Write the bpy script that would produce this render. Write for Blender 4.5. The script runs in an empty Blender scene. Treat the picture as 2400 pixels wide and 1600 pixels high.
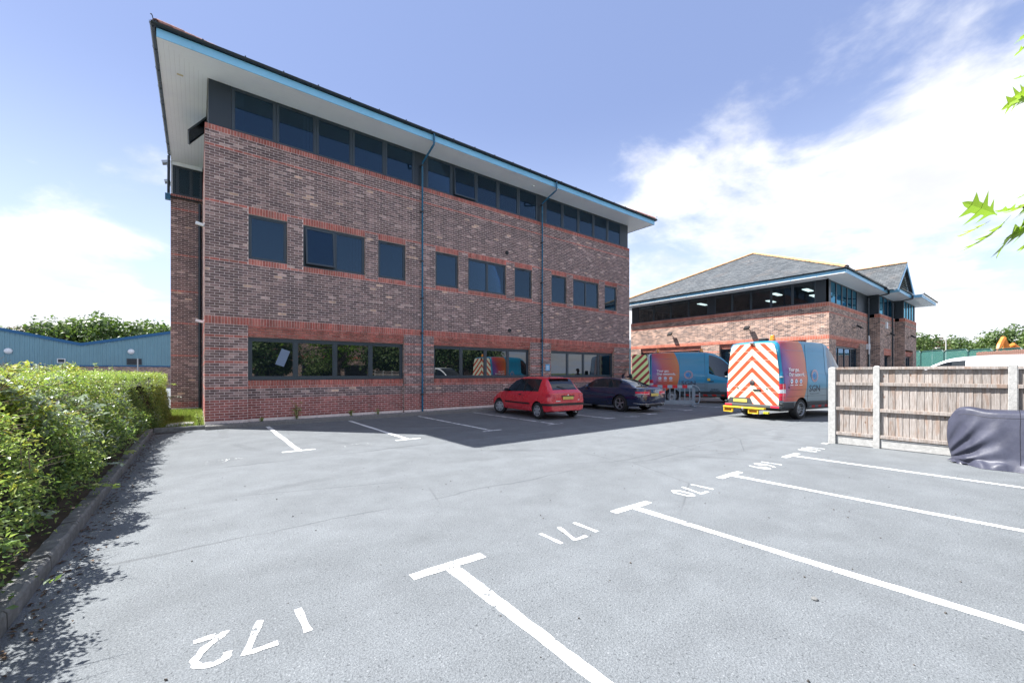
import bpy, bmesh, math, random
import numpy as np
from mathutils import Vector, Matrix, Euler

random.seed(7); RS = np.random.RandomState(11)
S = bpy.context.scene
COL = S.collection
R = math.radians

# ------------------------------------------------------------------ camera
CAMX, CAMY, CAMZ = -0.158, -14.353, 1.55
YAW = 37.5
cd = bpy.data.cameras.new('camera'); cam = bpy.data.objects.new('camera', cd); COL.objects.link(cam)
cam.location = (CAMX, CAMY, CAMZ); cam.rotation_euler = (R(90), 0, R(-YAW))
cd.sensor_width = 36; cd.lens = 14.4; cd.shift_y = 0.0308; cd.clip_end = 3000; cd.clip_start = 0.05
S.camera = cam

# ------------------------------------------------------------------ sun, sky, exposure
LIGHT_DIR = Vector((5.39, -5.94, -9.95)).normalized()
sl = bpy.data.lights.new('sun', 'SUN'); so = bpy.data.objects.new('sun', sl); COL.objects.link(so)
sl.energy = 3.5; sl.angle = R(0.5); sl.color = (1.0, 0.98, 0.95)
so.rotation_euler = LIGHT_DIR.to_track_quat('-Z', 'Y').to_euler(); so.location = (-20, 25, 40)
SUN_EL = math.asin(-LIGHT_DIR.z); SUN_AZ = math.atan2(-LIGHT_DIR.x, -LIGHT_DIR.y)

S.view_settings.view_transform = 'Standard'; S.view_settings.look = 'None'
S.view_settings.exposure = 1.84; S.view_settings.gamma = 1.0; S.view_settings.use_curve_mapping = False
S.cycles.use_denoising = True
S.cycles.max_bounces = 8; S.cycles.transparent_max_bounces = 24

W = bpy.data.worlds.new('World'); S.world = W; W.use_nodes = True
nt = W.node_tree; nt.nodes.clear()
class NT:
    """tiny node helper"""
    def __init__(s, tree): s.t = tree
    def n(s, kind, **kw):
        x = s.t.nodes.new(kind)
        for k, v in kw.items():
            if hasattr(x, k): setattr(x, k, v)
        return x
    def link(s, a, b): s.t.links.new(a, b)
    def put(s, sock, v):
        if hasattr(v, 'links') or isinstance(v, bpy.types.NodeSocket): s.link(v, sock)
        else: sock.default_value = v
    def m(s, op, a, b=None, c=None, clamp=False):
        x = s.n('ShaderNodeMath', operation=op, use_clamp=clamp)
        s.put(x.inputs[0], a)
        if b is not None: s.put(x.inputs[1], b)
        if c is not None: s.put(x.inputs[2], c)
        return x.outputs[0]
    def mix(s, f, a, b, blend='MIX'):
        x = s.n('ShaderNodeMix', data_type='RGBA', blend_type=blend)
        s.put(x.inputs[0], f); s.put(x.inputs[6], a if not isinstance(a, tuple) else (*a[:3], 1)); s.put(x.inputs[7], b if not isinstance(b, tuple) else (*b[:3], 1))
        return x.outputs[2]
    def ramp(s, f, lo, hi, a=0.0, b=1.0, smooth=True):
        x = s.n('ShaderNodeMapRange', interpolation_type='SMOOTHSTEP' if smooth else 'LINEAR')
        s.put(x.inputs[0], f); s.put(x.inputs[1], lo); s.put(x.inputs[2], hi); s.put(x.inputs[3], a); s.put(x.inputs[4], b)
        return x.outputs[0]
    def noise(s, vec, scale, detail=3, rough=.5, dist=0.0):
        x = s.n('ShaderNodeTexNoise'); s.put(x.inputs['Vector'], vec)
        x.inputs['Scale'].default_value = scale; x.inputs['Detail'].default_value = detail
        x.inputs['Roughness'].default_value = rough; x.inputs['Distortion'].default_value = dist
        return x.outputs[0]
    def sep(s, v):
        x = s.n('ShaderNodeSeparateXYZ'); s.put(x.inputs[0], v); return x.outputs
    def comb(s, a, b, c):
        x = s.n('ShaderNodeCombineXYZ'); s.put(x.inputs[0], a); s.put(x.inputs[1], b); s.put(x.inputs[2], c); return x.outputs[0]
    def vm(s, op, a, b=None):
        x = s.n('ShaderNodeVectorMath', operation=op); s.put(x.inputs[0], a)
        if b is not None: s.put(x.inputs[1], b)
        return x
    def coord(s, which='Object'): return s.n('ShaderNodeTexCoord').outputs[which]

w = NT(nt)
sky = w.n('ShaderNodeTexSky'); sky.sky_type = 'NISHITA'; sky.sun_disc = False
sky.sun_elevation = SUN_EL; sky.sun_rotation = SUN_AZ; sky.altitude = 50; sky.air_density = 1.15; sky.dust_density = 0.4; sky.ozone_density = 2.6
D = w.coord('Generated'); dx, dy, dz = w.sep(D)
zc = w.m('MAXIMUM', dz, 0.0)
# cloud layer: noise on a flat deck projected by direction, plus broad banks of cumulus round the horizon
den = w.m('ADD', zc, 0.24)
P = w.comb(w.m('DIVIDE', dx, den), w.m('DIVIDE', dy, den), 0.0)
n1 = w.noise(P, 0.95, 8, .57, .35)
n2 = w.noise(w.vm('ADD', P, (3.1, 7.7, 0)).outputs[0], 3.6, 6, .6, .2)
nn = w.m('ADD', w.m('MULTIPLY', n1, .72), w.m('MULTIPLY', n2, .28))
def dirv(az, el):   # azimuth in degrees clockwise from +Y
    a, e = R(az), R(el); return (math.sin(a) * math.cos(e), math.cos(a) * math.cos(e), math.sin(e))
BANKS = [  # azimuth, elevation, angular radius, weight : cumulus heaps seen in the photo, more all round; unseen high ones added to fill the shade
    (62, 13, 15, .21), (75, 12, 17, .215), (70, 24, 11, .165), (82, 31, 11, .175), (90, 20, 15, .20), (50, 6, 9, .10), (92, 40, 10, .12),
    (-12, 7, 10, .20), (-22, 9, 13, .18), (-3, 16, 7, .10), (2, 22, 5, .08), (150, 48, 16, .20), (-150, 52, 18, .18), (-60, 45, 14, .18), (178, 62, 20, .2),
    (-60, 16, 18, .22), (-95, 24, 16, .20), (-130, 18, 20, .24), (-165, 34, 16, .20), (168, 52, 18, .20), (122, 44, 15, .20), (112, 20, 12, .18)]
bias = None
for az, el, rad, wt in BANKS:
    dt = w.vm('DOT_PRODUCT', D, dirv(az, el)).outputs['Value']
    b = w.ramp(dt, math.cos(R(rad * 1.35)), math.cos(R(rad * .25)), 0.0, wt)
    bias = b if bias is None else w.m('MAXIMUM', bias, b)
hz = w.ramp(dz, 0.0, 0.22, 0.13, 0.0)
dens = w.m('ADD', w.m('ADD', nn, bias), hz)
cl = w.ramp(dens, .605, .745, 0, .95)
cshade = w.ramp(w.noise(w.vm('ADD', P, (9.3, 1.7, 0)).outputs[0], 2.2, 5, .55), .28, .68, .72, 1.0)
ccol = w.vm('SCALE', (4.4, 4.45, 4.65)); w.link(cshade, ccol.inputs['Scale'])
skyc = w.mix(1.0, sky.outputs[0], (.66, .60, .63), 'MULTIPLY')
hazew = w.ramp(dz, 0.0, 0.55, .75, 0.0)
skyc = w.mix(.7, skyc, (1.22, 1.60, 2.85))
skyh = w.mix(hazew, skyc, (3.6, 4.3, 5.6))
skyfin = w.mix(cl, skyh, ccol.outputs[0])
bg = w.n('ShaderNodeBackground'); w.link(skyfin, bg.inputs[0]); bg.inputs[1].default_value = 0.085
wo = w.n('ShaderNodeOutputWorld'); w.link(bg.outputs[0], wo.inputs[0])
W.cycles_visibility.camera = True

# ------------------------------------------------------------------ object helpers
def tag(o, label=None, cat=None, group=None, kind=None):
    if label: o['label'] = label
    if cat: o['category'] = cat
    if group: o['group'] = group
    if kind: o['kind'] = kind
    return o
def emp(name, loc=(0, 0, 0), rz=0.0, label=None, cat=None, group=None, kind=None, parent=None):
    o = bpy.data.objects.new(name, None); COL.objects.link(o); o.location = loc; o.rotation_euler = (0, 0, rz); o.empty_display_size = .2
    if parent: o.parent = parent
    return tag(o, label, cat, group, kind)
def link(name, me, parent=None, loc=(0, 0, 0), rot=(0, 0, 0)):
    o = bpy.data.objects.new(name, me); COL.objects.link(o); o.location = loc; o.rotation_euler = rot
    if parent: o.parent = parent
    return o
def copy_tree(o, parent=None):
    c = o.copy(); COL.objects.link(c); c.parent = parent
    for ch in list(o.children): copy_tree(ch, c)
    return c
class MB:
    """collects shapes and links them as one mesh object"""
    def __init__(s): s.v = []; s.f = []; s.uv = None
    def add(s, vs, fs):
        k = len(s.v); s.v += [tuple(p) for p in vs]; s.f += [tuple(i + k for i in f) for f in fs]; return s
    def box(s, x0, y0, z0, x1, y1, z1):
        vs = [(x, y, z) for z in (z0, z1) for y in (y0, y1) for x in (x0, x1)]
        return s.add(vs, [(0, 2, 3, 1), (4, 5, 7, 6), (0, 1, 5, 4), (2, 6, 7, 3), (0, 4, 6, 2), (1, 3, 7, 5)])
    def cbox(s, c, size, M=None):
        hx, hy, hz_ = size[0] / 2, size[1] / 2, size[2] / 2
        vs = [Vector((x, y, z)) for z in (-hz_, hz_) for y in (-hy, hy) for x in (-hx, hx)]
        if M is not None: vs = [M @ p for p in vs]
        vs = [p + Vector(c) for p in vs]
        return s.add(vs, [(0, 2, 3, 1), (4, 5, 7, 6), (0, 1, 5, 4), (2, 6, 7, 3), (0, 4, 6, 2), (1, 3, 7, 5)])
    def tube(s, pts, r, n=8, cap=True):
        pts = [Vector(p) for p in pts]; rs = r if isinstance(r, (list, tuple)) else [r] * len(pts)
        k = len(s.v); prev = None
        for i, p in enumerate(pts):
            t = (pts[min(i + 1, len(pts) - 1)] - pts[max(i - 1, 0)])
            t = t.normalized() if t.length > 1e-9 else Vector((0, 0, 1))
            if prev is None:
                a = Vector((0, 0, 1)) if abs(t.z) < .9 else Vector((1, 0, 0)); u_ = t.cross(a).normalized()
            else:
                u_ = prev - t * prev.dot(t); u_ = u_.normalized() if u_.length > 1e-6 else t.orthogonal().normalized()
            prev = u_; v_ = t.cross(u_)
            for j in range(n):
                an = 2 * math.pi * j / n; s.v.append(tuple(p + (u_ * math.cos(an) + v_ * math.sin(an)) * rs[i]))
        for i in range(len(pts) - 1):
            for j in range(n):
                a = k + i * n + j; b = k + i * n + (j + 1) % n; s.f.append((a, b, b + n, a + n))
        if cap: s.f.append(tuple(k + j for j in range(n))[::-1]); s.f.append(tuple(k + (len(pts) - 1) * n + j for j in range(n)))
        return s
    def lathe(s, prof, n=24, axis='z', M=None, c=(0, 0, 0), close=False):
        k = len(s.v); m = len(prof)
        for j in range(n):
            an = 2 * math.pi * j / n; ca, sa = math.cos(an), math.sin(an)
            for r, h in prof:
                p = {'z': Vector((r * ca, r * sa, h)), 'x': Vector((h, r * ca, r * sa)), 'y': Vector((r * ca, h, r * sa))}[axis]
                if M is not None: p = M @ p
                s.v.append(tuple(p + Vector(c)))
        for j in range(n):
            for i in range(m if close else m - 1):
                a = k + j * m + i; b = k + j * m + (i + 1) % m; c2 = k + ((j + 1) % n) * m + i; d2 = k + ((j + 1) % n) * m + (i + 1) % m
                s.f.append((a, c2, d2, b))
        return s
    def prism(s, poly, axis, a, b):
        """extrude 2d polygon: axis 'y' -> (x,z), 'x' -> (y,z), 'z' -> (x,y)"""
        n = len(poly); f = {'y': lambda p, h: (p[0], h, p[1]), 'x': lambda p, h: (h, p[0], p[1]), 'z': lambda p, h: (p[0], p[1], h)}[axis]
        vs = [f(p, a) for p in poly] + [f(p, b) for p in poly]
        fs = [tuple(range(n))[::-1], tuple(range(n, 2 * n))] + [(i, (i + 1) % n, n + (i + 1) % n, n + i) for i in range(n)]
        return s.add(vs, fs)
    def frame(s, x0, z0, x1, z1, t, y0, y1):
        """rectangular frame in the xz plane"""
        s.box(x0, y0, z0, x1, y1, z0 + t); s.box(x0, y0, z1 - t, x1, y1, z1)
        s.box(x0, y0, z0 + t, x0 + t, y1, z1 - t); s.box(x1 - t, y0, z0 + t, x1, y1, z1 - t); return s
    def mesh(s, name, mat=None, smooth=False, sharp=None, fix=True):
        me = bpy.data.meshes.new(name); me.from_pydata(s.v, [], s.f)
        if mat: me.materials.append(mat)
        if fix:
            bm = bmesh.new(); bm.from_mesh(me); bmesh.ops.recalc_face_normals(bm, faces=bm.faces); bm.to_mesh(me); bm.free()
        if smooth: smooth_mesh(me, sharp)
        return me
    def build(s, name, mat=None, parent=None, smooth=False, sharp=None, loc=(0, 0, 0), rot=(0, 0, 0), bevel=0):
        me = s.mesh(name, mat, smooth, sharp)
        if bevel:
            bm = bmesh.new(); bm.from_mesh(me)
            bmesh.ops.bevel(bm, geom=[e for e in bm.edges if e.calc_face_angle(0) > .5], offset=bevel, segments=1, affect='EDGES', profile=.5)
            bm.to_mesh(me); bm.free()
        return link(name, me, parent, loc, rot)
def smooth_mesh(me, sharp=None):
    bm = bmesh.new(); bm.from_mesh(me)
    sh = R(40) if sharp is None else sharp
    for f in bm.faces: f.smooth = True
    for e in bm.edges:
        if e.calc_face_angle(0) > sh: e.smooth = False
    bm.to_mesh(me); bm.free()
def wall_uv(me):
    """uv in metres from world-ish coordinates, so brick texture runs on every vertical face"""
    uv = me.uv_layers.new(name='UVMap')
    for p in me.polygons:
        n = p.normal
        for li in p.loop_indices:
            c = me.vertices[me.loops[li].vertex_index].co
            if abs(n.z) > .7: uv.data[li].uv = (c.x, c.y)
            elif abs(n.x) > abs(n.y): uv.data[li].uv = (c.y, c.z)
            else: uv.data[li].uv = (c.x, c.z)

# ------------------------------------------------------------------ materials
def mat(name, col, rough=.6, metal=0.0, var=0.0, scale=6.0, detail=4, bump=0.0, bscale=60.0, spec=.5, coat=0.0, ior=None, attr=None, hue=None):
    m = bpy.data.materials.new(name); m.use_nodes = True; t = NT(m.node_tree)
    b = m.node_tree.nodes['Principled BSDF']
    b.inputs['Roughness'].default_value = rough; b.inputs['Metallic'].default_value = metal
    b.inputs['Specular IOR Level'].default_value = spec; b.inputs['Coat Weight'].default_value = coat; b.inputs['Coat Roughness'].default_value = .06
    if ior: b.inputs['IOR'].default_value = ior
    oc = t.coord('Object')
    c = (*col, 1)
    if var:
        f = t.ramp(t.noise(oc, scale, detail, .62), .25, .75, 0, 1, False)
        lo = tuple(max(0, x * (1 - var)) for x in col); hi = tuple(min(1, x * (1 + var)) for x in (hue or col))
        s = t.mix(f, lo, hi); t.link(s, b.inputs['Base Color'])
        rr = t.m('ADD', t.m('MULTIPLY', t.m('SUBTRACT', f, .5), .18), rough, clamp=True); t.link(rr, b.inputs['Roughness'])
    else: b.inputs['Base Color'].default_value = c
    if bump:
        bn = t.n('ShaderNodeBump'); bn.inputs['Strength'].default_value = bump; bn.inputs['Distance'].default_value = .01
        t.link(t.noise(oc, bscale, 4, .6), bn.inputs['Height']); t.link(bn.outputs[0], b.inputs['Normal'])
    return m
def pbsdf(m): return m.node_tree.nodes['Principled BSDF']

def glass_mat(name, tint=(.012, .022, .034), ior=1.9, transp=0.0, rough=.012, refl=(.92, .96, 1)):
    m = bpy.data.materials.new(name); m.use_nodes = True; t = NT(m.node_tree); m.node_tree.nodes.clear()
    fr = t.n('ShaderNodeFresnel'); fr.inputs[0].default_value = ior
    g = t.n('ShaderNodeBsdfGlossy'); g.inputs[0].default_value = (*refl, 1); g.inputs[1].default_value = rough
    bn = t.n('ShaderNodeBump'); bn.inputs['Strength'].default_value = .012; bn.inputs['Distance'].default_value = .05
    t.link(t.noise(t.coord('Object'), 1.4, 2), bn.inputs['Height']); t.link(bn.outputs[0], g.inputs['Normal'])
    d = t.n('ShaderNodeBsdfDiffuse'); d.inputs[0].default_value = (*tint, 1)
    base = d.outputs[0]
    if transp:
        tr = t.n('ShaderNodeBsdfTransparent'); tr.inputs[0].default_value = (.62, .72, .76, 1)
        mx = t.n('ShaderNodeMixShader'); mx.inputs[0].default_value = transp; t.link(d.outputs[0], mx.inputs[1]); t.link(tr.outputs[0], mx.inputs[2]); base = mx.outputs[0]
    o = t.n('ShaderNodeMixShader'); t.link(fr.outputs[0], o.inputs[0]); t.link(base, o.inputs[1]); t.link(g.outputs[0], o.inputs[2])
    t.link(o.outputs[0], t.n('ShaderNodeOutputMaterial').inputs[0]); return m

def brick_attr_mat(name):
    """brick faces: colour of each brick from its own attribute, fine grain and pale drag marks from noise"""
    m = bpy.data.materials.new(name); m.use_nodes = True; t = NT(m.node_tree); b = m.node_tree.nodes['Principled BSDF']
    a = t.n('ShaderNodeAttribute'); a.attribute_name = 'brick_colour'
    oc = t.n('ShaderNodeNewGeometry').outputs['Position']
    f = t.ramp(t.noise(oc, 38, 4, .65), .42, .72, 0, .55)
    col = t.mix(f, a.outputs['Color'], t.mix(.5, a.outputs['Color'], (.48, .34, .33)))
    f2 = t.ramp(t.noise(oc, 9, 3, .6), .3, .75, .78, 1.16)
    sc = t.vm('SCALE', col); t.link(f2, sc.inputs['Scale'])
    # rain-washed grime: broad soft blotches over the whole wall
    f3 = t.ramp(t.noise(oc, .55, 4, .6), .3, .7, .90, 1.16)
    mps = t.n('ShaderNodeMapping'); t.link(oc, mps.inputs[0]); mps.inputs['Scale'].default_value = (2.2, 2.2, .18)
    f4 = t.ramp(t.noise(mps.outputs[0], 1.6, 4, .6), .32, .62, .80, 1.04)
    sc2 = t.vm('SCALE', sc.outputs[0]); t.link(t.m('MULTIPLY', f3, f4), sc2.inputs['Scale'])
    t.link(sc2.outputs[0], b.inputs['Base Color']); b.inputs['Roughness'].default_value = .88; b.inputs['Specular IOR Level'].default_value = .25
    bn = t.n('ShaderNodeBump'); bn.inputs['Strength'].default_value = .5; bn.inputs['Distance'].default_value = .004
    t.link(t.noise(oc, 90, 4, .6), bn.inputs['Height']); t.link(bn.outputs[0], b.inputs['Normal'])
    return m

def brick_tex_mat(name, c1, c2, mortar, bw=.225, rh=.075, soldier=False):
    m = bpy.data.materials.new(name); m.use_nodes = True; t = NT(m.node_tree); b = m.node_tree.nodes['Principled BSDF']
    uv = t.n('ShaderNodeUVMap'); uv.uv_map = 'UVMap'
    br = t.n('ShaderNodeTexBrick'); t.link(uv.outputs[0], br.inputs['Vector'])
    br.inputs['Scale'].default_value = 1.0; br.inputs['Brick Width'].default_value = bw; br.inputs['Row Height'].default_value = rh
    br.inputs['Mortar Size'].default_value = .007; br.inputs['Mortar Smooth'].default_value = .3; br.inputs['Bias'].default_value = -.1
    if soldier: br.offset = 0.0
    br.inputs['Color1'].default_value = (*c1, 1); br.inputs['Color2'].default_value = (*c2, 1); br.inputs['Mortar'].default_value = (*mortar, 1)
    oc = t.n('ShaderNodeNewGeometry').outputs['Position']
    sc = t.vm('SCALE', br.outputs[0]); t.link(t.ramp(t.noise(oc, 2.5, 6, .7), .25, .75, .72, 1.25), sc.inputs['Scale'])
    t.link(sc.outputs[0], b.inputs['Base Color']); b.inputs['Roughness'].default_value = .9; b.inputs['Specular IOR Level'].default_value = .2
    bn = t.n('ShaderNodeBump'); bn.inputs['Strength'].default_value = .6; bn.inputs['Distance'].default_value = .008; bn.invert = True
    t.link(br.outputs['Fac'], bn.inputs['Height']); t.link(bn.outputs[0], b.inputs['Normal'])
    return m

def leaf_mat(name, lo, hi, tip=None, rough=.45, trans=.35):
    m = bpy.data.materials.new(name); m.use_nodes = True; t = NT(m.node_tree); b = m.node_tree.nodes['Principled BSDF']
    a = t.n('ShaderNodeAttribute'); a.attribute_name = 'leaf_tone'
    c = t.mix(a.outputs['Fac'], lo, hi)
    if tip:
        c = t.mix(t.ramp(a.outputs['Fac'], .72, 1.0), c, tip)
    t.link(c, b.inputs['Base Color']); b.inputs['Roughness'].default_value = rough; b.inputs['Specular IOR Level'].default_value = .4
    tl = t.n('ShaderNodeBsdfTranslucent'); t.link(t.mix(.5, c, (.25, .42, .04)), tl.inputs[0])
    mx = t.n('ShaderNodeMixShader'); mx.inputs[0].default_value = trans
    t.link(b.outputs[0], mx.inputs[1]); t.link(tl.outputs[0], mx.inputs[2])
    t.link(mx.outputs[0], m.node_tree.nodes['Material Output'].inputs[0]); return m

def asphalt_mat():
    m = bpy.data.materials.new('tarmac'); m.use_nodes = True; t = NT(m.node_tree); b = m.node_tree.nodes['Principled BSDF']
    oc = t.n('ShaderNodeNewGeometry').outputs['Position']
    vo = t.n('ShaderNodeTexVoronoi'); vo.inputs['Scale'].default_value = 130; t.link(oc, vo.inputs['Vector'])
    g = t.ramp(t.noise(oc, 85, 3, .7), .30, .72, 0, 1, False)
    base = t.mix(g, (.102, .112, .119), (.238, .255, .266))
    base = t.mix(t.ramp(vo.outputs['Color'], .80, .99, 0, .38), base, (.44, .45, .46))
    pits = t.ramp(t.noise(oc, 47, 2, .5), .30, .38, .55, 0)
    base = t.mix(pits, base, (.03, .034, .038))
    mid = t.ramp(t.noise(oc, 2.2, 5, .62), .3, .72, .90, 1.07)
    # traffic wear in the aisle: broad patches stretched along the drive
    mp = t.n('ShaderNodeMapping'); t.link(oc, mp.inputs[0]); mp.inputs['Scale'].default_value = (.16, .75, 1)
    big = t.ramp(t.noise(mp.outputs[0], .9, 5, .6), .3, .7, .92, 1.05)
    sc = t.vm('SCALE', base); t.link(t.m('MULTIPLY', mid, big), sc.inputs['Scale'])
    c = sc.outputs[0]
    # oil and tyre stains
    st = t.ramp(t.noise(t.vm('ADD', oc, (13, 5, 0)).outputs[0], .8, 6, .72, .6), .63, .80, 0, .34)
    c = t.mix(st, c, (.055, .058, .06))
    # hairline cracks
    v2 = t.n('ShaderNodeTexVoronoi'); v2.feature = 'DISTANCE_TO_EDGE'; v2.inputs['Scale'].default_value = .33
    t.link(t.vm('ADD', oc, t.vm('SCALE', t.n('ShaderNodeTexNoise').outputs['Color']).outputs[0]).outputs[0], v2.inputs['Vector'])
    ck = t.ramp(v2.outputs['Distance'], 0.0, .006, .35, 0)
    ck = t.m('MULTIPLY', ck, t.ramp(t.noise(oc, .25, 2), .5, .6))
    c = t.mix(ck, c, (.035, .037, .04))
    # laying joints along the drive: thin dark wavering seams, and slightly different tone of the two lays
    px_, py_, pz_ = t.sep(oc)
    wv = t.m('MULTIPLY', t.m('SUBTRACT', t.noise(oc, .9, 4, .6), .5), .35)
    for y0_, w_, amt in ((-6.15, .022, .42), (-9.75, .014, .38)):
        sd = t.m('ABSOLUTE', t.m('SUBTRACT', t.m('ADD', py_, wv), y0_)); k_ = t.ramp(sd, w_ * .4, w_ * 2.2, amt, 0)
        k_ = t.m('MULTIPLY', k_, t.ramp(t.noise(t.vm('ADD', oc, (y0_, 0, 0)).outputs[0], .7, 3), .40, .58)); c = t.mix(k_, c, (.05, .053, .056))
    lay = t.ramp(t.m('ADD', py_, wv), -6.25, -6.05, 1.0, .92); sl_c = t.vm('SCALE', c); t.link(lay, sl_c.inputs['Scale']); c = sl_c.outputs[0]
    # faint rubber tracks of turning cars
    for cx_, cy_, rad_ in ((9.0, -2.0, 7.2), (9.0, -2.0, 8.65), (2.0, -14.5, 6.6)):
        dd_ = t.m('SQRT', t.m('ADD', t.m('POWER', t.m('SUBTRACT', px_, cx_), 2.0), t.m('POWER', t.m('SUBTRACT', py_, cy_), 2.0)))
        tr_ = t.ramp(t.m('ABSOLUTE', t.m('SUBTRACT', dd_, rad_)), .05, .14, .16, 0); c = t.mix(t.m('MULTIPLY', tr_, t.ramp(t.noise(oc, .5, 3), .4, .62)), c, (.045, .047, .05))
    t.link(c, b.inputs['Base Color']); b.inputs['Roughness'].default_value = .86; b.inputs['Specular IOR Level'].default_value = .3
    bn = t.n('ShaderNodeBump'); bn.inputs['Strength'].default_value = .55; bn.inputs['Distance'].default_value = .006
    t.link(t.m('ADD', g, t.m('MULTIPLY', vo.outputs['Distance'], .8)), bn.inputs['Height']); t.link(bn.outputs[0], b.inputs['Normal'])
    return m

def paint_mat(name, wear, col=(.80, .81, .80)):
    """road paint, chipped away where the noise says"""
    m = bpy.data.materials.new(name); m.use_nodes = True; t = NT(m.node_tree); b = m.node_tree.nodes['Principled BSDF']
    oc = t.n('ShaderNodeNewGeometry').outputs['Position']
    n = t.m('ADD', t.m('MULTIPLY', t.noise(oc, 26, 4, .7), .6), t.m('MULTIPLY', t.noise(oc, 3.2, 3, .6), .4))
    a = t.ramp(n, wear - .03, wear + .04)
    g = t.ramp(t.noise(oc, 90, 3, .7), .3, .7, .86, 1.0)
    sc = t.vm('SCALE', (*col,)); t.link(g, sc.inputs['Scale'])
    t.link(sc.outputs[0], b.inputs['Base Color']); b.inputs['Roughness'].default_value = .7
    t.link(a, b.inputs['Alpha']); return m
# ================================================================== the setting
M_TAR = asphalt_mat()
M_KERB = mat('kerb_concrete', (.17, .17, .165), .9, var=.45, scale=9, bump=.6, bscale=45)
M_SOIL = mat('soil', (.075, .055, .04), .95, var=.5, scale=5, bump=.9, bscale=22)
M_GRASSG = mat('grass_ground', (.10, .12, .04), .95, var=.5, scale=2.5, bump=.5, bscale=20)
M_GRAVEL = mat('gravel_fines', (.22, .21, .20), .95, var=.5, scale=60, bump=1.0, bscale=70)
M_PAINT = paint_mat('line_paint', .415)
M_PAINTW = paint_mat('line_paint_worn', .47)
M_PAINTVW = paint_mat('line_paint_ghost', .555)
M_FRAME = mat('window_frame_anthracite', (.038, .053, .066), .38, var=.12, scale=3)
M_PANEL = mat('panel_anthracite', (.022, .031, .040), .42, var=.12, scale=2)
M_GLASS = glass_mat('office_glass', (.008, .024, .042), ior=1.64, refl=(.58, .80, 1.0), transp=.55)
M_GLASSG = glass_mat('office_glass_ground_floor', (.006, .010, .013), ior=2.0)
M_GLASST = glass_mat('office_glass_clear', (.01, .018, .025), ior=1.62, transp=.85)
M_WHITE = mat('soffit_white', (.90, .95, 1.0), .5, var=.04, scale=1.6)
M_FASCIA = mat('fascia_white_skylit', (.24, .54, .76), .35, var=.08, scale=1.2)  # white boards, with the blue of sky light put into their colour
M_GUTTER = mat('gutter_navy_plastic', (.016, .025, .034), .3, var=.2, scale=3)
M_PIPE = mat('pipe_navy_sky_tinted', (.020, .12, .22), .25, var=.2, scale=1.2)  # dark plastic, blue of the reflected sky put into its colour
M_BRICK = brick_attr_mat('brick_faces')
M_MORTAR = mat('mortar', (.79, .67, .625), .95, var=.2, scale=14, bump=.4, bscale=80)
M_BT = brick_tex_mat('brickwork_far', (.15, .105, .09), (.56, .36, .27), (.70, .59, .53))
M_BTRED = brick_tex_mat('brickwork_red_far', (.50, .15, .09), (.42, .12, .08), (.62, .50, .47))
M_SOLD = brick_tex_mat('brick_soldier_far', (.55, .17, .10), (.46, .13, .08), (.64, .52, .48), bw=.075, rh=.6, soldier=True)
M_BLACK = mat('black_plastic', (.012, .012, .013), .45)
M_STEEL = mat('galvanised_steel', (.42, .44, .45), .38, metal=.8, var=.15, scale=12)

g = MB().add([(-900, -900, -.06), (900, -900, -.06), (900, 900, -.06), (-900, 900, -.06)], [(0, 1, 2, 3)]).build('ground', M_GRASSG); tag(g, kind='structure')
g = MB().add([(-1.07, -45, 0), (75, -45, 0), (75, 70, 0), (-1.07, 70, 0)], [(0, 1, 2, 3)]).build('car_park', M_TAR); tag(g, kind='structure')
g = MB().add([(-70, -50, -.004), (-6.6, -50, -.004), (-6.6, 6.6, -.004), (-1.07, 6.6, -.004), (-1.07, 70, -.004), (-70, 70, -.004)], [(0, 1, 2, 3, 4, 5)]).build('yard', M_TAR); tag(g, kind='structure')
# planting bed left of the car park, gently mounded
b = MB(); nx, ny = 14, 60
for j in range(ny + 1):
    for i in range(nx + 1):
        x = -1.19 - 5.5 * i / nx; y = -22 + 28.4 * j / ny
        b.v.append((x, y, .085 + (.05 * math.sin(x * 3.1 + y * 1.7) + .05 * random.random()) * min(1, i * .5)))
for j in range(ny):
    for i in range(nx):
        a = j * (nx + 1) + i; b.f.append((a, a + 1, a + nx + 2, a + nx + 1))
tag(b.build('planting_bed', M_SOIL, smooth=True), kind='structure')
tag(MB().box(-1.07, -.12, -.05, 0, 6.5, .085).build('lawn_strip', M_GRASSG), kind='structure')
tag(MB().box(0, -.46, -.05, 26, .14, .10).build('gravel_strip', M_GRAVEL), kind='structure')

# kerb stones, each one an object under its kerb
def kerb(name, p0, p1, n, face_out):
    root = emp(name, kind='structure')
    p0, p1 = Vector(p0), Vector(p1); d = (p1 - p0); L = d.length / n; d.normalize(); ang = math.atan2(d.y, d.x)
    poly = [(0, -.12), (.125, -.12), (.125, .112), (.02, .118), (.004, .10), (0, .06)]
    if face_out < 0: poly = [(-x, z) for x, z in poly]
    mb = MB().prism(poly, 'x', .004, L - .004); me = mb.mesh('kerb_stone', M_KERB)
    bm = bmesh.new(); bm.from_mesh(me); bmesh.ops.subdivide_edges(bm, edges=[e for e in bm.edges if e.calc_length() > .4], cuts=6, use_grid_fill=True)
    for v in bm.verts: v.co.z += .004 * math.sin(v.co.x * 19); v.co.y += .003 * math.sin(v.co.x * 27 + v.co.z * 30)
    bm.to_mesh(me); bm.free()
    for i in range(n):
        p = p0 + d * (L * i)
        link('kerb_stone', me, root, (p.x, p.y, random.uniform(-.006, .006)), (random.uniform(-.012, .012), 0, ang + random.uniform(-.004, .004)))
kerb('planting_bed_kerb', (-1.07, -15.2), (-1.07, -.22), 16, 1)
kerb('building_kerb', (-1.07, -.22), (0, -.26), 1, 1)
kerb('building_kerb', (0, -.26), (24.5, -.50), 27, 1)

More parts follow.
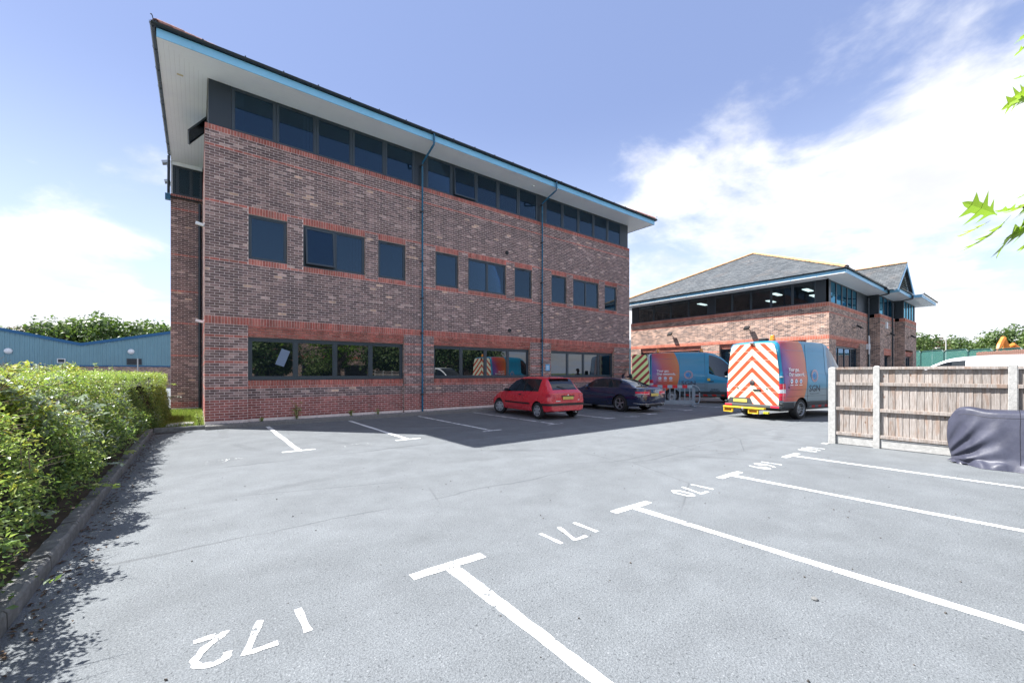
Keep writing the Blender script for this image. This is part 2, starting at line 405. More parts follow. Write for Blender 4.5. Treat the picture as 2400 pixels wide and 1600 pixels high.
# gravel stones along the wall
b = MB()
for i in range(2600):
    x = random.uniform(.05, 13); y = random.uniform(-.36, -.01) - .1 * x / 13 * 0; s = random.uniform(.008, .021)
    c = Vector((x, y, .103 + s * .3)); Mx = Euler((random.random() * 6, random.random() * 6, random.random() * 6)).to_matrix()
    vs = [Mx @ Vector(q) * s + c for q in ((1, 0, 0), (-1, 0, 0), (0, 1, 0), (0, -1, 0), (0, 0, .8), (0, 0, -.8))]
    b.add(vs, [(0, 2, 4), (2, 1, 4), (1, 3, 4), (3, 0, 4), (2, 0, 5), (1, 2, 5), (3, 1, 5), (0, 3, 5)])
tag(b.build('gravel', mat('gravel_stone', (.28, .27, .26), .9, var=.5, scale=30)), 'pale gravel chippings along the foot of the brick wall', 'gravel', kind='stuff')

# grass tufts on the lawn strip
def blades(name, pts, hmin, hmax, wd, m, parent=None, lean=.5):
    b = MB()
    tone = []
    for (x, y, z) in pts:
        h = random.uniform(hmin, hmax); a = random.random() * 6.283; l = random.random() * lean * h
        w2 = wd * random.uniform(.6, 1.2); c, s_ = math.cos(a) * w2, math.sin(a) * w2; a2 = random.random() * 6.283; lx, ly = math.cos(a2) * l, math.sin(a2) * l
        b.add([(x - c, y - s_, z), (x + c, y + s_, z), (x + lx * .4 + c * .6, y + ly * .4 + s_ * .6, z + h * .6), (x + lx, y + ly, z + h), (x + lx * .4 - c * .6, y + ly * .4 - s_ * .6, z + h * .6)], [(0, 1, 2, 4), (4, 2, 3)])
        tone += [random.random()] * 5
    me = b.mesh(name, m, fix=False); at = me.attributes.new('leaf_tone', 'FLOAT', 'POINT'); at.data.foreach_set('value', tone)
    return link(name, me, parent)
M_GRASS = leaf_mat('grass_blade', (.10, .16, .03), (.26, .30, .07), (.42, .40, .16))
o = blades('grass', [(random.uniform(-1.05, -.03), random.uniform(.0, 6.4), .085) for _ in range(9000)], .03, .13, .006, M_GRASS)
tag(o, 'rough sunlit grass on the strip beside the tall brick building', 'grass', kind='stuff')

# painted bays: each line with its cross bar is one mark
BAYX = [-.97, 1.45, 3.83, 6.27, 8.70]
def mark(name, rects, m, label, cat='marking', group=None):
    b = MB()
    for x0, y0, x1, y1 in rects:
        lng = abs(y1 - y0) > abs(x1 - x0); nn_ = int(max(abs(y1 - y0), abs(x1 - x0)) / .06) + 1; k0 = len(b.v); wob = random.uniform(0, 6)
        for k in range(nn_ + 1):
            t_ = k / nn_; ja, jb = random.uniform(-.005, .005) + .006 * math.sin(k * .21 + wob), random.uniform(-.005, .005) + .006 * math.sin(k * .17 + wob)
            if lng: b.v += [(x0 + ja, y0 + (y1 - y0) * t_, .003), (x1 + jb, y0 + (y1 - y0) * t_, .003)]
            else: b.v += [(x0 + (x1 - x0) * t_, y0 + ja - .02 * t_, .003), (x0 + (x1 - x0) * t_, y1 + jb - .02 * t_, .003)]
        b.f += [(k0 + 2 * k, k0 + 2 * k + 1, k0 + 2 * k + 3, k0 + 2 * k + 2) for k in range(nn_)]
    return tag(b.build(name, m), label, cat, group)
near_txt = ['nearest the camera, running out at the bottom edge', 'second nearest of the right hand row', 'third from the camera, running towards the motorcycle', 'farthest of the right hand row, ending near the fence']
for k, x in enumerate(BAYX[1:]):
    mark('bay_line', [(x - .05, -16.2, x + .05, -11.47), (x - .32, -11.47, x + .32, -11.37)], M_PAINT, 'white painted T bay line ' + near_txt[k], 'bay line', 'bay lines on the right')
far = [(1.45, M_PAINT), (3.75, M_PAINT), (6.14, M_PAINTW), (8.47, M_PAINTW), (11.02, M_PAINTW), (13.5, M_PAINTW), (16.1, M_PAINTW), (18.6, M_PAINTW)]
ftxt = ['leftmost of the bay lines by the building, wholly in the sun', 'second bay line from the left, crossed by the shadow edge', 'third bay line from the left, in shade', 'bay line left of the red hatchback', 'bay line right of the red hatchback', 'bay line left of the dark blue coupe', 'bay line right of the dark blue coupe', 'farthest bay line, beside the barrier']
for k, (x, m) in enumerate(far):
    mark('bay_line', [(x - .05, -5.22, x + .05, -.62), (x - .30, -5.30, x + .30, -5.21)], m, 'white painted ' + ftxt[k], 'bay line', 'bay lines by the building')

def text_mesh(txt, size, name, m, parent=None, loc=(0, 0, 0), rot=(0, 0, 0), ext=.0, align='CENTER', bold=0.0, sx=1.0):
    cu = bpy.data.curves.new('t', 'FONT'); cu.body = txt; cu.size = size; cu.align_x = align; cu.align_y = 'CENTER'; cu.extrude = ext; cu.offset = bold; cu.resolution_u = 2
    ob = bpy.data.objects.new('t', cu); COL.objects.link(ob); dg = bpy.context.evaluated_depsgraph_get(); dg.update()
    me = bpy.data.meshes.new_from_object(ob.evaluated_get(dg)); bpy.data.objects.remove(ob); bpy.data.curves.remove(cu)
    me.name = name; me.materials.clear(); me.materials.append(m)
    if sx != 1: me.transform(Matrix.Scale(sx, 4, (1, 0, 0)))
    return link(name, me, parent, loc, rot)
# hand painted bay numbers, read from the building side: strokes of a brush
GL = {'1': [[(.5, 0), (.5, 1)]], '7': [[(0, 1), (.95, 1), (.35, 0)]], '2': [[(0, .75), (.1, .95), (.45, 1.02), (.85, .9), (.9, .68), (.6, .35), (.0, .0), (.95, .0)]],
      '0': [[(.45, 0), (.12, .2), (.1, .75), (.45, 1), (.82, .8), (.84, .25), (.45, 0)]], '6': [[(.8, .98), (.35, .75), (.1, .35), (.3, .02), (.7, .05), (.82, .3), (.6, .52), (.2, .45)]],
      '9': [[(.8, .6), (.5, .45), (.15, .6), (.2, .92), (.55, 1.02), (.82, .85), (.8, .5), (.55, 0)]], '8': [[(.45, .52), (.12, .75), (.45, 1), (.8, .76), (.45, .52), (.1, .25), (.45, 0), (.85, .25), (.45, .52)]],
      '3': [[(.05, .95), (.5, 1.02), (.85, .8), (.45, .55), (.88, .28), (.5, 0), (.05, .08)]], '4': [[(.7, 0), (.7, 1), (.05, .3), (.95, .3)]]}
def bay_number(txt, cx, cy, h, wd, m, label, flip=True, sk=0.0, cat='bay number'):
    root = emp('bay_number', (cx, cy, 0), 0, label, cat, 'painted bay numbers'); n = len(txt); tot = n * wd + (n - 1) * wd * .42
    for i, ch in enumerate(txt):
        b = MB()
        for st in GL[ch]:
            pts = [(-tot / 2 + i * wd * 1.42 + px * wd + sk * (py - .5) + .006 * math.sin(i * 3 + py * 4), (py - .5) * h * (1 + .05 * math.sin(i * 2.3))) for px, py in st]
            if flip: pts = [(-x, -y) for x, y in pts]
            fine = []
            for q in range(len(pts) - 1):
                for k in range(4): fine.append((pts[q][0] + (pts[q + 1][0] - pts[q][0]) * k / 4, pts[q][1] + (pts[q + 1][1] - pts[q][1]) * k / 4))
            fine.append(pts[-1]); N = len(fine); rows = []
            for q in range(N):
                x0, y0 = fine[max(0, q - 1)]; x1, y1 = fine[min(N - 1, q + 1)]; L = math.hypot(x1 - x0, y1 - y0) or 1; nx_, ny_ = -(y1 - y0) / L, (x1 - x0) / L
                t0 = .0205 + .004 * math.sin(q * 1.9 + i) + random.uniform(-.002, .002); k0 = len(b.v)
                b.v += [(fine[q][0] + nx_ * t0, fine[q][1] + ny_ * t0, .003 + q * 3e-6), (fine[q][0] - nx_ * t0, fine[q][1] - ny_ * t0, .003 + q * 3e-6)]; rows.append(k0)
            b.f += [(rows[q], rows[q] + 1, rows[q + 1] + 1, rows[q + 1]) for q in range(N - 1)]
        b.build('digit', m, root)
    return root
bay_number('172', .13, -11.51, .30, .165, M_PAINT, 'large white hand painted bay number nearest the hedge, reading 172 upside down')
bay_number('171', 2.70, -11.53, .31, .165, M_PAINT, 'white bay number 171 between the two nearest bay lines, upside down')
bay_number('170', 5.05, -11.50, .31, .17, M_PAINT, 'white bay number 170 in the middle of the right hand row, upside down')
bay_number('169', 7.42, -11.48, .32, .17, M_PAINT, 'white bay number 169, next but one to the fence post, upside down')
bay_number('168', 9.75, -11.45, .32, .17, M_PAINT, 'white bay number 168 right beside the end fence post')
bay_number('173', .20, -5.55, .30, .17, M_PAINTVW, 'badly worn bay number of broken dashes left of the first bay line', flip=False)
bay_number('174', 2.55, -5.35, .30, .17, M_PAINTVW, 'badly worn bay number between the two sunlit bay lines', flip=False)
bay_number('167', 12.2, -5.35, .30, .17, M_PAINTW, 'faded bay number behind the dark blue coupe', flip=False)

# ================================================================== main office building
OB = emp('office_building', label='three storey red and grey brick office building with wide white eaves', cat='building')
WL = 19.24; Z0 = .18; CH = .075
def brick_cols(n, kind):
    r = RS.rand(n, 1); j = 1 + (RS.rand(n, 1) - .5) * .35; c = np.zeros((n, 3))
    if kind == 'red':
        c[:] = (.45, .145, .112); c *= 1 + (RS.rand(n, 1) - .5) * .4; c[:, 1:] *= 1 + (RS.rand(n, 1) - .5) * .3
    elif kind == 'plinth':
        c[:] = (.35, .118, .10); c *= 1 + (RS.rand(n, 1) - .5) * .45
    else:
        pal = np.array([(.150, .100, .097), (.200, .130, .120), (.265, .172, .157), (.36, .24, .215), (.48, .34, .30), (.60, .40, .29)])
        cum = np.cumsum([.35, .32, .21, .07, .035, .015]); cum[-1] = 1
        c = pal[np.searchsorted(cum, r[:, 0])] * j
    return np.clip(c, 0.01, .8)
class Bricks:
    """list of brick boxes: centre frame origin, axis u (horizontal), n (outward), sizes"""
    def __init__(s): s.rows = []   # (s0,s1,z0,z1,depth,kind)
    def course(s, s0, s1, n, kind, y=0.0, z0=None, zh=None):
        zz = Z0 + n * CH if z0 is None else z0; h = (CH if zh is None else zh)
        off = .1125 if n % 2 else 0.0; L = .225
        k = math.floor((s0 - off) / L); x = off + k * L
        while x < s1 - 1e-4:
            a, c = max(x, s0), min(x + L, s1)
            if c - a > .03: s.rows.append((a + .005, c - .005, zz + .005, zz + h - .005, y, kind))
            x += L
    def soldier(s, s0, s1, z0, z1, kind='red', y=-.003):
        n = max(1, round((s1 - s0) / CH)); L = (s1 - s0) / n
        for i in range(n): s.rows.append((s0 + i * L + .004, s0 + (i + 1) * L - .004, z0 + .005, z1 - .005, y, kind))
def cut(s0, s1, holes):
    segs = [(s0, s1)]
    for a, c in holes:
        out = []
        for p, q in segs:
            if c <= p or a >= q: out.append((p, q)); continue
            if a > p: out.append((p, a))
            if c < q: out.append((c, q))
        segs = out
    return segs
MIDW = [(1.03, 2.05), (2.50, 4.44), (4.90, 5.92)]
MIDW = [(a + 6.10 * k, c + 6.10 * k) for k in range(3) for a, c in MIDW]
WZ0, WZ1 = 4.93, 6.255
BAYS = [(1.02, 5.865), (7.06, 11.92), (13.20, 17.89)]
F = Bricks()
for n in range(0, 37):                                   # piers of the ground floor
    kind = 'plinth' if n < 8 else 'red' if n in (12, 17, 22, 27, 32) else 'multi'
    for a, c in cut(0, WL, BAYS): F.course(a, c, n, kind)
for a, c in BAYS:                                        # recessed bays
    for n in range(0, 13): F.course(a, c, n, 'plinth' if n < 8 else 'red' if n == 12 else 'multi', .10)
    F.soldier(a, c, 1.155, 1.335, y=.092)
    F.course(a, c, 32, 'red', .088, z0=2.620, zh=.038)
    for k in range(4): F.course(a, c, 33 + k, 'red', .066 - .022 * k)
F.soldier(0, WL, 2.955, 3.18, y=-.004)
for n in range(40, 110):
    z = Z0 + n * CH
    kind = 'red' if n in (61, 83, 104) else 'multi'
    holes = []
    if n in (81, 82, 83) or n in (61, 62): holes = MIDW
    elif WZ0 - .05 < z + CH / 2 < WZ1: holes = MIDW
    for a, c in cut(0, WL, holes): F.course(a, c, n, kind)
for a, c in MIDW:
    F.soldier(a, c, WZ1, Z0 + 84 * CH); F.soldier(a, c, Z0 + 61 * CH, WZ0)
F.soldier(0, WL, 8.43, 8.59, y=-.004)

wall = emp('wall', parent=OB)
def mortar_panels(b, s0, s1, z0, z1, holes, place):
    xs = sorted({s0, s1, *[h[0] for h in holes], *[h[1] for h in holes]}); zs = sorted({z0, z1, *[h[2] for h in holes], *[h[3] for h in holes]})
    for i in range(len(xs) - 1):
        for j in range(len(zs) - 1):
            cx_, cz_ = (xs[i] + xs[i + 1]) / 2, (zs[j] + zs[j + 1]) / 2
            if any(h[0] < cx_ < h[1] and h[2] < cz_ < h[3] for h in holes): continue
            b.add([place(xs[i], zs[j]), place(xs[i + 1], zs[j]), place(xs[i + 1], zs[j + 1]), place(xs[i], zs[j + 1])], [(0, 1, 2, 3)])
MD = .006
b = MB(); rv = MB()
holes = [(a, c, WZ0, WZ1) for a, c in MIDW] + [(a, c, -.05, 2.955) for a, c in BAYS]
mortar_panels(b, 0.004, WL, -.05, 8.58, holes, lambda x, z: (x, MD, z))
for a, c in BAYS:
    b.add([(a, .1 + MD, -.05), (c, .1 + MD, -.05), (c, .1 + MD, 1.33), (a, .1 + MD, 1.33)], [(0, 1, 2, 3)])
    b.add([(a, .105, 2.62), (c, .105, 2.62), (c, .022, 2.955), (a, .022, 2.955)], [(0, 1, 2, 3)])
    for x in (a, c): rv.add([(x, MD - .004, -.05), (x, .34, -.05), (x, .34, 2.955), (x, MD - .004, 2.955)], [(0, 1, 2, 3)])
    b.add([(a, .1, 1.33), (c, .1, 1.33), (c, .34, 1.33), (a, .34, 1.33)], [(0, 1, 2, 3)])
    b.add([(a, .08, 2.625), (c, .08, 2.625), (c, .34, 2.625), (a, .34, 2.625)], [(0, 1, 2, 3)])
for a, c in MIDW:
    for x in (a, c): rv.add([(x, MD - .004, WZ0), (x, .2, WZ0), (x, .2, WZ1), (x, MD - .004, WZ1)], [(0, 1, 2, 3)])
    for z in (WZ0, WZ1): b.add([(a, MD, z), (c, MD, z), (c, .2, z), (a, .2, z)], [(0, 1, 2, 3)])
b.add([(0.004, MD, 8.58), (WL, MD, 8.58), (WL, .3, 8.585), (0.004, .3, 8.585)], [(0, 1, 2, 3)])
b.add([(0.006, MD, -.05), (0.006, 6.5, -.05), (0.006, 6.5, 8.58), (0.006, MD, 8.58)], [(0, 1, 2, 3)])
b.add([(0, 6.506, -.05), (-1.0, 6.506, -.05), (-1.0, 6.506, 8.58), (0, 6.506, 8.58)], [(0, 1, 2, 3)])
b.build('mortar', M_MORTAR, wall)
for k_ in range(0, len(rv.f)):
    q_ = MB(); q_.v = [rv.v[i_] for i_ in rv.f[k_]]; q_.f = [(0, 1, 2, 3)]; me = q_.mesh('reveal', M_BT); wall_uv(me); link('reveal', me, wall)
# bodies not facing the camera
b = MB(); b.box(WL - .3, .12, -.05, WL - .006, 16, 8.58); b.box(-.994, 6.55, -.05, WL - .3, 16, 8.58)
me = b.mesh('rear_brickwork', M_BT); wall_uv(me); link('rear_brickwork', me, wall)

def brick_geo(rows, place, nrm, cols):
    """rows -> arrays of verts/faces for 5 sided bricks"""
    V = []; Fc = []; C = []
    for (s0, s1, z0, z1, y, _k), c in zip(rows, cols):
        jy = y + RS.uniform(-.0022, .0022); k = len(V)
        e = .0035
        pts = [(s0, z0, jy + e), (s1, z0, jy + e), (s1, z1, jy + e), (s0, z1, jy + e), (s0 + e, z0 + e, jy), (s1 - e, z0 + e, jy), (s1 - e, z1 - e, jy), (s0 + e, z1 - e, jy),
               (s0, z0, jy + .03), (s1, z0, jy + .03), (s1, z1, jy + .03), (s0, z1, jy + .03)]
        V += [place(a, d, yy) for a, d, yy in pts]
        Fc += [(k + 4, k + 5, k + 6, k + 7)] + [(k + i, k + (i + 1) % 4, k + 4 + (i + 1) % 4, k + 4 + i) for i in range(4)] + [(k + 8 + i, k + 8 + (i + 1) % 4, k + (i + 1) % 4, k + i) for i in range(4)]
        C += [tuple(c) + (1,)] * 12
    return V, Fc, C
def link_bricks(name, V, Fc, C, parent):
    me = bpy.data.meshes.new(name); me.from_pydata(V, [], Fc); me.materials.append(M_BRICK)
    at = me.attributes.new('brick_colour', 'FLOAT_COLOR', 'POINT'); at.data.foreach_set('color', np.array(C, dtype=np.float32).ravel())
    return link(name, me, parent)
kinds = {k: brick_cols(len(F.rows), k) for k in ('red', 'plinth', 'multi')}
cols = [kinds[r[5]][i] for i, r in enumerate(F.rows)]
pf = lambda s_, z, y: (s_, y, z)
dist = [(((r[0] + r[1]) / 2 - CAMX) ** 2 + CAMY ** 2 + ((r[2] + r[3]) / 2 - CAMZ) ** 2) / max(.05, (r[1] - r[0])) for r in F.rows]
near = set(np.argsort(dist)[:300].tolist())
shared = {}
for i in near:      # the 300 bricks that show largest: objects of their own, alike ones share their mesh
    r = F.rows[i]; wd_, ht_ = round(r[1] - r[0], 3), round(r[3] - r[2], 3); tone = int(np.argmin([abs(cols[i].sum() - q) for q in (.16, .22, .32, .45, .6, .8)]))
    key = (wd_, ht_, r[5], tone)
    if key not in shared:
        V, Fc, C = brick_geo([(0, wd_, 0, ht_, 0, r[5])], pf, None, [cols[i]])
        me = bpy.data.meshes.new('brick'); me.from_pydata(V, [], Fc); me.materials.append(M_BRICK)
        at = me.attributes.new('brick_colour', 'FLOAT_COLOR', 'POINT'); at.data.foreach_set('color', np.array(C, dtype=np.float32).ravel()); shared[key] = me
    link('brick', shared[key], wall, (r[0], r[4], r[2]))
rest = [i for i in range(len(F.rows)) if i not in near]
V, Fc, C = brick_geo([F.rows[i] for i in rest], pf, None, [cols[i] for i in rest])
tag(link_bricks('brickwork', V, Fc, C, wall), kind='stuff')
# side wall (x = 0) and the set back wing (y = 6.5)
G = Bricks()
for n in range(0, 110): G.course(0.02, 6.5, n, 'plinth' if n < 8 else 'red' if n in (12, 17, 22, 27, 32, 61, 83, 104) else 'multi')
G.soldier(0.02, 6.5, 2.955, 3.18); G.rows = [r for r in G.rows if not (2.95 < (r[2] + r[3]) / 2 < 3.18 and r[3] - r[2] < .1)]; G.soldier(0.02, 6.5, 8.43, 8.58)
kk = {k: brick_cols(len(G.rows), k) for k in ('red', 'plinth', 'multi')}
V, Fc, C = brick_geo(G.rows, lambda s_, z, y: (y, 6.52 - s_, z), None, [kk[r[5]][i] for i, r in enumerate(G.rows)])
tag(link_bricks('side_brickwork', V, Fc, C, wall), kind='stuff')
H_ = Bricks()
for n in range(0, 110): H_.course(-1.0, -.01, n, 'plinth' if n < 3 else 'red' if n in (27, 44, 61, 80, 104) else 'multi')
H_.soldier(-1.0, -.01, 8.43, 8.58)
kk = {k: brick_cols(len(H_.rows), k) for k in ('red', 'plinth', 'multi')}
V, Fc, C = brick_geo(H_.rows, lambda s_, z, y: (s_, 6.5 + y, z), None, [kk[r[5]][i] for i, r in enumerate(H_.rows)])
tag(link_bricks('wing_brickwork', V, Fc, C, wall), kind='stuff')

def window(parent, x0, x1, z0, z1, y, cells, t=.055, deep=.07, blind=None, open_cell=None, bead=.022, glass=None, place=None, open_ang=9, vent=()):
    """window > frame bars, panes, open sash; cells = inner divisions as fractions. Built in xz, front at y"""
    root = MB(); root.frame(x0, z0, x1, z1, t, y, y + deep)
    xs = [x0 + t] + [x0 + (x1 - x0) * f for f in cells] + [x1 - t]
    for f in cells:
        c = x0 + (x1 - x0) * f; root.box(c - t * .55, y, z0 + t, c + t * .55, y + deep, z1 - t)
    w_ = root.build('window', M_FRAME, parent, bevel=.004)
    for i in range(len(xs) - 1):
        a = xs[i] + (t * .55 if i > 0 else 0); c = xs[i + 1] - (t * .55 if i < len(xs) - 2 else 0)
        if i == open_cell:
            h = z1 - z0 - 2 * t
            for nm_, mb_, mm_ in (('sash_frame', MB().frame(a, -h, c, 0, .05, -.03, .02), M_FRAME), ('pane', MB().box(a + .05, -.012, -h + .05, c - .05, -.002, -.05), glass or M_GLASS)):
                mb_.build(nm_, mm_, w_, loc=(0, y - .005, z1 - t), rot=(R(-open_ang), 0, 0))
            MB().box(a, y + deep - .015, z0 + t, c, y + deep - .01, z1 - t).build('dark_opening_sheet', M_BLACK, w_)  # black sheet stands for the dark room behind the open sash
            continue
        MB().frame(a + .001, z0 + t + .001, c - .001, z1 - t - .001, bead, y + .012, y + deep - .01).build('glazing_bead', M_FRAME, w_)
        MB().box(a + bead, y + .028, z0 + t + bead, c - bead, y + .036, z1 - t - bead).build('pane', glass or M_GLASS, w_)
        if i in vent: MB().box((a + c) / 2 - .16, y + .0, z1 - t * .7, (a + c) / 2 + .16, y - .012, z1 - t * .35).build('trickle_vent', M_BLACK, w_)
    if blind:
        b0, b1, bm_ = blind; b = MB(); nb = max(2, int((b1 - b0) * (x1 - x0) / .09))
        for q in range(nb):
            xa = x0 + t + (x1 - x0 - 2 * t) * (b0 + (b1 - b0) * q / nb); b.cbox((xa + .045, y + deep + .06, (z0 + z1) / 2), (.085, .004, z1 - z0 - t), Euler((0, 0, R(18))).to_matrix())
        tag(b.build('blind', bm_, w_), kind='stuff')
    return w_
M_BLIND = mat('blind_grey', (.13, .19, .23), .8, var=.1, scale=3); M_BLINDB = mat('blind_blue', (.03, .30, .46), .7)
MB().box(.12, .36, .3, WL - .12, .38, 8.5).build('dark_room_sheet', M_BLACK, OB)  # black sheet stands in for the unlit rooms behind the glass
for k, (a, c) in enumerate(MIDW):
    wide = c - a > 1.5
    window(OB, a + .004, c - .004, WZ0 + .004, WZ1 - .004, .055, [.5] if wide else [], t=.06, open_cell=0 if k == 1 else None, open_ang=7, vent=(0,) if k in (2, 3, 5, 6) else (1,) if k == 7 else (), blind={0: (0, 1, M_BLIND), 1: (.78, 1, M_BLIND), 2: (.55, 1, M_BLIND), 4: (.5, .62, M_BLIND), 5: (0, 1, M_BLIND), 6: (0, 1, M_BLINDB), 7: (0, .3, M_BLIND)}.get(k))
    for q in (.33, .78): MB().box(a + (c - a) * q - .006, -.006, Z0 + 84 * CH + .005, a + (c - a) * q + .006, .01, Z0 + 84 * CH + .06).build('weep_vent', M_BLACK, OB)
for a, c in BAYS:
    window(OB, a + .004, c - .004, 1.34, 2.618, .14, [.265, .51, .755], t=.085, deep=.09, bead=.03, glass=M_GLASSG)
# top storey: window band between dark panels, standing on the brick
PIERX = [(.085, .62), (6.30, 6.77), (12.39, 12.89), (18.54, 19.155)]
for a, c in PIERX: MB().box(a, .055, 8.592, c, .2, 9.878).build('panel', M_PANEL, OB)
for k in range(3):
    a, c = PIERX[k][1], PIERX[k + 1][0]; L = (c - a) / 5
    for i in range(5):
        window(OB, a + i * L + .004, a + (i + 1) * L - .004, 8.594, 9.876, .06, [], t=.06, open_cell=0 if (k, i) == (1, 1) else None, open_ang=3.5, vent=(0,) if (k * 5 + i) % 3 == 1 else (), blind={0: (0, .25, M_BLIND), 1: (.7, 1, M_BLIND), 3: (0, 1, M_BLIND), 6: (.0, .5, M_BLIND), 8: (.3, .7, M_BLIND), 10: (0, 1, M_BLIND), 13: (.6, 1, M_BLIND)}.get(k * 5 + i))
MB().box(.1, .30, 8.59, WL - .1, .32, 9.87).build('dark_room_sheet', M_BLACK, OB)  # black sheet in place of the dark top storey rooms
MB().box(.087, .215, 8.592, .14, 6.6, 9.878).build('panel', M_PANEL, OB)                       # return of the band on the left side
window(OB, -.94, -.02, 8.60, 9.72, 6.53, [.16, .62], t=.05)
MB().box(-.99, 6.62, 8.58, .1, 15.9, 9.87).build('panel', M_PANEL, OB)
MB().box(WL - .3, .215, 8.59, WL - .085, 15.9, 9.87).build('panel', M_PANEL, OB)
MB().box(-1.0, 6.50, 9.73, -.005, 6.56, 9.875).build('trim', M_WHITE, OB); MB().box(-.997, 6.505, 8.59, -.945, 6.57, 9.73).build('trim', M_WHITE, OB)
s_ = emp('open_sash', parent=OB); s_.location = (.07, 2.2, 9.80); s_.rotation_euler = (0, R(-62), R(90) * 0)
b = MB(); b.box(-.03, 0, -.75, .01, .05, 0); b.box(-.03, .95, -.75, .01, 1.0, 0); b.box(-.03, .05, -.75, .01, .95, -.7); b.box(-.03, .05, -.05, .01, .95, 0); s_.rotation_euler = (0, R(38), 0); s_.location = (.07, 2.2, 9.82)
b.build('sash_frame', M_FRAME, s_); MB().box(-.015, .05, -.7, -.008, .95, -.05).build('pane', M_GLASST, s_)

# eaves: soffit boards, fascia, gutter with brackets
OV = .95; XL, XR, YF, YB = -OV, WL + OV, -OV, 17.0; ZS = 9.88
def mitre_board(b, p):
    """thin board from 4 plan points"""
    vs = [(x, y, ZS) for x, y in p] + [(x, y, ZS + .012) for x, y in p]
    return b.add(vs, [(3, 2, 1, 0), (4, 5, 6, 7), (0, 1, 5, 4), (1, 2, 6, 5), (2, 3, 7, 6), (3, 0, 4, 7)])
NBD = 10; bwid = (OV + .06) / NBD
joints = [2.85, 7.95, 9.9, 14.9]
for i in range(NBD):
    d0, d1 = i * bwid + .0014, (i + 1) * bwid - .0014     # distance from the fascia
    cuts = [None] + joints + [None]
    for j in range(len(cuts) - 1):
        xa0, xa1 = (XL + d0, XL + d1) if cuts[j] is None else (cuts[j] + .002,) * 2
        xb0, xb1 = (XR - d0, XR - d1) if cuts[j + 1] is None else (cuts[j + 1] - .002,) * 2
        mitre_board(MB(), [(xa0, YF + d0), (xb0, YF + d0), (xb1, YF + d1), (xa1, YF + d1)]).build('soffit_board', M_WHITE, OB)
    mitre_board(MB(), [(XL + d0, YF + d0), (XL + d1, YF + d1), (XL + d1, 6.5), (XL + d0, 6.5)]).build('soffit_board', M_WHITE, OB)
    mitre_board(MB(), [(XR - d0, YF + d0), (XR - d0, YB), (XR - d1, YB), (XR - d1, YF + d1)]).build('soffit_board', M_WHITE, OB)
MB().box(XL + .01, YF + .01, ZS + .014, XR - .01, YB, ZS + .03).build('soffit_backing', mat('soffit_gap', (.5, .5, .5), .9), OB)
FZ0, FZ1 = ZS - .012, ZS + .205
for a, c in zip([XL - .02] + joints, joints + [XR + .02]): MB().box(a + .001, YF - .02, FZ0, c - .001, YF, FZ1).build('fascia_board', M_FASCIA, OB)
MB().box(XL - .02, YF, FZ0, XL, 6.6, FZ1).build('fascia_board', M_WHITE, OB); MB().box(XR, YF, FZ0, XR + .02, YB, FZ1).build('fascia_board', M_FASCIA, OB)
def gutter(p0, p1, z, out, parent, r=.062, brk=1.0, ext=.1):
    """half round gutter from p0 to p1 (plan), out = outward unit vector"""
    p0, p1, out = Vector((*p0, 0)), Vector((*p1, 0)), Vector((*out, 0)); d = (p1 - p0).normalized(); b = MB(); n = 8
    prof = [(math.cos(math.pi + math.pi * k / n) * r, math.sin(math.pi + math.pi * k / n) * r) for k in range(n + 1)]
    prof = prof + [(r - .006, 0)] + [(-q[0] * .92 if 0 else prof[n - k][0] * .9, prof[n - k][1] * .9) for k, q in enumerate(prof)][1:-1] + [(-r + .006, 0)]
    m = len(prof)
    for p in (p0 - d * ext, p1 + d * ext):
        for q, h in prof: c = p + out * (q + r + .004); b.v.append((c.x, c.y, z + h))
    for i in range(m): b.f.append((i, (i + 1) % m, m + (i + 1) % m, m + i))
    o = b.build('gutter', M_GUTTER, parent, smooth=True)
    L = (p1 - p0).length; k = int(L / brk); me = None
    for i in range(k + 1):
        c = p0 + d * (L * i / max(1, k))
        if me is None:
            bb = MB(); rr = r + .005
            pr_ = [(math.cos(math.pi + math.pi * q / 6) * rr, math.sin(math.pi + math.pi * q / 6) * rr) for q in range(7)]
            for w_ in (-.014, .014):
                for q, h in pr_: e = out * (q + r + .004) + d * w_; bb.v.append((e.x, e.y, h))
            bb.f += [(i_, i_ + 1, i_ + 8, i_ + 7) for i_ in range(6)]
            e0 = out * (2 * r - .004); bb.cbox((e0.x, e0.y, .012), (.03, .03, .03)); e1 = out * (r); bb.cbox((e1.x, e1.y, -r - .012), (.03, .03, .022))
            me = bb.mesh('gutter_bracket', M_GUTTER)
        link('gutter_bracket', me, o, (c.x, c.y, z))
    return o
gutter((XL - .02, YF - .02), (XR + .02, YF - .02), ZS + .265, (0, -1), OB, brk=.9)
gutter((XL - .02, YF - .02), (XL - .02, 6.5), ZS + .265, (-1, 0), OB, brk=.9)
gutter((XR + .02, YF - .02), (XR + .02, 15.0), ZS + .265, (1, 0), OB, brk=.9)
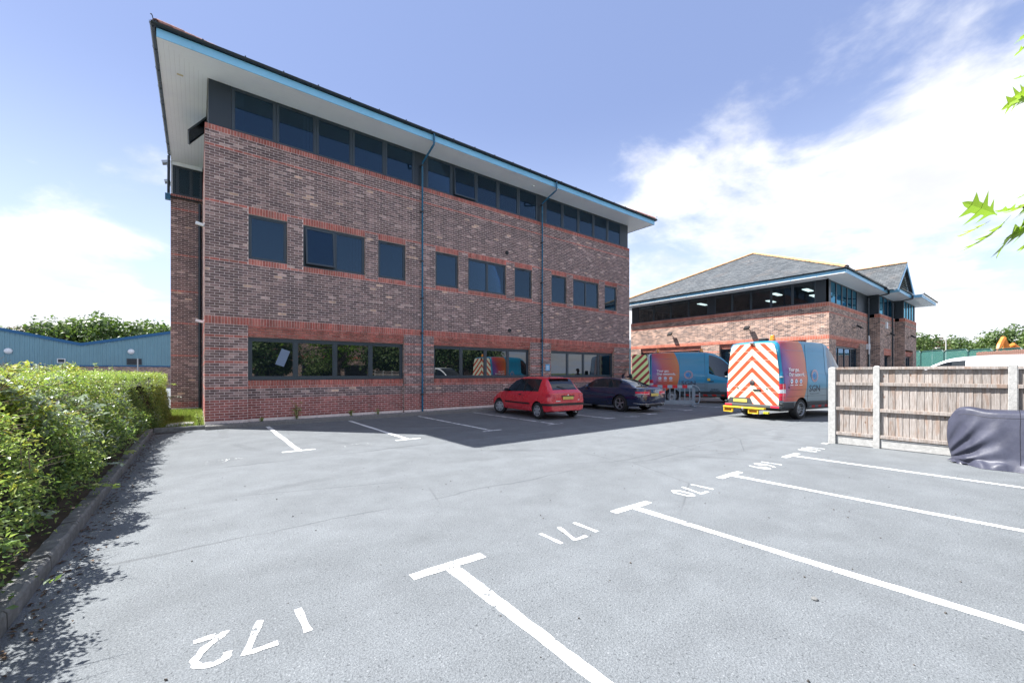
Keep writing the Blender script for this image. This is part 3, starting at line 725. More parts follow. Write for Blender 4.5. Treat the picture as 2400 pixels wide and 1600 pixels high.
# hipped roof
M_SLATE = None
def slate_mat():
    m = bpy.data.materials.new('roof_slate'); m.use_nodes = True; t = NT(m.node_tree); b = m.node_tree.nodes['Principled BSDF']
    uv = t.n('ShaderNodeUVMap'); uv.uv_map = 'UVMap'
    br = t.n('ShaderNodeTexBrick'); t.link(uv.outputs[0], br.inputs['Vector']); br.inputs['Scale'].default_value = 1
    br.inputs['Brick Width'].default_value = .28; br.inputs['Row Height'].default_value = .20; br.inputs['Mortar Size'].default_value = .008; br.inputs['Bias'].default_value = 0
    br.inputs['Color1'].default_value = (.045, .053, .058, 1); br.inputs['Color2'].default_value = (.10, .11, .115, 1); br.inputs['Mortar'].default_value = (.03, .032, .035, 1)
    oc = t.n('ShaderNodeNewGeometry').outputs['Position']
    lich = t.ramp(t.noise(oc, 5.5, 5, .75), .60, .70, 0, .75)
    c = t.mix(lich, br.outputs[0], (.34, .33, .31))
    c = t.mix(t.ramp(t.noise(oc, .9, 4, .6), .52, .75, 0, .35), c, (.15, .12, .10))
    t.link(c, b.inputs['Base Color']); b.inputs['Roughness'].default_value = .75
    bn = t.n('ShaderNodeBump'); bn.invert = True; bn.inputs['Strength'].default_value = .8; bn.inputs['Distance'].default_value = .015
    t.link(br.outputs['Fac'], bn.inputs['Height']); t.link(bn.outputs[0], b.inputs['Normal']); return m
M_SLATE = slate_mat()
def roof_mesh(name, polys, parent):
    me_b = MB()
    for p in polys: me_b.add(p, [tuple(range(len(p)))])
    me = me_b.mesh(name, M_SLATE); uv = me.uv_layers.new(name='UVMap')
    for f in me.polygons:
        nrm = f.normal; hz_ = Vector((-nrm.y, nrm.x, 0)); hz_ = hz_.normalized() if hz_.length > .01 else Vector((1, 0, 0)); up = nrm.cross(hz_)
        for li in f.loop_indices:
            c = me.vertices[me.loops[li].vertex_index].co; uv.data[li].uv = (c.dot(hz_), c.dot(up))
    return link(name, me, parent)
E0 = .06; zE = ZS + .285; run = (YB - YF) / 2 + E0; tp = math.tan(R(30)); zR = zE + run * tp; ym = (YF + YB) / 2
c1, c2, c3, c4 = (XL - E0, YF - E0, zE), (XR + E0, YF - E0, zE), (XR + E0, YB + E0, zE), (XL - E0, YB + E0, zE)
r1, r2 = (XL - E0 + run, ym, zR), (XR + E0 - run, ym, zR)
roof = roof_mesh('roof', [[c1, c2, r2, r1], [c2, c3, r2], [c3, c4, r1, r2], [c4, c1, r1]], OB)
M_HIP = mat('hip_tile_clay', (.42, .20, .15), .85, var=.4, scale=5, bump=.5, bscale=30)
def hip_tiles(p0, p1, parent, n, r=.12, m=None, L=None):
    p0, p1 = Vector(p0), Vector(p1); d = (p1 - p0); L = d.length / n; d.normalize()
    b = MB(); k = 7; side = d.cross(Vector((0, 0, 1))).normalized(); up = side.cross(d)
    for tt, rr in ((0, r), (L * 1.06, r * .88)):
        for i in range(k):
            a = math.pi * i / (k - 1); q = d * tt + side * math.cos(a) * rr + up * (math.sin(a) * rr * .8 - .02 + (.02 if tt else .0)); b.v.append(tuple(q))
        for i in range(k):
            a = math.pi * i / (k - 1); q = d * tt + side * math.cos(a) * (rr - .02) + up * (math.sin(a) * (rr - .02) * .8 - .02); b.v.append(tuple(q))
    for i in range(k - 1):
        b.f += [(i, i + 1, 2 * k + i + 1, 2 * k + i), (k + i + 1, k + i, 3 * k + i, 3 * k + i + 1), (i + 1, i, k + i, k + i + 1), (2 * k + i, 2 * k + i + 1, 3 * k + i + 1, 3 * k + i)]
    me = b.mesh('hip_tile', m or M_HIP, smooth=True)
    for i in range(n):
        link('hip_tile', me, parent, p0 + d * (L * i) + Vector((random.uniform(-.005, .005), random.uniform(-.005, .005), random.uniform(-.004, .008))))
hip_tiles(Vector(c1) + Vector((.02, .02, .03)), Vector(c1).lerp(Vector(r1), .3) + Vector((0, 0, .03)), roof, 11)
hip_tiles(Vector(c2) + Vector((-.02, .02, .03)), Vector(c2).lerp(Vector(r2), .3) + Vector((0, 0, .03)), roof, 11)
for c, s_ in ((c1, -1), (c2, 1)):
    MB().tube([(c[0] + s_ * .00, c[1], c[2] + .02), (c[0] + s_ * .02, c[1] - .02, c[2] + .08), (c[0] + s_ * .035, c[1] - .035, c[2] + .14), (c[0] + s_ * .05, c[1] - .05, c[2] + .15), (c[0] + s_ * .06, c[1] - .06, c[2] + .13)], .012, 6).build('hip_iron', M_GUTTER, roof)

# downpipes
for x in (6.55, 12.577):
    dp = MB().tube([(x, YF - .085, ZS + .21), (x, YF - .085, ZS - .10), (x, YF - .06, ZS - .16), (x, -.12, ZS - .42), (x, -.075, ZS - .48), (x, -.075, .10)], .036, 10).build('downpipe', M_PIPE, OB, smooth=True)
    for z in (9.35, 7.6, 5.75, 4.35, 3.05, 1.95, .75):
        b = MB().tube([(x, -.075, z - .035), (x, -.075, z + .035)], .047, 10); b.box(x - .07, -.05, z - .02, x + .07, -.006, z + .02); b.build('pipe_clip', M_GUTTER, dp)
dp = MB().tube([(-.09, 6.40, 8.35), (-.09, 6.40, .1)], .05, 10).build('downpipe', M_GUTTER, OB, smooth=True)
gutter((-1.0, 6.49), (-.01, 6.49), 8.46, (0, -1), OB, r=.05, brk=.5, ext=0)
MB().tube([(-1.05, 6.42, 10.0), (-1.06, 6.42, 8.55)], .045, 8).build('downpipe', M_GUTTER, OB, smooth=True)
MB().box(-1.16, 6.36, 8.28, -1.0, 6.49, 8.52).build('rainwater_hopper', M_PIPE, OB)
for (y, z) in ((7.6, 10.16), (9.2, 9.98)):
    b = MB(); b.cbox((-1.22, y, z), (.20, .28, .10), Euler((0, R(-20), 0)).to_matrix()); b.box(-1.16, y - .03, z - .16, -1.10, y + .03, z - .02); b.build('floodlight', M_STEEL, OB)
for (y, z) in ((.28, 5.78), (.55, 3.05)):
    b = MB(); b.cbox((-.11, y, z), (.20, .10, .07), Euler((0, R(12), 0)).to_matrix()); b.box(-.02, y - .03, z - .05, 0.0, y + .03, z + .05); b.build('wall_lamp', mat('lamp_white', (.75, .8, .82), .4), OB)
MB().box(-.62, .35, ZS - .006, -.48, .42, ZS + .002).build('soffit_vent', mat('vent_cream', (.62, .55, .34), .6), OB)
MB().box(10.75, -.62, ZS - .006, 10.98, -.52, ZS + .002).build('soffit_vent', M_WHITE, OB)
b = MB().lathe([(.0, -.03), (.05, -.03), (.06, 0)], 14, c=(11.7, -.45, ZS)); b.build('soffit_lamp', M_WHITE, OB)
for (x, z) in ((10.57, 6.80), (10.72, 3.42)):      # round boiler flues / vents
    b = MB().lathe([(.0, -.035), (.075, -.035), (.085, -.02), (.085, .01)], 18, 'y', c=(x, 0, z)); v_ = b.build('wall_vent', M_BLACK, OB)
    for q in range(-2, 3): MB().box(x - .07, -.045, z + q * .028 - .006, x + .07, -.034, z + q * .028 + .006).build('slat', M_BLACK, v_)
sg = MB().box(12.84, -.02, 1.66, 13.10, -.004, 1.96).build('notice', mat('notice_blue', (.12, .42, .70), .4), OB)
for q in range(4): MB().box(12.88, -.0225, 1.86 - q * .05, 13.05 - .03 * (q % 2), -.0202, 1.885 - q * .05).build('printed_line', mat('notice_white', (.75, .8, .85), .5), sg)
MB().cbox((1.95, .160, 2.03), (.25, .004, .52), Euler((0, R(20), 0)).to_matrix()).build('tilted_sheet', mat('sheet_blue_grey', (.16, .21, .30), .6), OB)  # tilted blue-grey sheet on the left ground floor window
# ================================================================== second office building (across the yard)
B2 = emp('office_building', (0, 0, 0), label='lower two storey brick office building with slate hipped roof behind the vans', cat='building')
BX, BY0, BY1 = 27.0, -7.2, 5.6
ZT, ZSF = 5.42, 6.68
def uvbox(parent, name, m, *bs):
    b = MB()
    for q in bs: b.box(*q)
    me = b.mesh(name, m); wall_uv(me); return link(name, me, parent)
WOP = [(4.70, -.08), (-1.31, -6.14)]     # openings in the west wall
w2 = emp('wall', parent=B2)
uvbox(w2, 'brickwork', M_BT, (BX, -.08 + .0, -.05, BX + .3, -1.31, 3.42) if 0 else (BX, -1.31, -.05, BX + .3, -.08, 3.42), (BX, 4.70, -.05, BX + .3, BY1, 3.42), (BX, BY0, -.05, BX + .3, -6.14, 3.42), (BX, BY0, 3.646, BX + .3, BY1, 5.20), (BX + .3, BY1 - .3, -.05, 44, BY1, 5.2))
uvbox(w2, 'plinth_band', M_BTRED, *[(BX - .003, a, 2.9 - .45 * k, BX, c, 2.975 - .45 * k) for k in range(6) for a, c in ((-1.31, -.08), (4.70, BY1), (BY0, -6.14))])
uvbox(w2, 'soldier_course', M_SOLD, (BX - .006, BY0 - .006, 3.42, BX + .29, BY1, 3.646), (BX - .006, BY0 - .006, 5.20, BX + .29, BY1, ZT))
uvbox(w2, 'string_course', M_BTRED, (BX - .004, BY0 - .004, 4.835, BX, BY1, 4.91))
for a, c in WOP:       # recessed corbelled heads and shop windows
    a, c = min(a, c), max(a, c)
    for k in range(4): uvbox(w2, 'corbel_course', M_BTRED, (BX + .06 + .025 * (3 - k), a, 3.12 + k * .075, BX + .3, c, 3.19 + k * .075))
    fr = MB(); fr.box(BX + .2, a, .9, BX + .28, c, 1.0); fr.box(BX + .2, a, 3.0, BX + .28, c, 3.11)
    for q in range(6): y = a + (c - a) * q / 5; fr.box(BX + .2, y - .04, 1.0, BX + .28, y + .04, 3.0)
    fo = fr.build('window', M_FRAME, B2)
    for q in range(5): MB().box(BX + .235, a + (c - a) * q / 5 + .05, 1.02, BX + .245, a + (c - a) * (q + 1) / 5 - .05, 2.98).build('pane', M_GLASS, fo)
    uvbox(w2, 'apron', M_BT, (BX + .12, a, -.05, BX + .3, c, .9))
# south walls: three blocks, each stepping forward
BLK = [(27.0, 35.2, -7.2), (35.2, 39.4, -7.77), (39.4, 43.6, -8.3)]
SOP = {0: [(28.2, 33.1, 3.0, True)], 1: [(36.3, 38.2, 2.75, False)], 2: [(39.6, 42.3, 2.75, True)]}
for k, (xa, xb, y) in enumerate(BLK):
    rects = [(xa + (.3 if k == 0 else 0), y, 3.42 if k == 0 else 3.2, xb, y + .3, 5.20)]
    if k: rects.append((xa, y + .3, -.05, xa + .3, y + .9, 5.20))
    cur = xa + (.0 if k else .0)
    for (p, q, h, corb) in SOP[k]:
        rects += [(max(cur, xa + (.3 if k == 0 else 0)), y, -.05, p, y + .3, 3.42 if k == 0 else 3.2)]; cur = q
        if corb:
            for z in range(4): uvbox(w2, 'corbel_course', M_BTRED, (p, y + .03 + .025 * (3 - z), h + .02 + z * .075 if k else 3.12 + z * .075, q, y + .3, h + .09 + z * .075 if k else 3.19 + z * .075))
        else: uvbox(w2, 'soldier_course', M_SOLD, (p - .1, y - .005, h, q + .1, y + .29, 3.2))
        n_ = 4 if q - p > 2 else 2
        top = 3.11 if k == 0 else h
        fr = MB(); fr.box(p, y + .2, top - .1, q, y + .28, top); fr.box(p, y + .2, .1, q, y + .28, .2)
        for z in range(n_ + 1): x = p + (q - p) * z / n_; fr.box(x - .04, y + .2, .2, x + .04, y + .28, top - .1)
        fo = fr.build('window', M_FRAME, B2)
        for z in range(n_): MB().box(p + (q - p) * z / n_ + .05, y + .235, .22, p + (q - p) * (z + 1) / n_ - .05, y + .245, top - .12).build('pane', M_GLASS, fo)
    rects += [(cur, y, -.05, xb, y + .3, 3.42 if k == 0 else 3.2)]
    uvbox(w2, 'brickwork', M_BT, *rects)
    if k == 0: uvbox(w2, 'soldier_course', M_SOLD, (xa + .29, y - .006, 3.42, xb, y + .29, 3.646), (xa + .29, y - .006, 5.20, xb, y + .29, ZT))
    else: uvbox(w2, 'soldier_course', M_SOLD, (xa - .006, y - .006, 5.20, xb, y + .29, ZT))
    uvbox(w2, 'string_course', M_BTRED, (xa + (.0 if k else .0), y - .004, 4.835, xb, y, 4.91))
uvbox(w2, 'brickwork', M_BT, (43.3, -8.0, -.05, 43.6, BY1, 5.2))
MB().box(BX + .02, BY0 + .02, ZT - .03, 43.5, BY1 - .02, ZT).build('floor_slab', mat('office_carpet', (.06, .065, .07), .9), B2)
# window band of the upper floor (west, then south and north); frames, panes, dark corner panels
def strip_w(x, y0, y1, n):           # west facing
    L = (y1 - y0) / n
    for i in range(n):
        a, c = y0 + i * L, y0 + (i + 1) * L; b = MB()
        b.box(x, a, ZT + .002, x + .07, c, ZT + .07); b.box(x, a, ZSF - .07, x + .07, c, ZSF - .002); b.box(x, a, ZT + .07, x + .07, a + .06, ZSF - .07); b.box(x, c - .06, ZT + .07, x + .07, c, ZSF - .07)
        f = b.build('window', M_FRAME, B2); MB().box(x + .03, a + .06, ZT + .07, x + .036, c - .06, ZSF - .07).build('pane', M_GLASST, f)
def strip_s(y, x0, x1, n, m=None, face=1):
    L = (x1 - x0) / n
    for i in range(n):
        b = MB(); a, c = x0 + i * L, x0 + (i + 1) * L; b.frame(a, ZT + .002, c, ZSF - .002, .055, y, y + .07)
        f = b.build('window', M_FRAME, B2); MB().box(a + .055, y + .03, ZT + .057, c - .055, y + .036, ZSF - .057).build('pane', m or M_GLASST, f)
XW = BX + .05
M_GLASSS = glass_mat('office_glass_blue', (.004, .03, .06), ior=1.9, refl=(.30, .75, 1.0))
for a, c in ((5.0, 5.55), (-.98, -.54), (-7.15, -6.58)): MB().box(XW, a, ZT + .001, XW + .1, c, ZSF).build('panel', M_PANEL, B2)
strip_w(XW, -.54, 5.0, 4); strip_w(XW, -6.58, -.98, 5)
MB().box(XW, -7.15, ZT + .001, XW + .45, -7.05, ZSF).build('panel', M_PANEL, B2)
strip_s(-7.14, 27.5, 32.7, 5, M_GLASSS); MB().box(32.7, -7.14, ZT, 35.25, -7.04, ZSF).build('panel', M_PANEL, B2); MB().box(35.22, -7.7, ZT, 35.32, -7.04, ZSF).build('panel', M_PANEL, B2)
strip_s(-7.71, 35.32, 38.9, 3, M_GLASSS); MB().box(38.9, -7.71, ZT, 39.45, -7.6, ZSF).build('panel', M_PANEL, B2)
strip_s(-8.24, 39.5, 43.2, 4, M_GLASSS); MB().box(39.42, -8.24, ZT, 39.5, -7.6, ZSF).build('panel', M_PANEL, B2); MB().box(43.4, -8.1, ZT, 43.5, 5.4, ZSF).build('panel', M_PANEL, B2); MB().box(36, -7.4, ZT, 43.4, -7.3, ZSF).build('partition', M_BLACK, B2); MB().box(43.2, -8.24, ZT, 43.5, -8.1, ZSF).build('panel', M_PANEL, B2)
strip_s(BY1 - .12, 27.5, 33, 6); MB().box(33, BY1 - .12, ZT, 43.5, BY1 - .05, ZSF).build('panel', M_PANEL, B2)
MB().box(35.5, -7.0, ZT, 35.6, BY1 - .2, ZSF).build('partition', mat('partition', (.10, .10, .10), .9), B2)
MB().box(BX + .06, BY0 + .08, ZSF - .03, 35.5, BY1 - .14, ZSF - .015).build('ceiling', mat('ceiling_tile', (.22, .22, .22), .9), B2)
M_LAMP = bpy.data.materials.new('ceiling_lamp_lit'); M_LAMP.use_nodes = True
_b = pbsdf(M_LAMP); _b.inputs['Base Color'].default_value = (.9, .9, .85, 1); _b.inputs['Emission Color'].default_value = (1, .98, .9, 1); _b.inputs['Emission Strength'].default_value = 1.0
for x in (29.0, 31.6):
    for y in ((-5.6, -3.9, 1.0) if x < 30 else (-5.2, -2.6)): MB().box(x, y, ZSF - .07, x + 1.1, y + .28, ZSF - .031).build('ceiling_lamp', M_LAMP, B2)
for i in range(5):
    y = -6 + i * 2.2; MB().box(31, y, ZT, 32.4, y + .7, ZT + .72).build('desk', mat('desk_top', (.15, .13, .11), .6), B2)
# roof with overhanging eaves
O2 = .95; X0r, Y0r, Y1r = BX - O2, BY0 - O2, BY1 + O2
def soffit(poly, dirx):
    vs = [(x, y, ZSF) for x, y in poly] + [(x, y, ZSF + .02) for x, y in poly]; n = len(poly)
    MB().add(vs, [tuple(range(n))[::-1], tuple(range(n, 2 * n))] + [(i, (i + 1) % n, n + (i + 1) % n, n + i) for i in range(n)]).build('soffit', M_WHITE, B2)
def soffit_boards(x0, x1, y0, y1, along, n=9):
    for i in range(n):
        if along == 'y': MB().box(x0 + (x1 - x0) * i / n + .003, y0, ZSF - .004, x0 + (x1 - x0) * (i + 1) / n - .003, y1, ZSF + .008).build('soffit_board', M_WHITE, B2)
        else: MB().box(x0, y0 + (y1 - y0) * i / n + .003, ZSF - .004, x1, y0 + (y1 - y0) * (i + 1) / n - .003, ZSF + .008).build('soffit_board', M_WHITE, B2)
soffit_boards(X0r, BX + .06, Y0r + .95, Y1r, 'y'); soffit_boards(X0r, 35.0, Y0r, BY0 + .06, 'x')
soffit_boards(35.0, 38.6, -8.72, -7.7, 'x'); soffit_boards(38.6, 44.4, -9.25, -8.2, 'x')
MB().box(X0r + .01, Y0r + .01, ZSF + .010, 35.0, Y1r, ZSF + .03).build('soffit_backing', M_WHITE, B2); MB().box(35.0, -8.71, ZSF + .010, 44.4, Y1r, ZSF + .03).build('soffit_backing', M_WHITE, B2)
for q in ((X0r - .02, Y0r - .02, X0r, Y1r), (X0r, Y0r - .02, 35.0, Y0r), (34.98, -8.74, 38.6, -8.72), (38.58, -9.27, 44.4, -9.25), (34.98, -8.72, 35.0, Y0r), (38.58, -9.25, 38.6, -8.72), (44.38, -9.25, 44.4, 0)):
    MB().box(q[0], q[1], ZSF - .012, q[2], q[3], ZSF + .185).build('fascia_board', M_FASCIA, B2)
M_TRIM = mat('sunlit_edge_and_trim_white', (.82, .82, .80), .5)
n_ = 12
for i in range(n_): MB().box(X0r - .035, Y0r + (Y1r - Y0r) * i / n_ + .02, ZSF - .013, X0r - .02, Y0r + (Y1r - Y0r) * (i + 1) / n_ - .02, ZSF + .02).build('sunlit_edge_strip', M_TRIM, B2)  # white strip stands in for the sunlit lower edge of the fascia
gutter((X0r - .02, Y0r - .02), (X0r - .02, Y1r), ZSF + .245, (-1, 0), B2, brk=.9, r=.055)
gutter((X0r - .02, Y0r - .02), (35.0, Y0r - .02), ZSF + .245, (0, -1), B2, brk=.9, r=.055); gutter((35.05, -8.74), (38.6, -8.74), ZSF + .245, (0, -1), B2, brk=.9, r=.055); gutter((38.65, -9.27), (44.4, -9.27), ZSF + .245, (0, -1), B2, brk=.9, r=.055)
zE2 = ZSF + .26; rise = 3.72; hw = (Y1r - Y0r) / 2; ap = (X0r + hw * 1.02, (Y0r + Y1r) / 2, zE2 + rise)
e = .05; cA, cB = (X0r - e, Y0r - e, zE2), (X0r - e, Y1r + e, zE2)
rE = (40.0, ap[1], ap[2]); cC, cD = (44.4, Y0r - e, zE2), (44.4, Y1r + e, zE2)
roof2 = roof_mesh('roof', [[cA, cB, ap][::-1], [cA, cC, rE, ap], [cB, ap, rE, cD], [cC, cD, rE]], B2)
M_RIDGE = mat('ridge_tile_lichen', (.34, .20, .145), .85, var=.35, scale=3.5, hue=(.42, .25, .11), bump=.4, bscale=30)
hip_tiles(Vector(cA) + Vector((0, 0, .02)), Vector(ap) + Vector((0, 0, .02)), roof2, 24, .13, M_RIDGE); hip_tiles(Vector(cB) + Vector((0, 0, .02)), Vector(ap) + Vector((0, 0, .02)), roof2, 24, .13, M_RIDGE)
hip_tiles(Vector(ap) + Vector((0, 0, .02)), Vector(rE) + Vector((0, 0, .02)), roof2, 14, .13, M_RIDGE)
# gable with louvres
gx0, gx1, gy = 34.2, 39.6, -8.65; gm = (gx0 + gx1) / 2; gz0, gz1 = ZSF + .12, 8.75
gr = roof_mesh('gable_roof', [[(gx0 - .2, gy - .15, gz0 - .06), (gm, gy - .15, gz1 + .06), (gm, 0, gz1 + .06), (gx0 - .2, 0, gz0 - .06)], [(gx1 + .2, gy - .15, gz0 - .06), (gx1 + .2, 0, gz0 - .06), (gm, 0, gz1 + .06), (gm, gy - .15, gz1 + .06)]], B2)
hip_tiles((gm, gy - .15, gz1 + .07), (gm, 0, gz1 + .07), gr, 20, .11, M_RIDGE)
MB().prism([(gx0, gz0), (gx1, gz0), (gm, gz1)], 'y', gy + .10, gy + .16).build('gable_wall', M_WHITE, B2)
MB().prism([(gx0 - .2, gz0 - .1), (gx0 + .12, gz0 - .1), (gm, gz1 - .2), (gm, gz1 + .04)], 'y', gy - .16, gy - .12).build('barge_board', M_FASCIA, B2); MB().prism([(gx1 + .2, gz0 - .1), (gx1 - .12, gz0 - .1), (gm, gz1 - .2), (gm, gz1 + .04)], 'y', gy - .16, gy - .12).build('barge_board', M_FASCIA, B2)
b = MB().prism([(gx0 + .75, gz0 + .12), (gx1 - .75, gz0 + .12), (gm, gz1 - .45)], 'y', gy + .06, gy + .09); lv = b.build('louvre', M_BLACK, B2)
for k in range(9):
    z = gz0 + .16 + k * .14; hwid = (gx1 - gx0 - 1.5) / 2 * (1 - (z - gz0 - .12) / (gz1 - .45 - gz0 - .12)) - .03
    if hwid > .06: MB().cbox((gm, gy + .02, z), (hwid * 2, .09, .02), Euler((R(35), 0, 0)).to_matrix()).build('slat', M_FRAME, lv)
# downpipes, conduit, alarm box, floodlights
for (x, y, yw) in ((34.9, Y0r - .09, -7.28), (38.5, -8.83, -7.85)):
    MB().tube([(x, y, ZSF + .14), (x, y, ZSF - .06), (x - .1, y + .1, ZSF - .10), (x - .2, yw, ZSF - .22), (x - .2, yw, .1)], .05, 8).build('downpipe', M_GUTTER, B2, smooth=True)
MB().tube([(35.0, -7.26, .1), (35.0, -7.26, 3.9), (34.95, -7.22, 4.0)], .05, 8).build('conduit', M_STEEL, B2, smooth=True)
MB().tube([(34.0, -7.45, 2.75), (34.0, -7.45, 3.95)], .03, 8).build('antenna', mat('antenna_white', (.75, .78, .8), .5), B2); MB().box(34.5, -7.36, 3.1, 34.8, -7.2, 3.45).build('junction_box', mat('box_white', (.75, .78, .8), .5), B2)
MB().box(36.6, -7.86, 4.55, 36.9, -7.77, 4.98).build('alarm_box', mat('alarm_white', (.78, .8, .8), .45), B2)
def flood(p, d, parent):
    """wall floodlight on an arm: p on the wall, d outward"""
    p = Vector(p); d = Vector(d); f = MB().tube([p, p + d * .18 + Vector((0, 0, .03))], .025, 6).build('floodlight', M_BLACK, parent)
    ang = math.atan2(d.y, d.x); Mx = Euler((0, R(38), ang)).to_matrix()
    MB().cbox(p + d * .30 + Vector((0, 0, .05)), (.30, .30, .10), Mx).build('lamp_housing', M_BLACK, f, bevel=.01)
    MB().cbox(p + d * .30 + Vector((0, 0, .05)) + Mx @ Vector((0, 0, -.055)), (.26, .26, .01), Mx).build('lamp_glass', M_STEEL, f)
for y in (2.07, -3.12): flood((BX, y, 4.28), (-1, 0, 0), B2)
flood((31.6, -7.2, 4.3), (0, -1, 0), B2); flood((37.0, -7.77, 4.1), (0, -1, 0), B2); flood((40.4, -8.3, 4.1), (0, -1, 0), B2)

# ================================================================== blue warehouse beyond the hedge
M_CLAD = mat('cladding_teal', (.16, .30, .36), .45, var=.08, scale=.6)
M_CLADT = mat('trim_dark_blue', (.008, .10, .24), .4)
WH = emp('warehouse', label='teal ribbed metal warehouse with dark blue valley roof edge beyond the hedge', cat='building')
WY = 43.0; vx, vz = -9.2, 4.32; sl_ = .233
prof = [(-22.0, vz + (9.2 - 22 + 9.2) * 0 + 2.98 - .45), (-22.0 + 1.9, vz + sl_ * 10.9), (vx, vz), (3.0, vz + sl_ * 12.2), (15.0, vz + sl_ * .2)]
def roofz(x):
    if x < vx: return vz + sl_ * min(vx - x, 2 * 11.5 - (vx - x) if vx - x > 11.5 else vx - x)
    return vz + sl_ * (min(x - vx, 23 - (x - vx)))
pn = .30; x = -26.0; k = 0
while x < 8:      # one cladding sheet = three ribs
    b = MB()
    for q in range(3):
        a = x + q * pn; z0, z1 = 2.28, None
        for (s0, s1, y) in ((a, a + .16, WY - .0), (a + .20, a + .26, WY - .045)):
            b.add([(s0, y, z0), (s1, y, z0), (s1, y, roofz(s1)), (s0, y, roofz(s0))], [(0, 1, 2, 3)])
        b.add([(a + .16, WY, z0), (a + .20, WY - .045, z0), (a + .20, WY - .045, roofz(a + .2)), (a + .16, WY, roofz(a + .16))], [(0, 1, 2, 3)])
        b.add([(a + .26, WY - .045, z0), (a + .30, WY, z0), (a + .30, WY, roofz(a + .3)), (a + .26, WY - .045, roofz(a + .26))], [(0, 1, 2, 3)])
    b.build('cladding_sheet', M_CLAD, WH); x += 3 * pn
rx = [-26, vx - 11.5, vx, vx + 11.5, 12]
for a, c in zip(rx[:-1], rx[1:]):
    z0, z1 = roofz(a), roofz(c); MB().add([(a, WY - .14, z0 - .12), (c, WY - .14, z1 - .12), (c, WY - .14, z1 + .16), (a, WY - .14, z0 + .16), (a, WY + .05, z0 - .12), (c, WY + .05, z1 - .12), (c, WY + .05, z1 + .16), (a, WY + .05, z0 + .16)], [(0, 1, 2, 3), (7, 6, 5, 4), (0, 4, 5, 1), (3, 2, 6, 7), (0, 3, 7, 4), (1, 5, 6, 2)]).build('verge_trim', M_CLADT, WH)
    MB().add([(a, WY + .05, z0 + .1), (c, WY + .05, z1 + .1), (c, WY + 12, z1 + .1), (a, WY + 12, z0 + .1)], [(0, 1, 2, 3)]).build('roof', M_CLADT, WH)
me = MB().box(-26, WY - .02, -.1, 8, WY + .2, 2.26).mesh('plinth', M_BT); wall_uv(me); link('plinth', me, WH)
MB().box(-26, WY - .10, 2.2, 8, WY - .02, 2.32).build('flashing', M_CLADT, WH)
MB().box(-26, WY + .05, 2.3, -25.9, WY + 12, 5).build('side_wall', M_CLAD, WH); MB().box(7.9, WY + .05, 0, 8, WY + 12, 5).build('side_wall', M_CLAD, WH)
for (x, z, wd, hh, m_) in ((-10.5, 2.72, .55, .42, 0), (-5.35, 2.72, 1.15, .62, 1)):
    f = MB().frame(x - wd / 2, z - hh / 2, x + wd / 2, z + hh / 2, .06, WY - .12, WY - .05).build('wall_grille', mat('grille_white', (.75, .78, .8), .5) if not m_ else M_FRAME, WH)
    MB().box(x - wd / 2 + .06, WY - .09, z - hh / 2 + .06, x + wd / 2 - .06, WY - .05, z + hh / 2 - .06).build('backing', M_BLACK, f)
    for q in range(5): MB().box(x - wd / 2 + .06, WY - .11, z - hh / 2 + .08 + q * (hh - .14) / 5, x + wd / 2 - .06, WY - .091, z - hh / 2 + .11 + q * (hh - .14) / 5).build('slat', M_FRAME, f)
for (x, z) in ((-13.8, 3.55), (-5.6, 3.75)):
    b = MB().lathe([(.0, -.22), (.12, -.20), (.24, -.10), (.27, 0)], 16, 'y', c=(x, WY - .05, z)); b.build('bulkhead_lamp', mat('bulkhead_white', (.8, .82, .84), .4), WH, smooth=True)
MB().tube([(-4.9, WY - 2.2, 0), (-4.9, WY - 2.2, 3.0)], .06, 8).build('bollard_post', M_STEEL).__class__
tag(bpy.data.objects['bollard_post'], 'grey steel post standing in front of the warehouse grille', 'post')

SD = emp('shed', (42.5, 17.5, 0), R(-20), 'pale blue metal shed glimpsed in the gap between the two brick buildings', 'building')
MB().box(-4, -3, 0, 6, 3, 4.4).build('wall', M_CLAD, SD); MB().box(-4.2, -3.2, 4.4, 6.2, 3.2, 5.4).build('roof_edge', mat('shed_pale', (.55, .68, .74), .5), SD)
for k in range(20): MB().box(-3.9 + k * .5, -3.04, 0, -3.75 + k * .5, -3.0, 4.4).build('rib', M_CLAD, SD)
# ================================================================== foliage
def leaf_mesh(name, Pn, Nn, size, tone, m, aspect=.5, fold=.25):
    n = len(Pn); Nn = Nn / np.maximum(1e-6, np.linalg.norm(Nn, axis=1, keepdims=True))
    rv = RS.normal(size=(n, 3)); U = np.cross(Nn, rv); U /= np.maximum(1e-6, np.linalg.norm(U, axis=1, keepdims=True)); Vv = np.cross(Nn, U)
    sz = size[:, None] if np.ndim(size) else np.full((n, 1), size)
    A = Pn - U * sz * .5; T = Pn + U * sz * .5; mid = Pn + U * sz * .02 + Nn * sz * fold * .5
    L = mid + Vv * sz * aspect * .5; Rr = mid - Vv * sz * aspect * .5
    co = np.stack([A, Rr, T, L], axis=1).reshape(-1, 3).astype(np.float32)
    me = bpy.data.meshes.new(name); me.vertices.add(4 * n); me.vertices.foreach_set('co', co.ravel())
    me.loops.add(6 * n); idx = (np.arange(n)[:, None] * 4 + np.array([0, 1, 2, 0, 2, 3])[None]).ravel().astype(np.int32); me.loops.foreach_set('vertex_index', idx)
    me.polygons.add(2 * n); me.polygons.foreach_set('loop_start', (np.arange(2 * n) * 3).astype(np.int32)); me.polygons.foreach_set('loop_total', np.full(2 * n, 3, np.int32))
    me.update(calc_edges=True); me.validate()
    me.materials.append(m); at = me.attributes.new('leaf_tone', 'FLOAT', 'POINT'); at.data.foreach_set('value', np.repeat(np.clip(tone, 0, 1), 4).astype(np.float32))
    return me
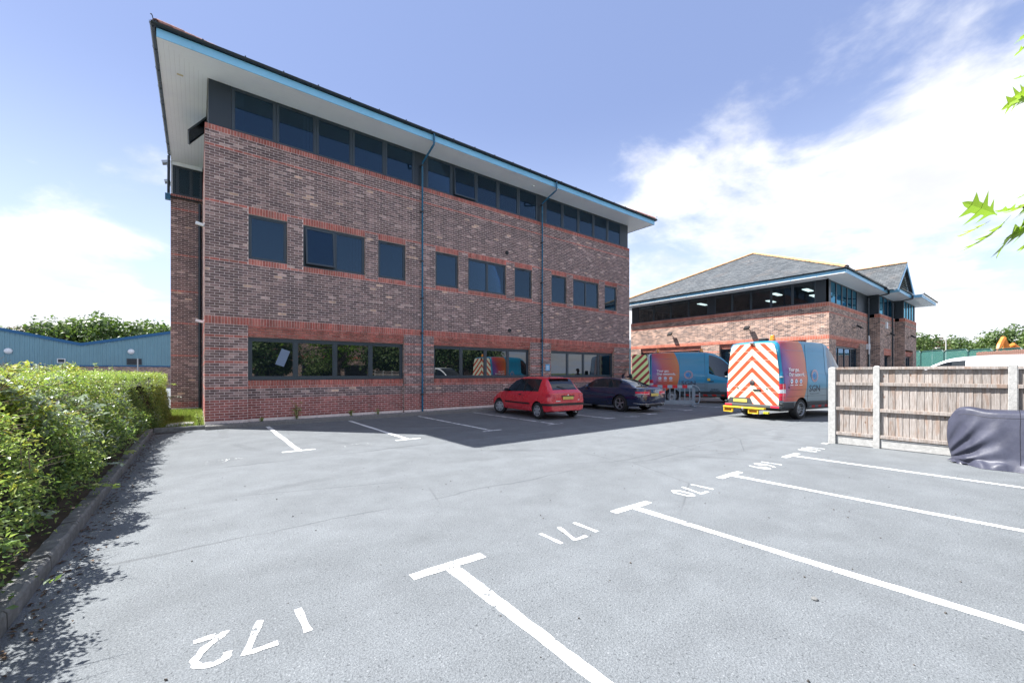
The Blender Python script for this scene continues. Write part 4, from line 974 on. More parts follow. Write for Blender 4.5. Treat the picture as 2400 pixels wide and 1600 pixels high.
M_BARK = mat('bark', (.11, .085, .065), .95, var=.4, scale=6, bump=.8, bscale=25)
M_LTREE = leaf_mat('tree_leaf', (.045, .085, .030), (.15, .21, .07), (.22, .26, .10), trans=.25)
M_LTREE2 = leaf_mat('tree_leaf_light', (.075, .135, .035), (.20, .26, .08), (.28, .31, .12), trans=.3)
M_LTREE3 = leaf_mat('tree_leaf_rusty', (.06, .06, .03), (.16, .13, .07), (.22, .15, .09), trans=.2)
def tree_meshes(h, rad, nleaf, lsize, m, seed, clumps=46, base=.22):
    rs = np.random.RandomState(seed); b = MB()
    th = h * base; b.tube([(0, 0, -.1), (.05, .02, th * .5), (0, 0, th), (.1, .1, h * .6)], [h * .030, h * .024, h * .020, h * .008], 8)
    cs = []; k = 0
    while len(cs) < clumps:
        p = rs.uniform(-1, 1, 3); r = np.linalg.norm(p)
        if r > 1 or r < .45: continue
        cs.append(p)
    cs = np.array(cs); ctr = np.array([0, 0, h * (base + 1) / 2]); ext = np.array([rad, rad, h * (1 - base) / 2])
    cw = cs * ext * .88 + ctr
    for c in cw[::3]:
        mid_ = (c + np.array([0, 0, th])) / 2 + rs.normal(size=3) * .05 * h; mid_[2] = max(mid_[2], th * .8)
        b.tube([(0, 0, th * .9), tuple(mid_), tuple(c)], [h * .014, h * .008, h * .003], 5)
    per = nleaf // clumps; cr = rad * .36
    P_ = []; N_ = []; T_ = []
    for c in cw:
        d = rs.normal(size=(per, 3)); d /= np.linalg.norm(d, axis=1, keepdims=True); rr = cr * rs.uniform(.45, 1.12, (per, 1)) * rs.uniform(.7, 1.25)
        P_.append(c + d * rr * np.array([1, 1, .75])); N_.append(d + rs.normal(size=(per, 3)) * .7 + np.array([0, 0, .35])); T_.append(np.full(per, rs.uniform(.2, .8)) + rs.normal(size=per) * .16)
    P_ = np.concatenate(P_); N_ = np.concatenate(N_); T_ = np.concatenate(T_)
    return b.mesh('trunk', M_BARK, smooth=True), leaf_mesh('crown', P_, N_, lsize * rs.uniform(.6, 1.3, len(P_)), T_, m, aspect=.75)
TP = [tree_meshes(9, 4.2, 5200, .42, M_LTREE, 3), tree_meshes(9, 3.8, 5200, .40, M_LTREE2, 5), tree_meshes(9, 4.0, 4600, .40, M_LTREE3, 9), tree_meshes(9, 4.6, 5600, .44, M_LTREE, 17, clumps=60)]
def tree(k, x, y, s, label, group, sz=1.0, rz=None):
    t = emp('tree', (x, y, -.05), random.random() * 6 if rz is None else rz, label, 'tree', group); t.scale = (s, s, s * sz)
    link('trunk', TP[k][0], t); link('crown', TP[k][1], t); return t
GL1 = 'trees behind the warehouse'
for k, x, y, s, sz, lab in ((1, -19.5, 63, .95, .82, 'small light green tree at the far left behind the blue warehouse'), (2, -16.6, 67, 1.1, .87, 'rusty brown leaved tree left among the trees behind the blue warehouse'),
        (0, -14.2, 66, 1.12, .92, 'dark green tree left of the warehouse roof valley'), (3, -10.9, 67, 1.14, .95, 'broad dark green tree just above the warehouse roof valley'),
        (1, -8.6, 62, .78, .9, 'low light green tree filling the warehouse roof valley'), (0, -7.4, 67.5, 1.1, .96, 'round green tree right of the warehouse roof valley'), (1, -4.2, 69, 1.06, .98, 'light green tree beside the tall brick building'), (3, -1.6, 70, 1.1, .96, 'green tree half hidden behind the tall brick building'),
        (2, -23, 68, .95, .9, 'rusty leaved tree at the left edge behind the warehouse')):
    tree(k, x, y, s, lab, GL1, sz)
GL2 = 'trees behind the yard fence'
for k, x, y, s, sz, lab in ((0, 84, -1.5, 1.0, .92, 'dark tree beside the gabled corner of the lower building'), (2, 91, -2.0, .95, .92, 'brownish tree next to the lower building'), (1, 100, -2.2, .9, .88, 'pale green tree left of the lamp post'), (3, 112, -4.0, 1.0, .92, 'dark wide tree behind the lamp post'), (2, 116, -6.2, .95, .86, 'brownish tree right of the lamp post'),
        (1, 108, -6.5, .8, .82, 'low bright green tree right of the lamp post'), (0, 118, -8.4, .9, .86, 'dark green tree far back between lamp post and digger'), (1, 100, -8.2, .78, .9, 'light green tree left of the orange digger'), (0, 99, -9.7, .86, .95, 'green tree behind the orange digger arm'), (3, 99, -11.3, .96, 1.0, 'tall dark green tree right of the orange digger'), (1, 97, -13.2, .9, .95, 'green tree at the right edge of the picture')):
    tree(k, x, y, s, lab, GL2, sz)
# trees standing behind the camera, seen reflected in the ground floor windows
for k, x, y, s, sz, lab in ((0, 4.6, -24.5, .62, 1.0, 'leafy tree reflected in the leftmost ground floor window'), (1, 8.6, -23.5, .50, .9, 'small bushy tree reflected in the second pane of the ground floor window'), (3, 14.8, -24, .66, 1.0, 'dark tree reflected at the right end of the left ground floor window'), (0, 20.5, -25, .66, 1.0, 'dark tree reflected in the first pane of the middle ground floor window'), (3, 28, -30, .8, 1.0, 'tree reflected above the vans in the middle ground floor window')):
    tree(k, x, y, s, lab, 'trees opposite the building', sz)
OP = emp('brick_building', label='brick building opposite, seen only as a reflection in the ground floor windows', cat='building')
uvbox(OP, 'wall', M_BT, (2, -36, -.05, 32, -30, 6.2)); uvbox(OP, 'soldier_course', M_SOLD, (2, -29.995, 3.0, 32, -29.98, 3.25))
for x in range(4, 32, 4):
    f = MB().frame(x, 1.0, x + 2.4, 2.4, .08, -30.02, -29.96).build('window', M_FRAME, OP); MB().box(x + .08, -30.0, 1.08, x + 2.32, -29.97, 2.32).build('pane', M_BLACK, f)
roof_mesh('roof', [[(1.4, -29.4, 6.2), (32.6, -29.4, 6.2), (29, -33, 8.4), (5, -33, 8.4)], [(1.4, -36.6, 6.2), (5, -33, 8.4), (29, -33, 8.4), (32.6, -36.6, 6.2)]], OP)

# ---- hedge and shrubs
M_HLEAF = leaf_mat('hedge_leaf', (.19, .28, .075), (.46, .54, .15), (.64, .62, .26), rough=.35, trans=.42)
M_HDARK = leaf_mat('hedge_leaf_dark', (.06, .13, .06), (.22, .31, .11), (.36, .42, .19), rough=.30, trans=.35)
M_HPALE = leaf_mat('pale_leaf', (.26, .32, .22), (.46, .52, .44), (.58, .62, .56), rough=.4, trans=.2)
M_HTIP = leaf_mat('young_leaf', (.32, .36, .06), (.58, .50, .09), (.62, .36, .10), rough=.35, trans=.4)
M_TWIG = mat('twig', (.16, .12, .085), .9, var=.4, scale=20)
M_CORE = mat('foliage_core_dark', (.030, .028, .018), 1.0, var=.6, scale=14, bump=1.0, bscale=30)
def fnoise(x, y, s=1.0):
    return (np.sin(x * 1.7 * s + 1.3 * np.sin(y * 1.1 * s)) + np.sin(y * 2.3 * s + 1.7 * np.sin(x * 1.9 * s + 2)) + .6 * np.sin((x + y) * 4.1 * s + 1)) / 2.6
def foliage_mass(name, label, surf, n, core_uv, parts, cat='hedge', edge=.10):
    """surf(u,v)->P,N vectorised. parts: list of (part name, material, share, size, weight fn(u,v,noise)->prob, depth)"""
    root = emp(name, label=label, cat=cat)
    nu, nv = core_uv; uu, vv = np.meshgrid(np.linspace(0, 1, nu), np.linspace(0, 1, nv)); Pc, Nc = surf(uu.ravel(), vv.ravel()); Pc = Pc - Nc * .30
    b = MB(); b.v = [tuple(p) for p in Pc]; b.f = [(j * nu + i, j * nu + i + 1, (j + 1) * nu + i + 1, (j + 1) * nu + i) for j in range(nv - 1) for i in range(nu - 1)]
    b.build('dark_core', M_CORE, root, smooth=True)  # dark shell set inside the leaves, blocks the view through
    for pn_, m, share, size, wfn, depth, asp in parts:
        k = int(n * share); u, v = RS.rand(k * 2), RS.rand(k * 2); P_, N_ = surf(u, v)
        keep = RS.rand(len(u)) < wfn(u, v, P_); u, v, P_, N_ = u[keep][:k], v[keep][:k], P_[keep][:k], N_[keep][:k]
        d = -RS.exponential(depth, len(u)) + edge * RS.rand(len(u)); sprig = fnoise(P_[:, 1] * 6, P_[:, 0] * 6 + P_[:, 2] * 5); d += sprig * .06
        Pq = P_ + N_ * d[:, None] + RS.normal(size=P_.shape) * .015
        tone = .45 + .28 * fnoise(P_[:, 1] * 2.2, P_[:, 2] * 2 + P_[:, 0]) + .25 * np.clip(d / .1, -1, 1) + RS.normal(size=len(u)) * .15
        NN = N_ * .35 + RS.normal(size=P_.shape) * .7 + np.array([-.25, .3, .75])
        o = link(pn_, leaf_mesh(pn_, Pq, NN, size * RS.uniform(.55, 1.35, len(u)), tone, m, aspect=asp), root); o['kind'] = 'stuff'
    return root
def surf_shrub(u, v):
    """u along y, v over the section: kerb side foot -> ridge -> back"""
    y = -12.8 + u * 10.6; a = v * 1.0
    foot = -1.20 + .10 * fnoise(y * 1.3, y * 0 + 3); top = -2.4 + .2 * fnoise(y * .8, y * 0); H = 1.42 + .10 * fnoise(y * 1.1, y * 0 + 7); H = H * np.clip((y + 14.2) / 1.2, .3, 1) * np.clip((-1.7 - y) / 1.0, .35, 1)
    t = np.clip(a / .62, 0, 1); x = np.where(a < .62, foot + (top - foot) * t, top - 2.0 * (a - .62) / .38)
    z = .10 + H * np.where(a < .62, np.sin(t ** .72 * np.pi / 2) ** .66, 1 - .12 * (a - .62) / .38)
    bump = .16 * fnoise(y * 2.7, z * 2.9 + x) + .10 * fnoise(y * 7, z * 8 + x * 3)
    nx = np.where(a < .62, np.cos(t ** .8 * np.pi / 2 * .85), .05); nz = np.where(a < .62, .2 + np.sin(t ** .8 * np.pi / 2 * .85), 1.0); N_ = np.stack([nx, 0 * nx + .05, nz], 1); N_ /= np.linalg.norm(N_, axis=1, keepdims=True)
    return np.stack([x, y, z], 1) + N_ * bump[:, None], N_
def surf_hedge(u, v):
    """trimmed box hedge; v: front face, top; last stretch of u is the end face"""
    y0, y1, x1, H = -7.2, 3.6, -3.5, 1.50
    e = .86; uu = np.clip(u / e, 0, 1); end = u > e; w_ = np.where(end, (u - e) / (1 - e), 0)
    y = y0 + (y1 - y0) * uu; t = v; x0 = -1.46 + .52 * np.clip((y + 2.0) / 3.0, 0, 1)
    face = t < .55
    zf = .08 + (H - .08) * (t / .55); zt = H
    x = np.where(face, x0 - .10 * np.clip(zf / H, 0, 1) + .16 * (1 - np.clip(zf / H, 0, 1)) * 0, x0 - .10 + (x1 - x0) * (t - .55) / .45); z = np.where(face, zf, zt)
    # end face: sweep from front corner to back
    xe = x0 - .08 + (x1 - x0) * w_; ze = .08 + (H - .08) * t; x = np.where(end, xe, x); z = np.where(end, ze, z); y = np.where(end, y1 + .05 * np.sin(ze * 3), y)
    N_ = np.stack([np.where(end, .0, np.where(face, 1.0, 0)), np.where(end, 1.0, 0.0), np.where(end, .1, np.where(face, .2, 1.0))], 1); N_ /= np.linalg.norm(N_, axis=1, keepdims=True)
    bump = .045 * fnoise(y * 4 + w_ * 5, z * 5 + x * 3) + np.where(face | end, .10 * fnoise(y * 1.8, z * 2.1), 0)
    return np.stack([x, y, z], 1) + N_ * bump[:, None], N_
one = lambda u, v, P_: np.ones(len(u))
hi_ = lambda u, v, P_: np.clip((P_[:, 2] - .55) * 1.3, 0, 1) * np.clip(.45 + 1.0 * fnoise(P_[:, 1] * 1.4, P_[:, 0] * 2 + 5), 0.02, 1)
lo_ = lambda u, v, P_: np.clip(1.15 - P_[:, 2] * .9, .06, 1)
pale = lambda u, v, P_: np.clip((fnoise(P_[:, 1] * 2.3 + 1, P_[:, 2] * 3 + P_[:, 0] * 2) - .35) * 3, 0, 1)
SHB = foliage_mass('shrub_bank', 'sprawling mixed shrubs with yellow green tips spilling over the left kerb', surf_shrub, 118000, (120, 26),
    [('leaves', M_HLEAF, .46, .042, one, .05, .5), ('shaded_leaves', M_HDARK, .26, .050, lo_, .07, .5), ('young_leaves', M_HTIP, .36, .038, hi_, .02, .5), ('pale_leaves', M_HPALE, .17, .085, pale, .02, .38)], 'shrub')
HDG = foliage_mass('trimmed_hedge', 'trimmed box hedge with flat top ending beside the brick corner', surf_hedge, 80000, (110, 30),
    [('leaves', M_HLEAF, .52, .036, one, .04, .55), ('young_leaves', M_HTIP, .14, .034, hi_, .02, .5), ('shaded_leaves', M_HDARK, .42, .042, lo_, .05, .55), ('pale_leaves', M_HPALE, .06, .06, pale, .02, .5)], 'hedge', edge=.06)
# leafy shoots standing proud of the hedge and runners over the kerb
def sprig(name, p, d, L, n, size, m, parent, curve=.25, leaf_asp=.5):
    p, d = Vector(p), Vector(d).normalized(); root = emp(name, p, 0, parent=parent)
    pts = [d * (L * i / 6) + Vector((0, 0, -curve * L * (i / 6) ** 2)) for i in range(7)]
    MB().tube(pts, [.006 * (1 - i / 8) for i in range(7)], 5).build('stem', M_TWIG, root)
    P_ = []; N_ = []
    for i in range(n):
        t = .25 + .75 * i / n; q = pts[min(6, int(t * 6))].lerp(pts[min(6, int(t * 6) + 1)], t * 6 % 1); a = i * 2.4
        P_.append(tuple(q + Vector((math.cos(a), math.sin(a), random.uniform(-.2, .5))) * size * .5)); N_.append((math.cos(a) * .4, math.sin(a) * .4, 1))
    link('leaf_spray', leaf_mesh('leaf_spray', np.array(P_), np.array(N_) + RS.normal(size=(n, 3)) * .3, size * RS.uniform(.7, 1.3, n), RS.uniform(.3, 1, n), m, aspect=leaf_asp), root)['kind'] = 'stuff'
for i, (x, y) in enumerate(((-2.3, -2.2), (-2.5, -.6), (-2.2, .6), (-2.6, -1.6), (-2.0, 1.0), (-2.9, -5.6), (-2.6, -8.6), (-2.75, -9.1))):
    sprig('hedge_shoot', (x, y, 1.38), (random.uniform(-.3, .3), random.uniform(-.3, .3), 1), random.uniform(.28, .5) if i < 6 else .55, 22, .075, M_HTIP if i > 5 else M_HLEAF, HDG if i < 5 else SHB, curve=.05)
for i, (x, y, z, dx_, dy_) in enumerate(((-.98, 2.9, .75, 1, .2), (-.98, 3.3, 1.15, .9, .5), (-1.45, -3.9, .28, 1, .1), (-1.4, -6.2, .22, .8, -.3), (-1.35, -7.6, .2, 1, 0), (-1.5, -2.2, .5, 1, -.2), (-1.45, -8.7, .25, .7, -.5), (-1.4, -5.1, .2, .9, .2))):
    sprig('bramble_runner', (x, y, z), (dx_, dy_, .35), random.uniform(.3, .5), 16, .085, M_HPALE if i % 3 == 0 else M_HLEAF, HDG if i < 2 or i == 5 else SHB, curve=.35, leaf_asp=.75)
for i in range(58):
    u, v = random.random() * .98, random.uniform(.12, .66); P_, N_ = surf_shrub(np.array([u]), np.array([v])); n_ = Vector(N_[0])
    sprig('shoot', P_[0], n_ * .8 + Vector((random.gauss(0, .5), random.gauss(0, .5), .7)), random.uniform(.14, .42), 14, random.uniform(.045, .085), (M_HTIP, M_HLEAF, M_HPALE, M_HTIP)[i % 4], SHB, curve=.2)
# bare twigs poking through the shrubs
b = MB()
for i in range(520):
    u, v = random.random(), random.uniform(.05, .7); P_, N_ = surf_shrub(np.array([u]), np.array([v])); p = Vector(P_[0]); d = (Vector(N_[0]) + Vector((random.gauss(0, .8), random.gauss(0, .8), random.gauss(0, .4)))).normalized(); L = random.uniform(.1, .35)
    b.tube([p - d * .05, p + d * L * .5 + Vector((0, 0, .02)), p + d * L], [.004, .003, .0012], 4, cap=False)
tag(b.build('dry_twigs', M_TWIG, SHB), kind='stuff')
# broad dock leaves low by the kerb
for i in range(14):
    y = -9.6 + i * .55 + random.uniform(-.2, .2); p = Vector((-1.38 + random.uniform(-.12, .03), y, .16)); r = emp('dock_plant', p, random.random() * 6, parent=SHB)
    for k in range(random.randint(3, 5)):
        a = k * 1.6 + random.random(); L = random.uniform(.08, .15); bl = MB()
        q = [(0, 0, 0), (L * .3, -L * .22, L * .35), (L * .7, -L * .26, L * .5), (L * 1.1, 0, L * .45), (L * .7, L * .26, L * .5), (L * .3, L * .22, L * .35), (L * .35, 0, L * .30), (L * .72, 0, L * .44)]
        bl.add(q, [(0, 1, 6), (1, 2, 7, 6), (2, 3, 7), (3, 4, 7), (4, 5, 6, 7), (5, 0, 6)])
        me = bl.mesh('leaf', M_HDARK if k % 2 else M_HLEAF, smooth=True); at = me.attributes.new('leaf_tone', 'FLOAT', 'POINT'); at.data.foreach_set('value', [random.uniform(.4, .9)] * 8); link('leaf', me, r, rot=(0, 0, a))
# weeds at the wall foot
for i, (x, h, lab) in enumerate(((2.30, .62, 'tall green weed growing against the wall under the left window'), (3.95, .24, 'small weed at the wall foot right of the tall weed'), (4.85, .22, 'small weed at the wall foot left of the first downpipe'), (-.12, .42, 'green weed at the foot of the brick corner'), (1.35, .16, 'tiny weed at the wall foot by the corner pier'))):
    r = emp('weed', (x, -.10 if x > 0 else .05, .09), 0, lab, 'weed'); st = MB(); P_ = []; N_ = []
    for k in range(7):
        a = random.random() * 6.28; L = h * random.uniform(.6, 1); tip = Vector((math.cos(a) * L * .28, math.sin(a) * L * .2 - .02, L)); st.tube([(0, 0, 0), tip * .5 + Vector((0, 0, .02)), tip], [.004, .003, .0015], 4)
        for q in range(int(14 * h / .4) + 5):
            t = random.random(); P_.append(tuple(tip * t + Vector((random.gauss(0, .03), random.gauss(0, .02), 0)))); N_.append((random.gauss(0, .5), random.gauss(0, .5), 1))
    st.build('stem', M_HDARK if 0 else M_TWIG, r); link('leaf_spray', leaf_mesh('leaf_spray', np.array(P_), np.array(N_), .055 * RS.uniform(.6, 1.3, len(P_)), RS.uniform(.2, .9, len(P_)), M_HLEAF), r)['kind'] = 'stuff'

# ---- oak branch hanging in from the right edge: its tree stands outside the picture
OK_ = emp('oak_tree', (8.6, -19.2, 0), 0, 'oak tree outside the frame, its pointed lobed leaves hang in at the right edge', 'tree')
M_OAK = leaf_mat('oak_leaf', (.16, .32, .03), (.40, .52, .05), (.58, .56, .08), rough=.4, trans=.55)
tm = tree_meshes(7.5, 2.6, 3600, .22, M_OAK, 31, base=.3); link('trunk', tm[0], OK_); link('crown', tm[1], OK_)
def to_oak(p): return Vector(p) - Vector((8.6, -19.2, 0))
def branch(pts, r): MB().tube([to_oak(p) for p in pts], [r * (1 - .8 * i / (len(pts) - 1)) for i in range(len(pts))], 7).build('branch', M_BARK, OK_, smooth=True)
branch([(8.5, -19.1, 3.6), (6.6, -17.0, 3.3), (5.2, -15.4, 2.85), (4.25, -14.45, 2.66), (4.0, -14.27, 2.60)], .05)
branch([(8.5, -19.1, 4.2), (6.4, -16.8, 3.9), (5.0, -15.2, 3.5), (4.25, -14.46, 3.33)], .045)
def oak_leaf(base, tip, width, nrm, curl=.0):
    """pointed lobed leaf between two points"""
    base, tip = to_oak(base), to_oak(tip); ax = tip - base; L = ax.length; ax.normalize(); nv = Vector(nrm); side = ax.cross(nv).normalized(); nv = side.cross(ax)
    half = [(0, .015), (.10, .02), (.18, .06), (.22, .10), (.33, .36), (.345, .12), (.42, .13), (.56, .50), (.55, .15), (.66, .16), (.80, .36), (.79, .10), (.90, .07), (1.0, .0)]
    b = MB()
    for t, w_ in half:
        c = base + ax * (t * L) + nv * (curl * L * (t - .5) ** 2)
        b.v += [tuple(c + side * (w_ * width) + nv * (.25 * w_ * width)), tuple(c), tuple(c - side * (w_ * width * .9) + nv * (.25 * w_ * width))]
    for i in range(len(half) - 1):
        for q in (0, 1): b.f.append((3 * i + q, 3 * i + q + 1, 3 * i + 4 + q, 3 * i + 3 + q))
    me = b.mesh('leaf', M_OAK, fix=False); at = me.attributes.new('leaf_tone', 'FLOAT', 'POINT'); at.data.foreach_set('value', [random.uniform(.25, 1)] * len(b.v)); link('leaf', me, OK_)
CF = Vector((.6088, .7934, 0))      # rough viewing direction, leaves turned partly edge on
_c = Vector((CAMX, CAMY, CAMZ))
def near_pt(px, py, d): r_ = (px - 1200) / 960; return (CAMX + d * (.6088 + r_ * .7934), CAMY + d * (.7934 - r_ * .6088), CAMZ + d * (874 - py) / 960)
for (bx, by, tx, ty, wd, tilt, curl) in ((2345, 505, 2262, 475, .11, .35, .2), (2330, 515, 2240, 562, .06, .85, .1), (2375, 512, 2252, 600, .05, .9, .25), (2425, 500, 2322, 605, .10, .6, -.2), (2425, 470, 2352, 508, .045, .9, .2), (2440, 440, 2380, 468, .03, .9, 0),
        (2420, 200, 2352, 258, .09, .5, .2), (2425, 230, 2362, 240, .06, .7, -.2), (2415, 175, 2375, 187, .03, .9, .1), (2420, 95, 2380, 132, .06, .7, .2), (2410, 85, 2392, 88, .05, .6, .1), (2440, 520, 2365, 560, .10, .45, .2), (2450, 465, 2385, 500, .10, .5, -.1), (2455, 540, 2388, 590, .09, .5, .2), (2440, 215, 2380, 226, .08, .5, .1), (2405, 487, 2330, 497, .05, .7, .1)):
    n_ = (CF * (1 - tilt) + Vector((random.uniform(-.2, .2), 0, 1)) * tilt)
    oak_leaf(near_pt(bx, by, 2.62), near_pt(tx, ty, 2.5 + random.uniform(0, .12)), wd * 2.1, n_, curl)
# ================================================================== vehicles
def pchip(xk, yk, x):
    xk, yk = np.asarray(xk, float), np.asarray(yk, float); h = np.diff(xk); d = np.diff(yk) / h; m = np.zeros(len(xk)); m[0], m[-1] = d[0], d[-1]
    for i in range(1, len(xk) - 1):
        if d[i - 1] * d[i] > 0: w1, w2 = 2 * h[i] + h[i - 1], h[i] + 2 * h[i - 1]; m[i] = (w1 + w2) / (w1 / d[i - 1] + w2 / d[i])
    i = np.clip(np.searchsorted(xk, x) - 1, 0, len(xk) - 2); t = (x - xk[i]) / h[i]
    return (2 * t ** 3 - 3 * t ** 2 + 1) * yk[i] + (t ** 3 - 2 * t ** 2 + t) * h[i] * m[i] + (-2 * t ** 3 + 3 * t ** 2) * yk[i + 1] + (t ** 3 - t ** 2) * h[i] * m[i + 1]
class Shell:
    """lofted vehicle body: y = 0 at the rear, nose at +y. keys: y -> (bottom z, waist z, belt z, roof z, half width, half width at belt, half width at roof)"""
    def __init__(s, keys, vwin=(0, 1)):
        s.k = np.array(keys, float); s.L = s.k[-1, 0]; s.vw = vwin
    def sec(s, y):
        p = [float(pchip(s.k[:, 0], s.k[:, c], np.array([y]))[0]) for c in range(1, 8)]; zb, zw, zl, zr, w_, wb, wr = p; h = zr - zl
        hs = min(1, h / .22)
        return [(0, zb), (w_ * .80, zb), (w_ * .95, zb + .03), (w_ * .985, zb + .10), (w_, zw - .12), (w_, zw), (w_ * .5 + wb * .5 + .012, zw * .45 + zl * .55), (wb, zl), (wb - .012 * hs, zl + .022 * hs + .0),
                (wb + (wr - wb) * .52, zl + h * .52), (wr + .02 * hs, zl + h * .86), (wr - .045, zl + h * .955), (wr * .62, zl + h * .992), (wr * .25, zr), (0, zr + .003)]
    def ptz(s, y, z):      # half width at height z
        q = s.sec(y)
        for i in range(1, len(q) - 1):
            if q[i][1] <= z <= q[i + 1][1] and q[i + 1][1] > q[i][1]: t = (z - q[i][1]) / (q[i + 1][1] - q[i][1]); return q[i][0] + (q[i + 1][0] - q[i][0]) * t
        return q[5][0]
    def build(s, mats, tagf, arches, name='body', ny=90, arch_r=.33, arch_d=.30):
        ys = sorted(set(np.round(np.concatenate([np.linspace(0, s.L, ny), s.k[:, 0]]), 4))); n = len(ys); m = 15; bm = bmesh.new(); grid = []
        for y in ys:
            q = s.sec(y); ring = []
            for sx in (1, -1):
                for i, (x, z) in enumerate(q):
                    if sx < 0 and i in (0, m - 1): continue
                    ring.append(((i, sx), bm.verts.new((x * sx, y, z))))
            grid.append(dict(ring))
        order = [(i, 1) for i in range(m)] + [(i, -1) for i in range(m - 2, 0, -1)]
        for a in range(n - 1):
            for j in range(len(order)):
                o0, o1 = order[j], order[(j + 1) % len(order)]
                f = bm.faces.new((grid[a][o0], grid[a][o1], grid[a + 1][o1], grid[a + 1][o0])); i = min(o0[0], o1[0]); f.material_index = tagf((ys[a] + ys[a + 1]) / 2, i)
        for g, rev in ((grid[0], 1), (grid[-1], 0)):
            for i in range(m - 1):
                pts = [g[(i, 1)], g[(i + 1, 1)]]
                l = [g.get((i + 1, -1)) or g[(i + 1, 1)], g.get((i, -1)) or g[(i, 1)]]
                u_ = []
                for v in pts + l:
                    if v not in u_: u_.append(v)
                if len(u_) >= 3:
                    f = bm.faces.new(u_); f.material_index = 0
        bmesh.ops.recalc_face_normals(bm, faces=bm.faces); me = bpy.data.meshes.new(name); bm.to_mesh(me); bm.free()
        for m_ in mats: me.materials.append(m_)
        ob = bpy.data.objects.new('tmp', me); COL.objects.link(ob); cutters = []
        cm = MB()
        for (yw, zw, r_) in arches:
            for sx in (1, -1):
                c0 = sx * (max(s.k[:, 5]) + .12); c1 = sx * (max(s.k[:, 5]) - arch_d); x0, x1 = min(c0, c1), max(c0, c1); N = 28
                k = len(cm.v)
                for xx in (x0, x1):
                    for q in range(N): cm.v.append((xx, yw + r_ * math.cos(2 * math.pi * q / N), zw + r_ * math.sin(2 * math.pi * q / N)))
                cm.f += [tuple(k + q for q in range(N)), tuple(k + N + q for q in range(N))[::-1]] + [(k + q, k + N + q, k + N + (q + 1) % N, k + (q + 1) % N) for q in range(N)]
        cme = cm.mesh('c', M_BLACK); co = bpy.data.objects.new('tmpc', cme); COL.objects.link(co)
        md = ob.modifiers.new('b', 'BOOLEAN'); md.object = co; md.operation = 'DIFFERENCE'; md.solver = 'EXACT'
        try: md.material_mode = 'TRANSFER'
        except Exception: pass
        dg = bpy.context.evaluated_depsgraph_get(); dg.update(); out = bpy.data.meshes.new_from_object(ob.evaluated_get(dg)); bpy.data.objects.remove(ob); bpy.data.objects.remove(co)
        return out
def split_parts(me, names, parent, sharp=R(38)):
    """one object per material; glass falls into its loose pieces. names: list of (material name, part name, loose?)"""
    mats = [m.name for m in me.materials]; first = None
    for mname, pname, loose in names:
        ids = [i for i, q in enumerate(mats) if q == mname]; faces = [f for f in me.polygons if f.material_index in ids]
        if not faces: continue
        groups = [faces]
        if loose:
            par = {}
            def find(a):
                while par.setdefault(a, a) != a: par[a] = par[par[a]]; a = par[a]
                return a
            for f in faces:
                for v in f.vertices[1:]: par[find(f.vertices[0])] = find(v)
            d = {}
            for f in faces: d.setdefault(find(f.vertices[0]), []).append(f)
            groups = list(d.values())
        for g_ in groups:
            vi = sorted({v for f in g_ for v in f.vertices}); mp = {v: i for i, v in enumerate(vi)}
            nm = bpy.data.meshes.new(pname); nm.from_pydata([me.vertices[v].co for v in vi], [], [[mp[v] for v in f.vertices] for f in g_]); nm.materials.append(bpy.data.materials[mname]); smooth_mesh(nm, sharp)
            o = link(pname, nm, parent); first = first or o
    bpy.data.meshes.remove(me); return first
M_TYRE = mat('tyre_rubber', (.018, .018, .019), .75, var=.3, scale=20)
M_RIM = mat('alloy_silver', (.50, .52, .54), .32, metal=.85)
M_RIMD = mat('steel_wheel', (.34, .36, .38), .45, metal=.6, var=.2, scale=15)
M_CHROME = mat('chrome', (.75, .76, .78), .12, metal=1.0)
M_CGLASS = glass_mat('car_glass', (.010, .014, .018), ior=1.75)
M_REDL = mat('tail_lamp_red', (.55, .02, .05), .12, spec=.8, coat=1.0)
M_REDL2 = mat('tail_lamp_bright', (.80, .03, .07), .12, spec=.8, coat=1.0)
M_CLEARL = mat('lamp_clear', (.62, .66, .70), .1, spec=.8, coat=1.0)
M_AMBER = mat('lamp_amber', (.75, .25, .02), .15, coat=1.0)
M_PLATE = mat('plate_yellow', (.62, .50, .12), .45, var=.15, scale=14)
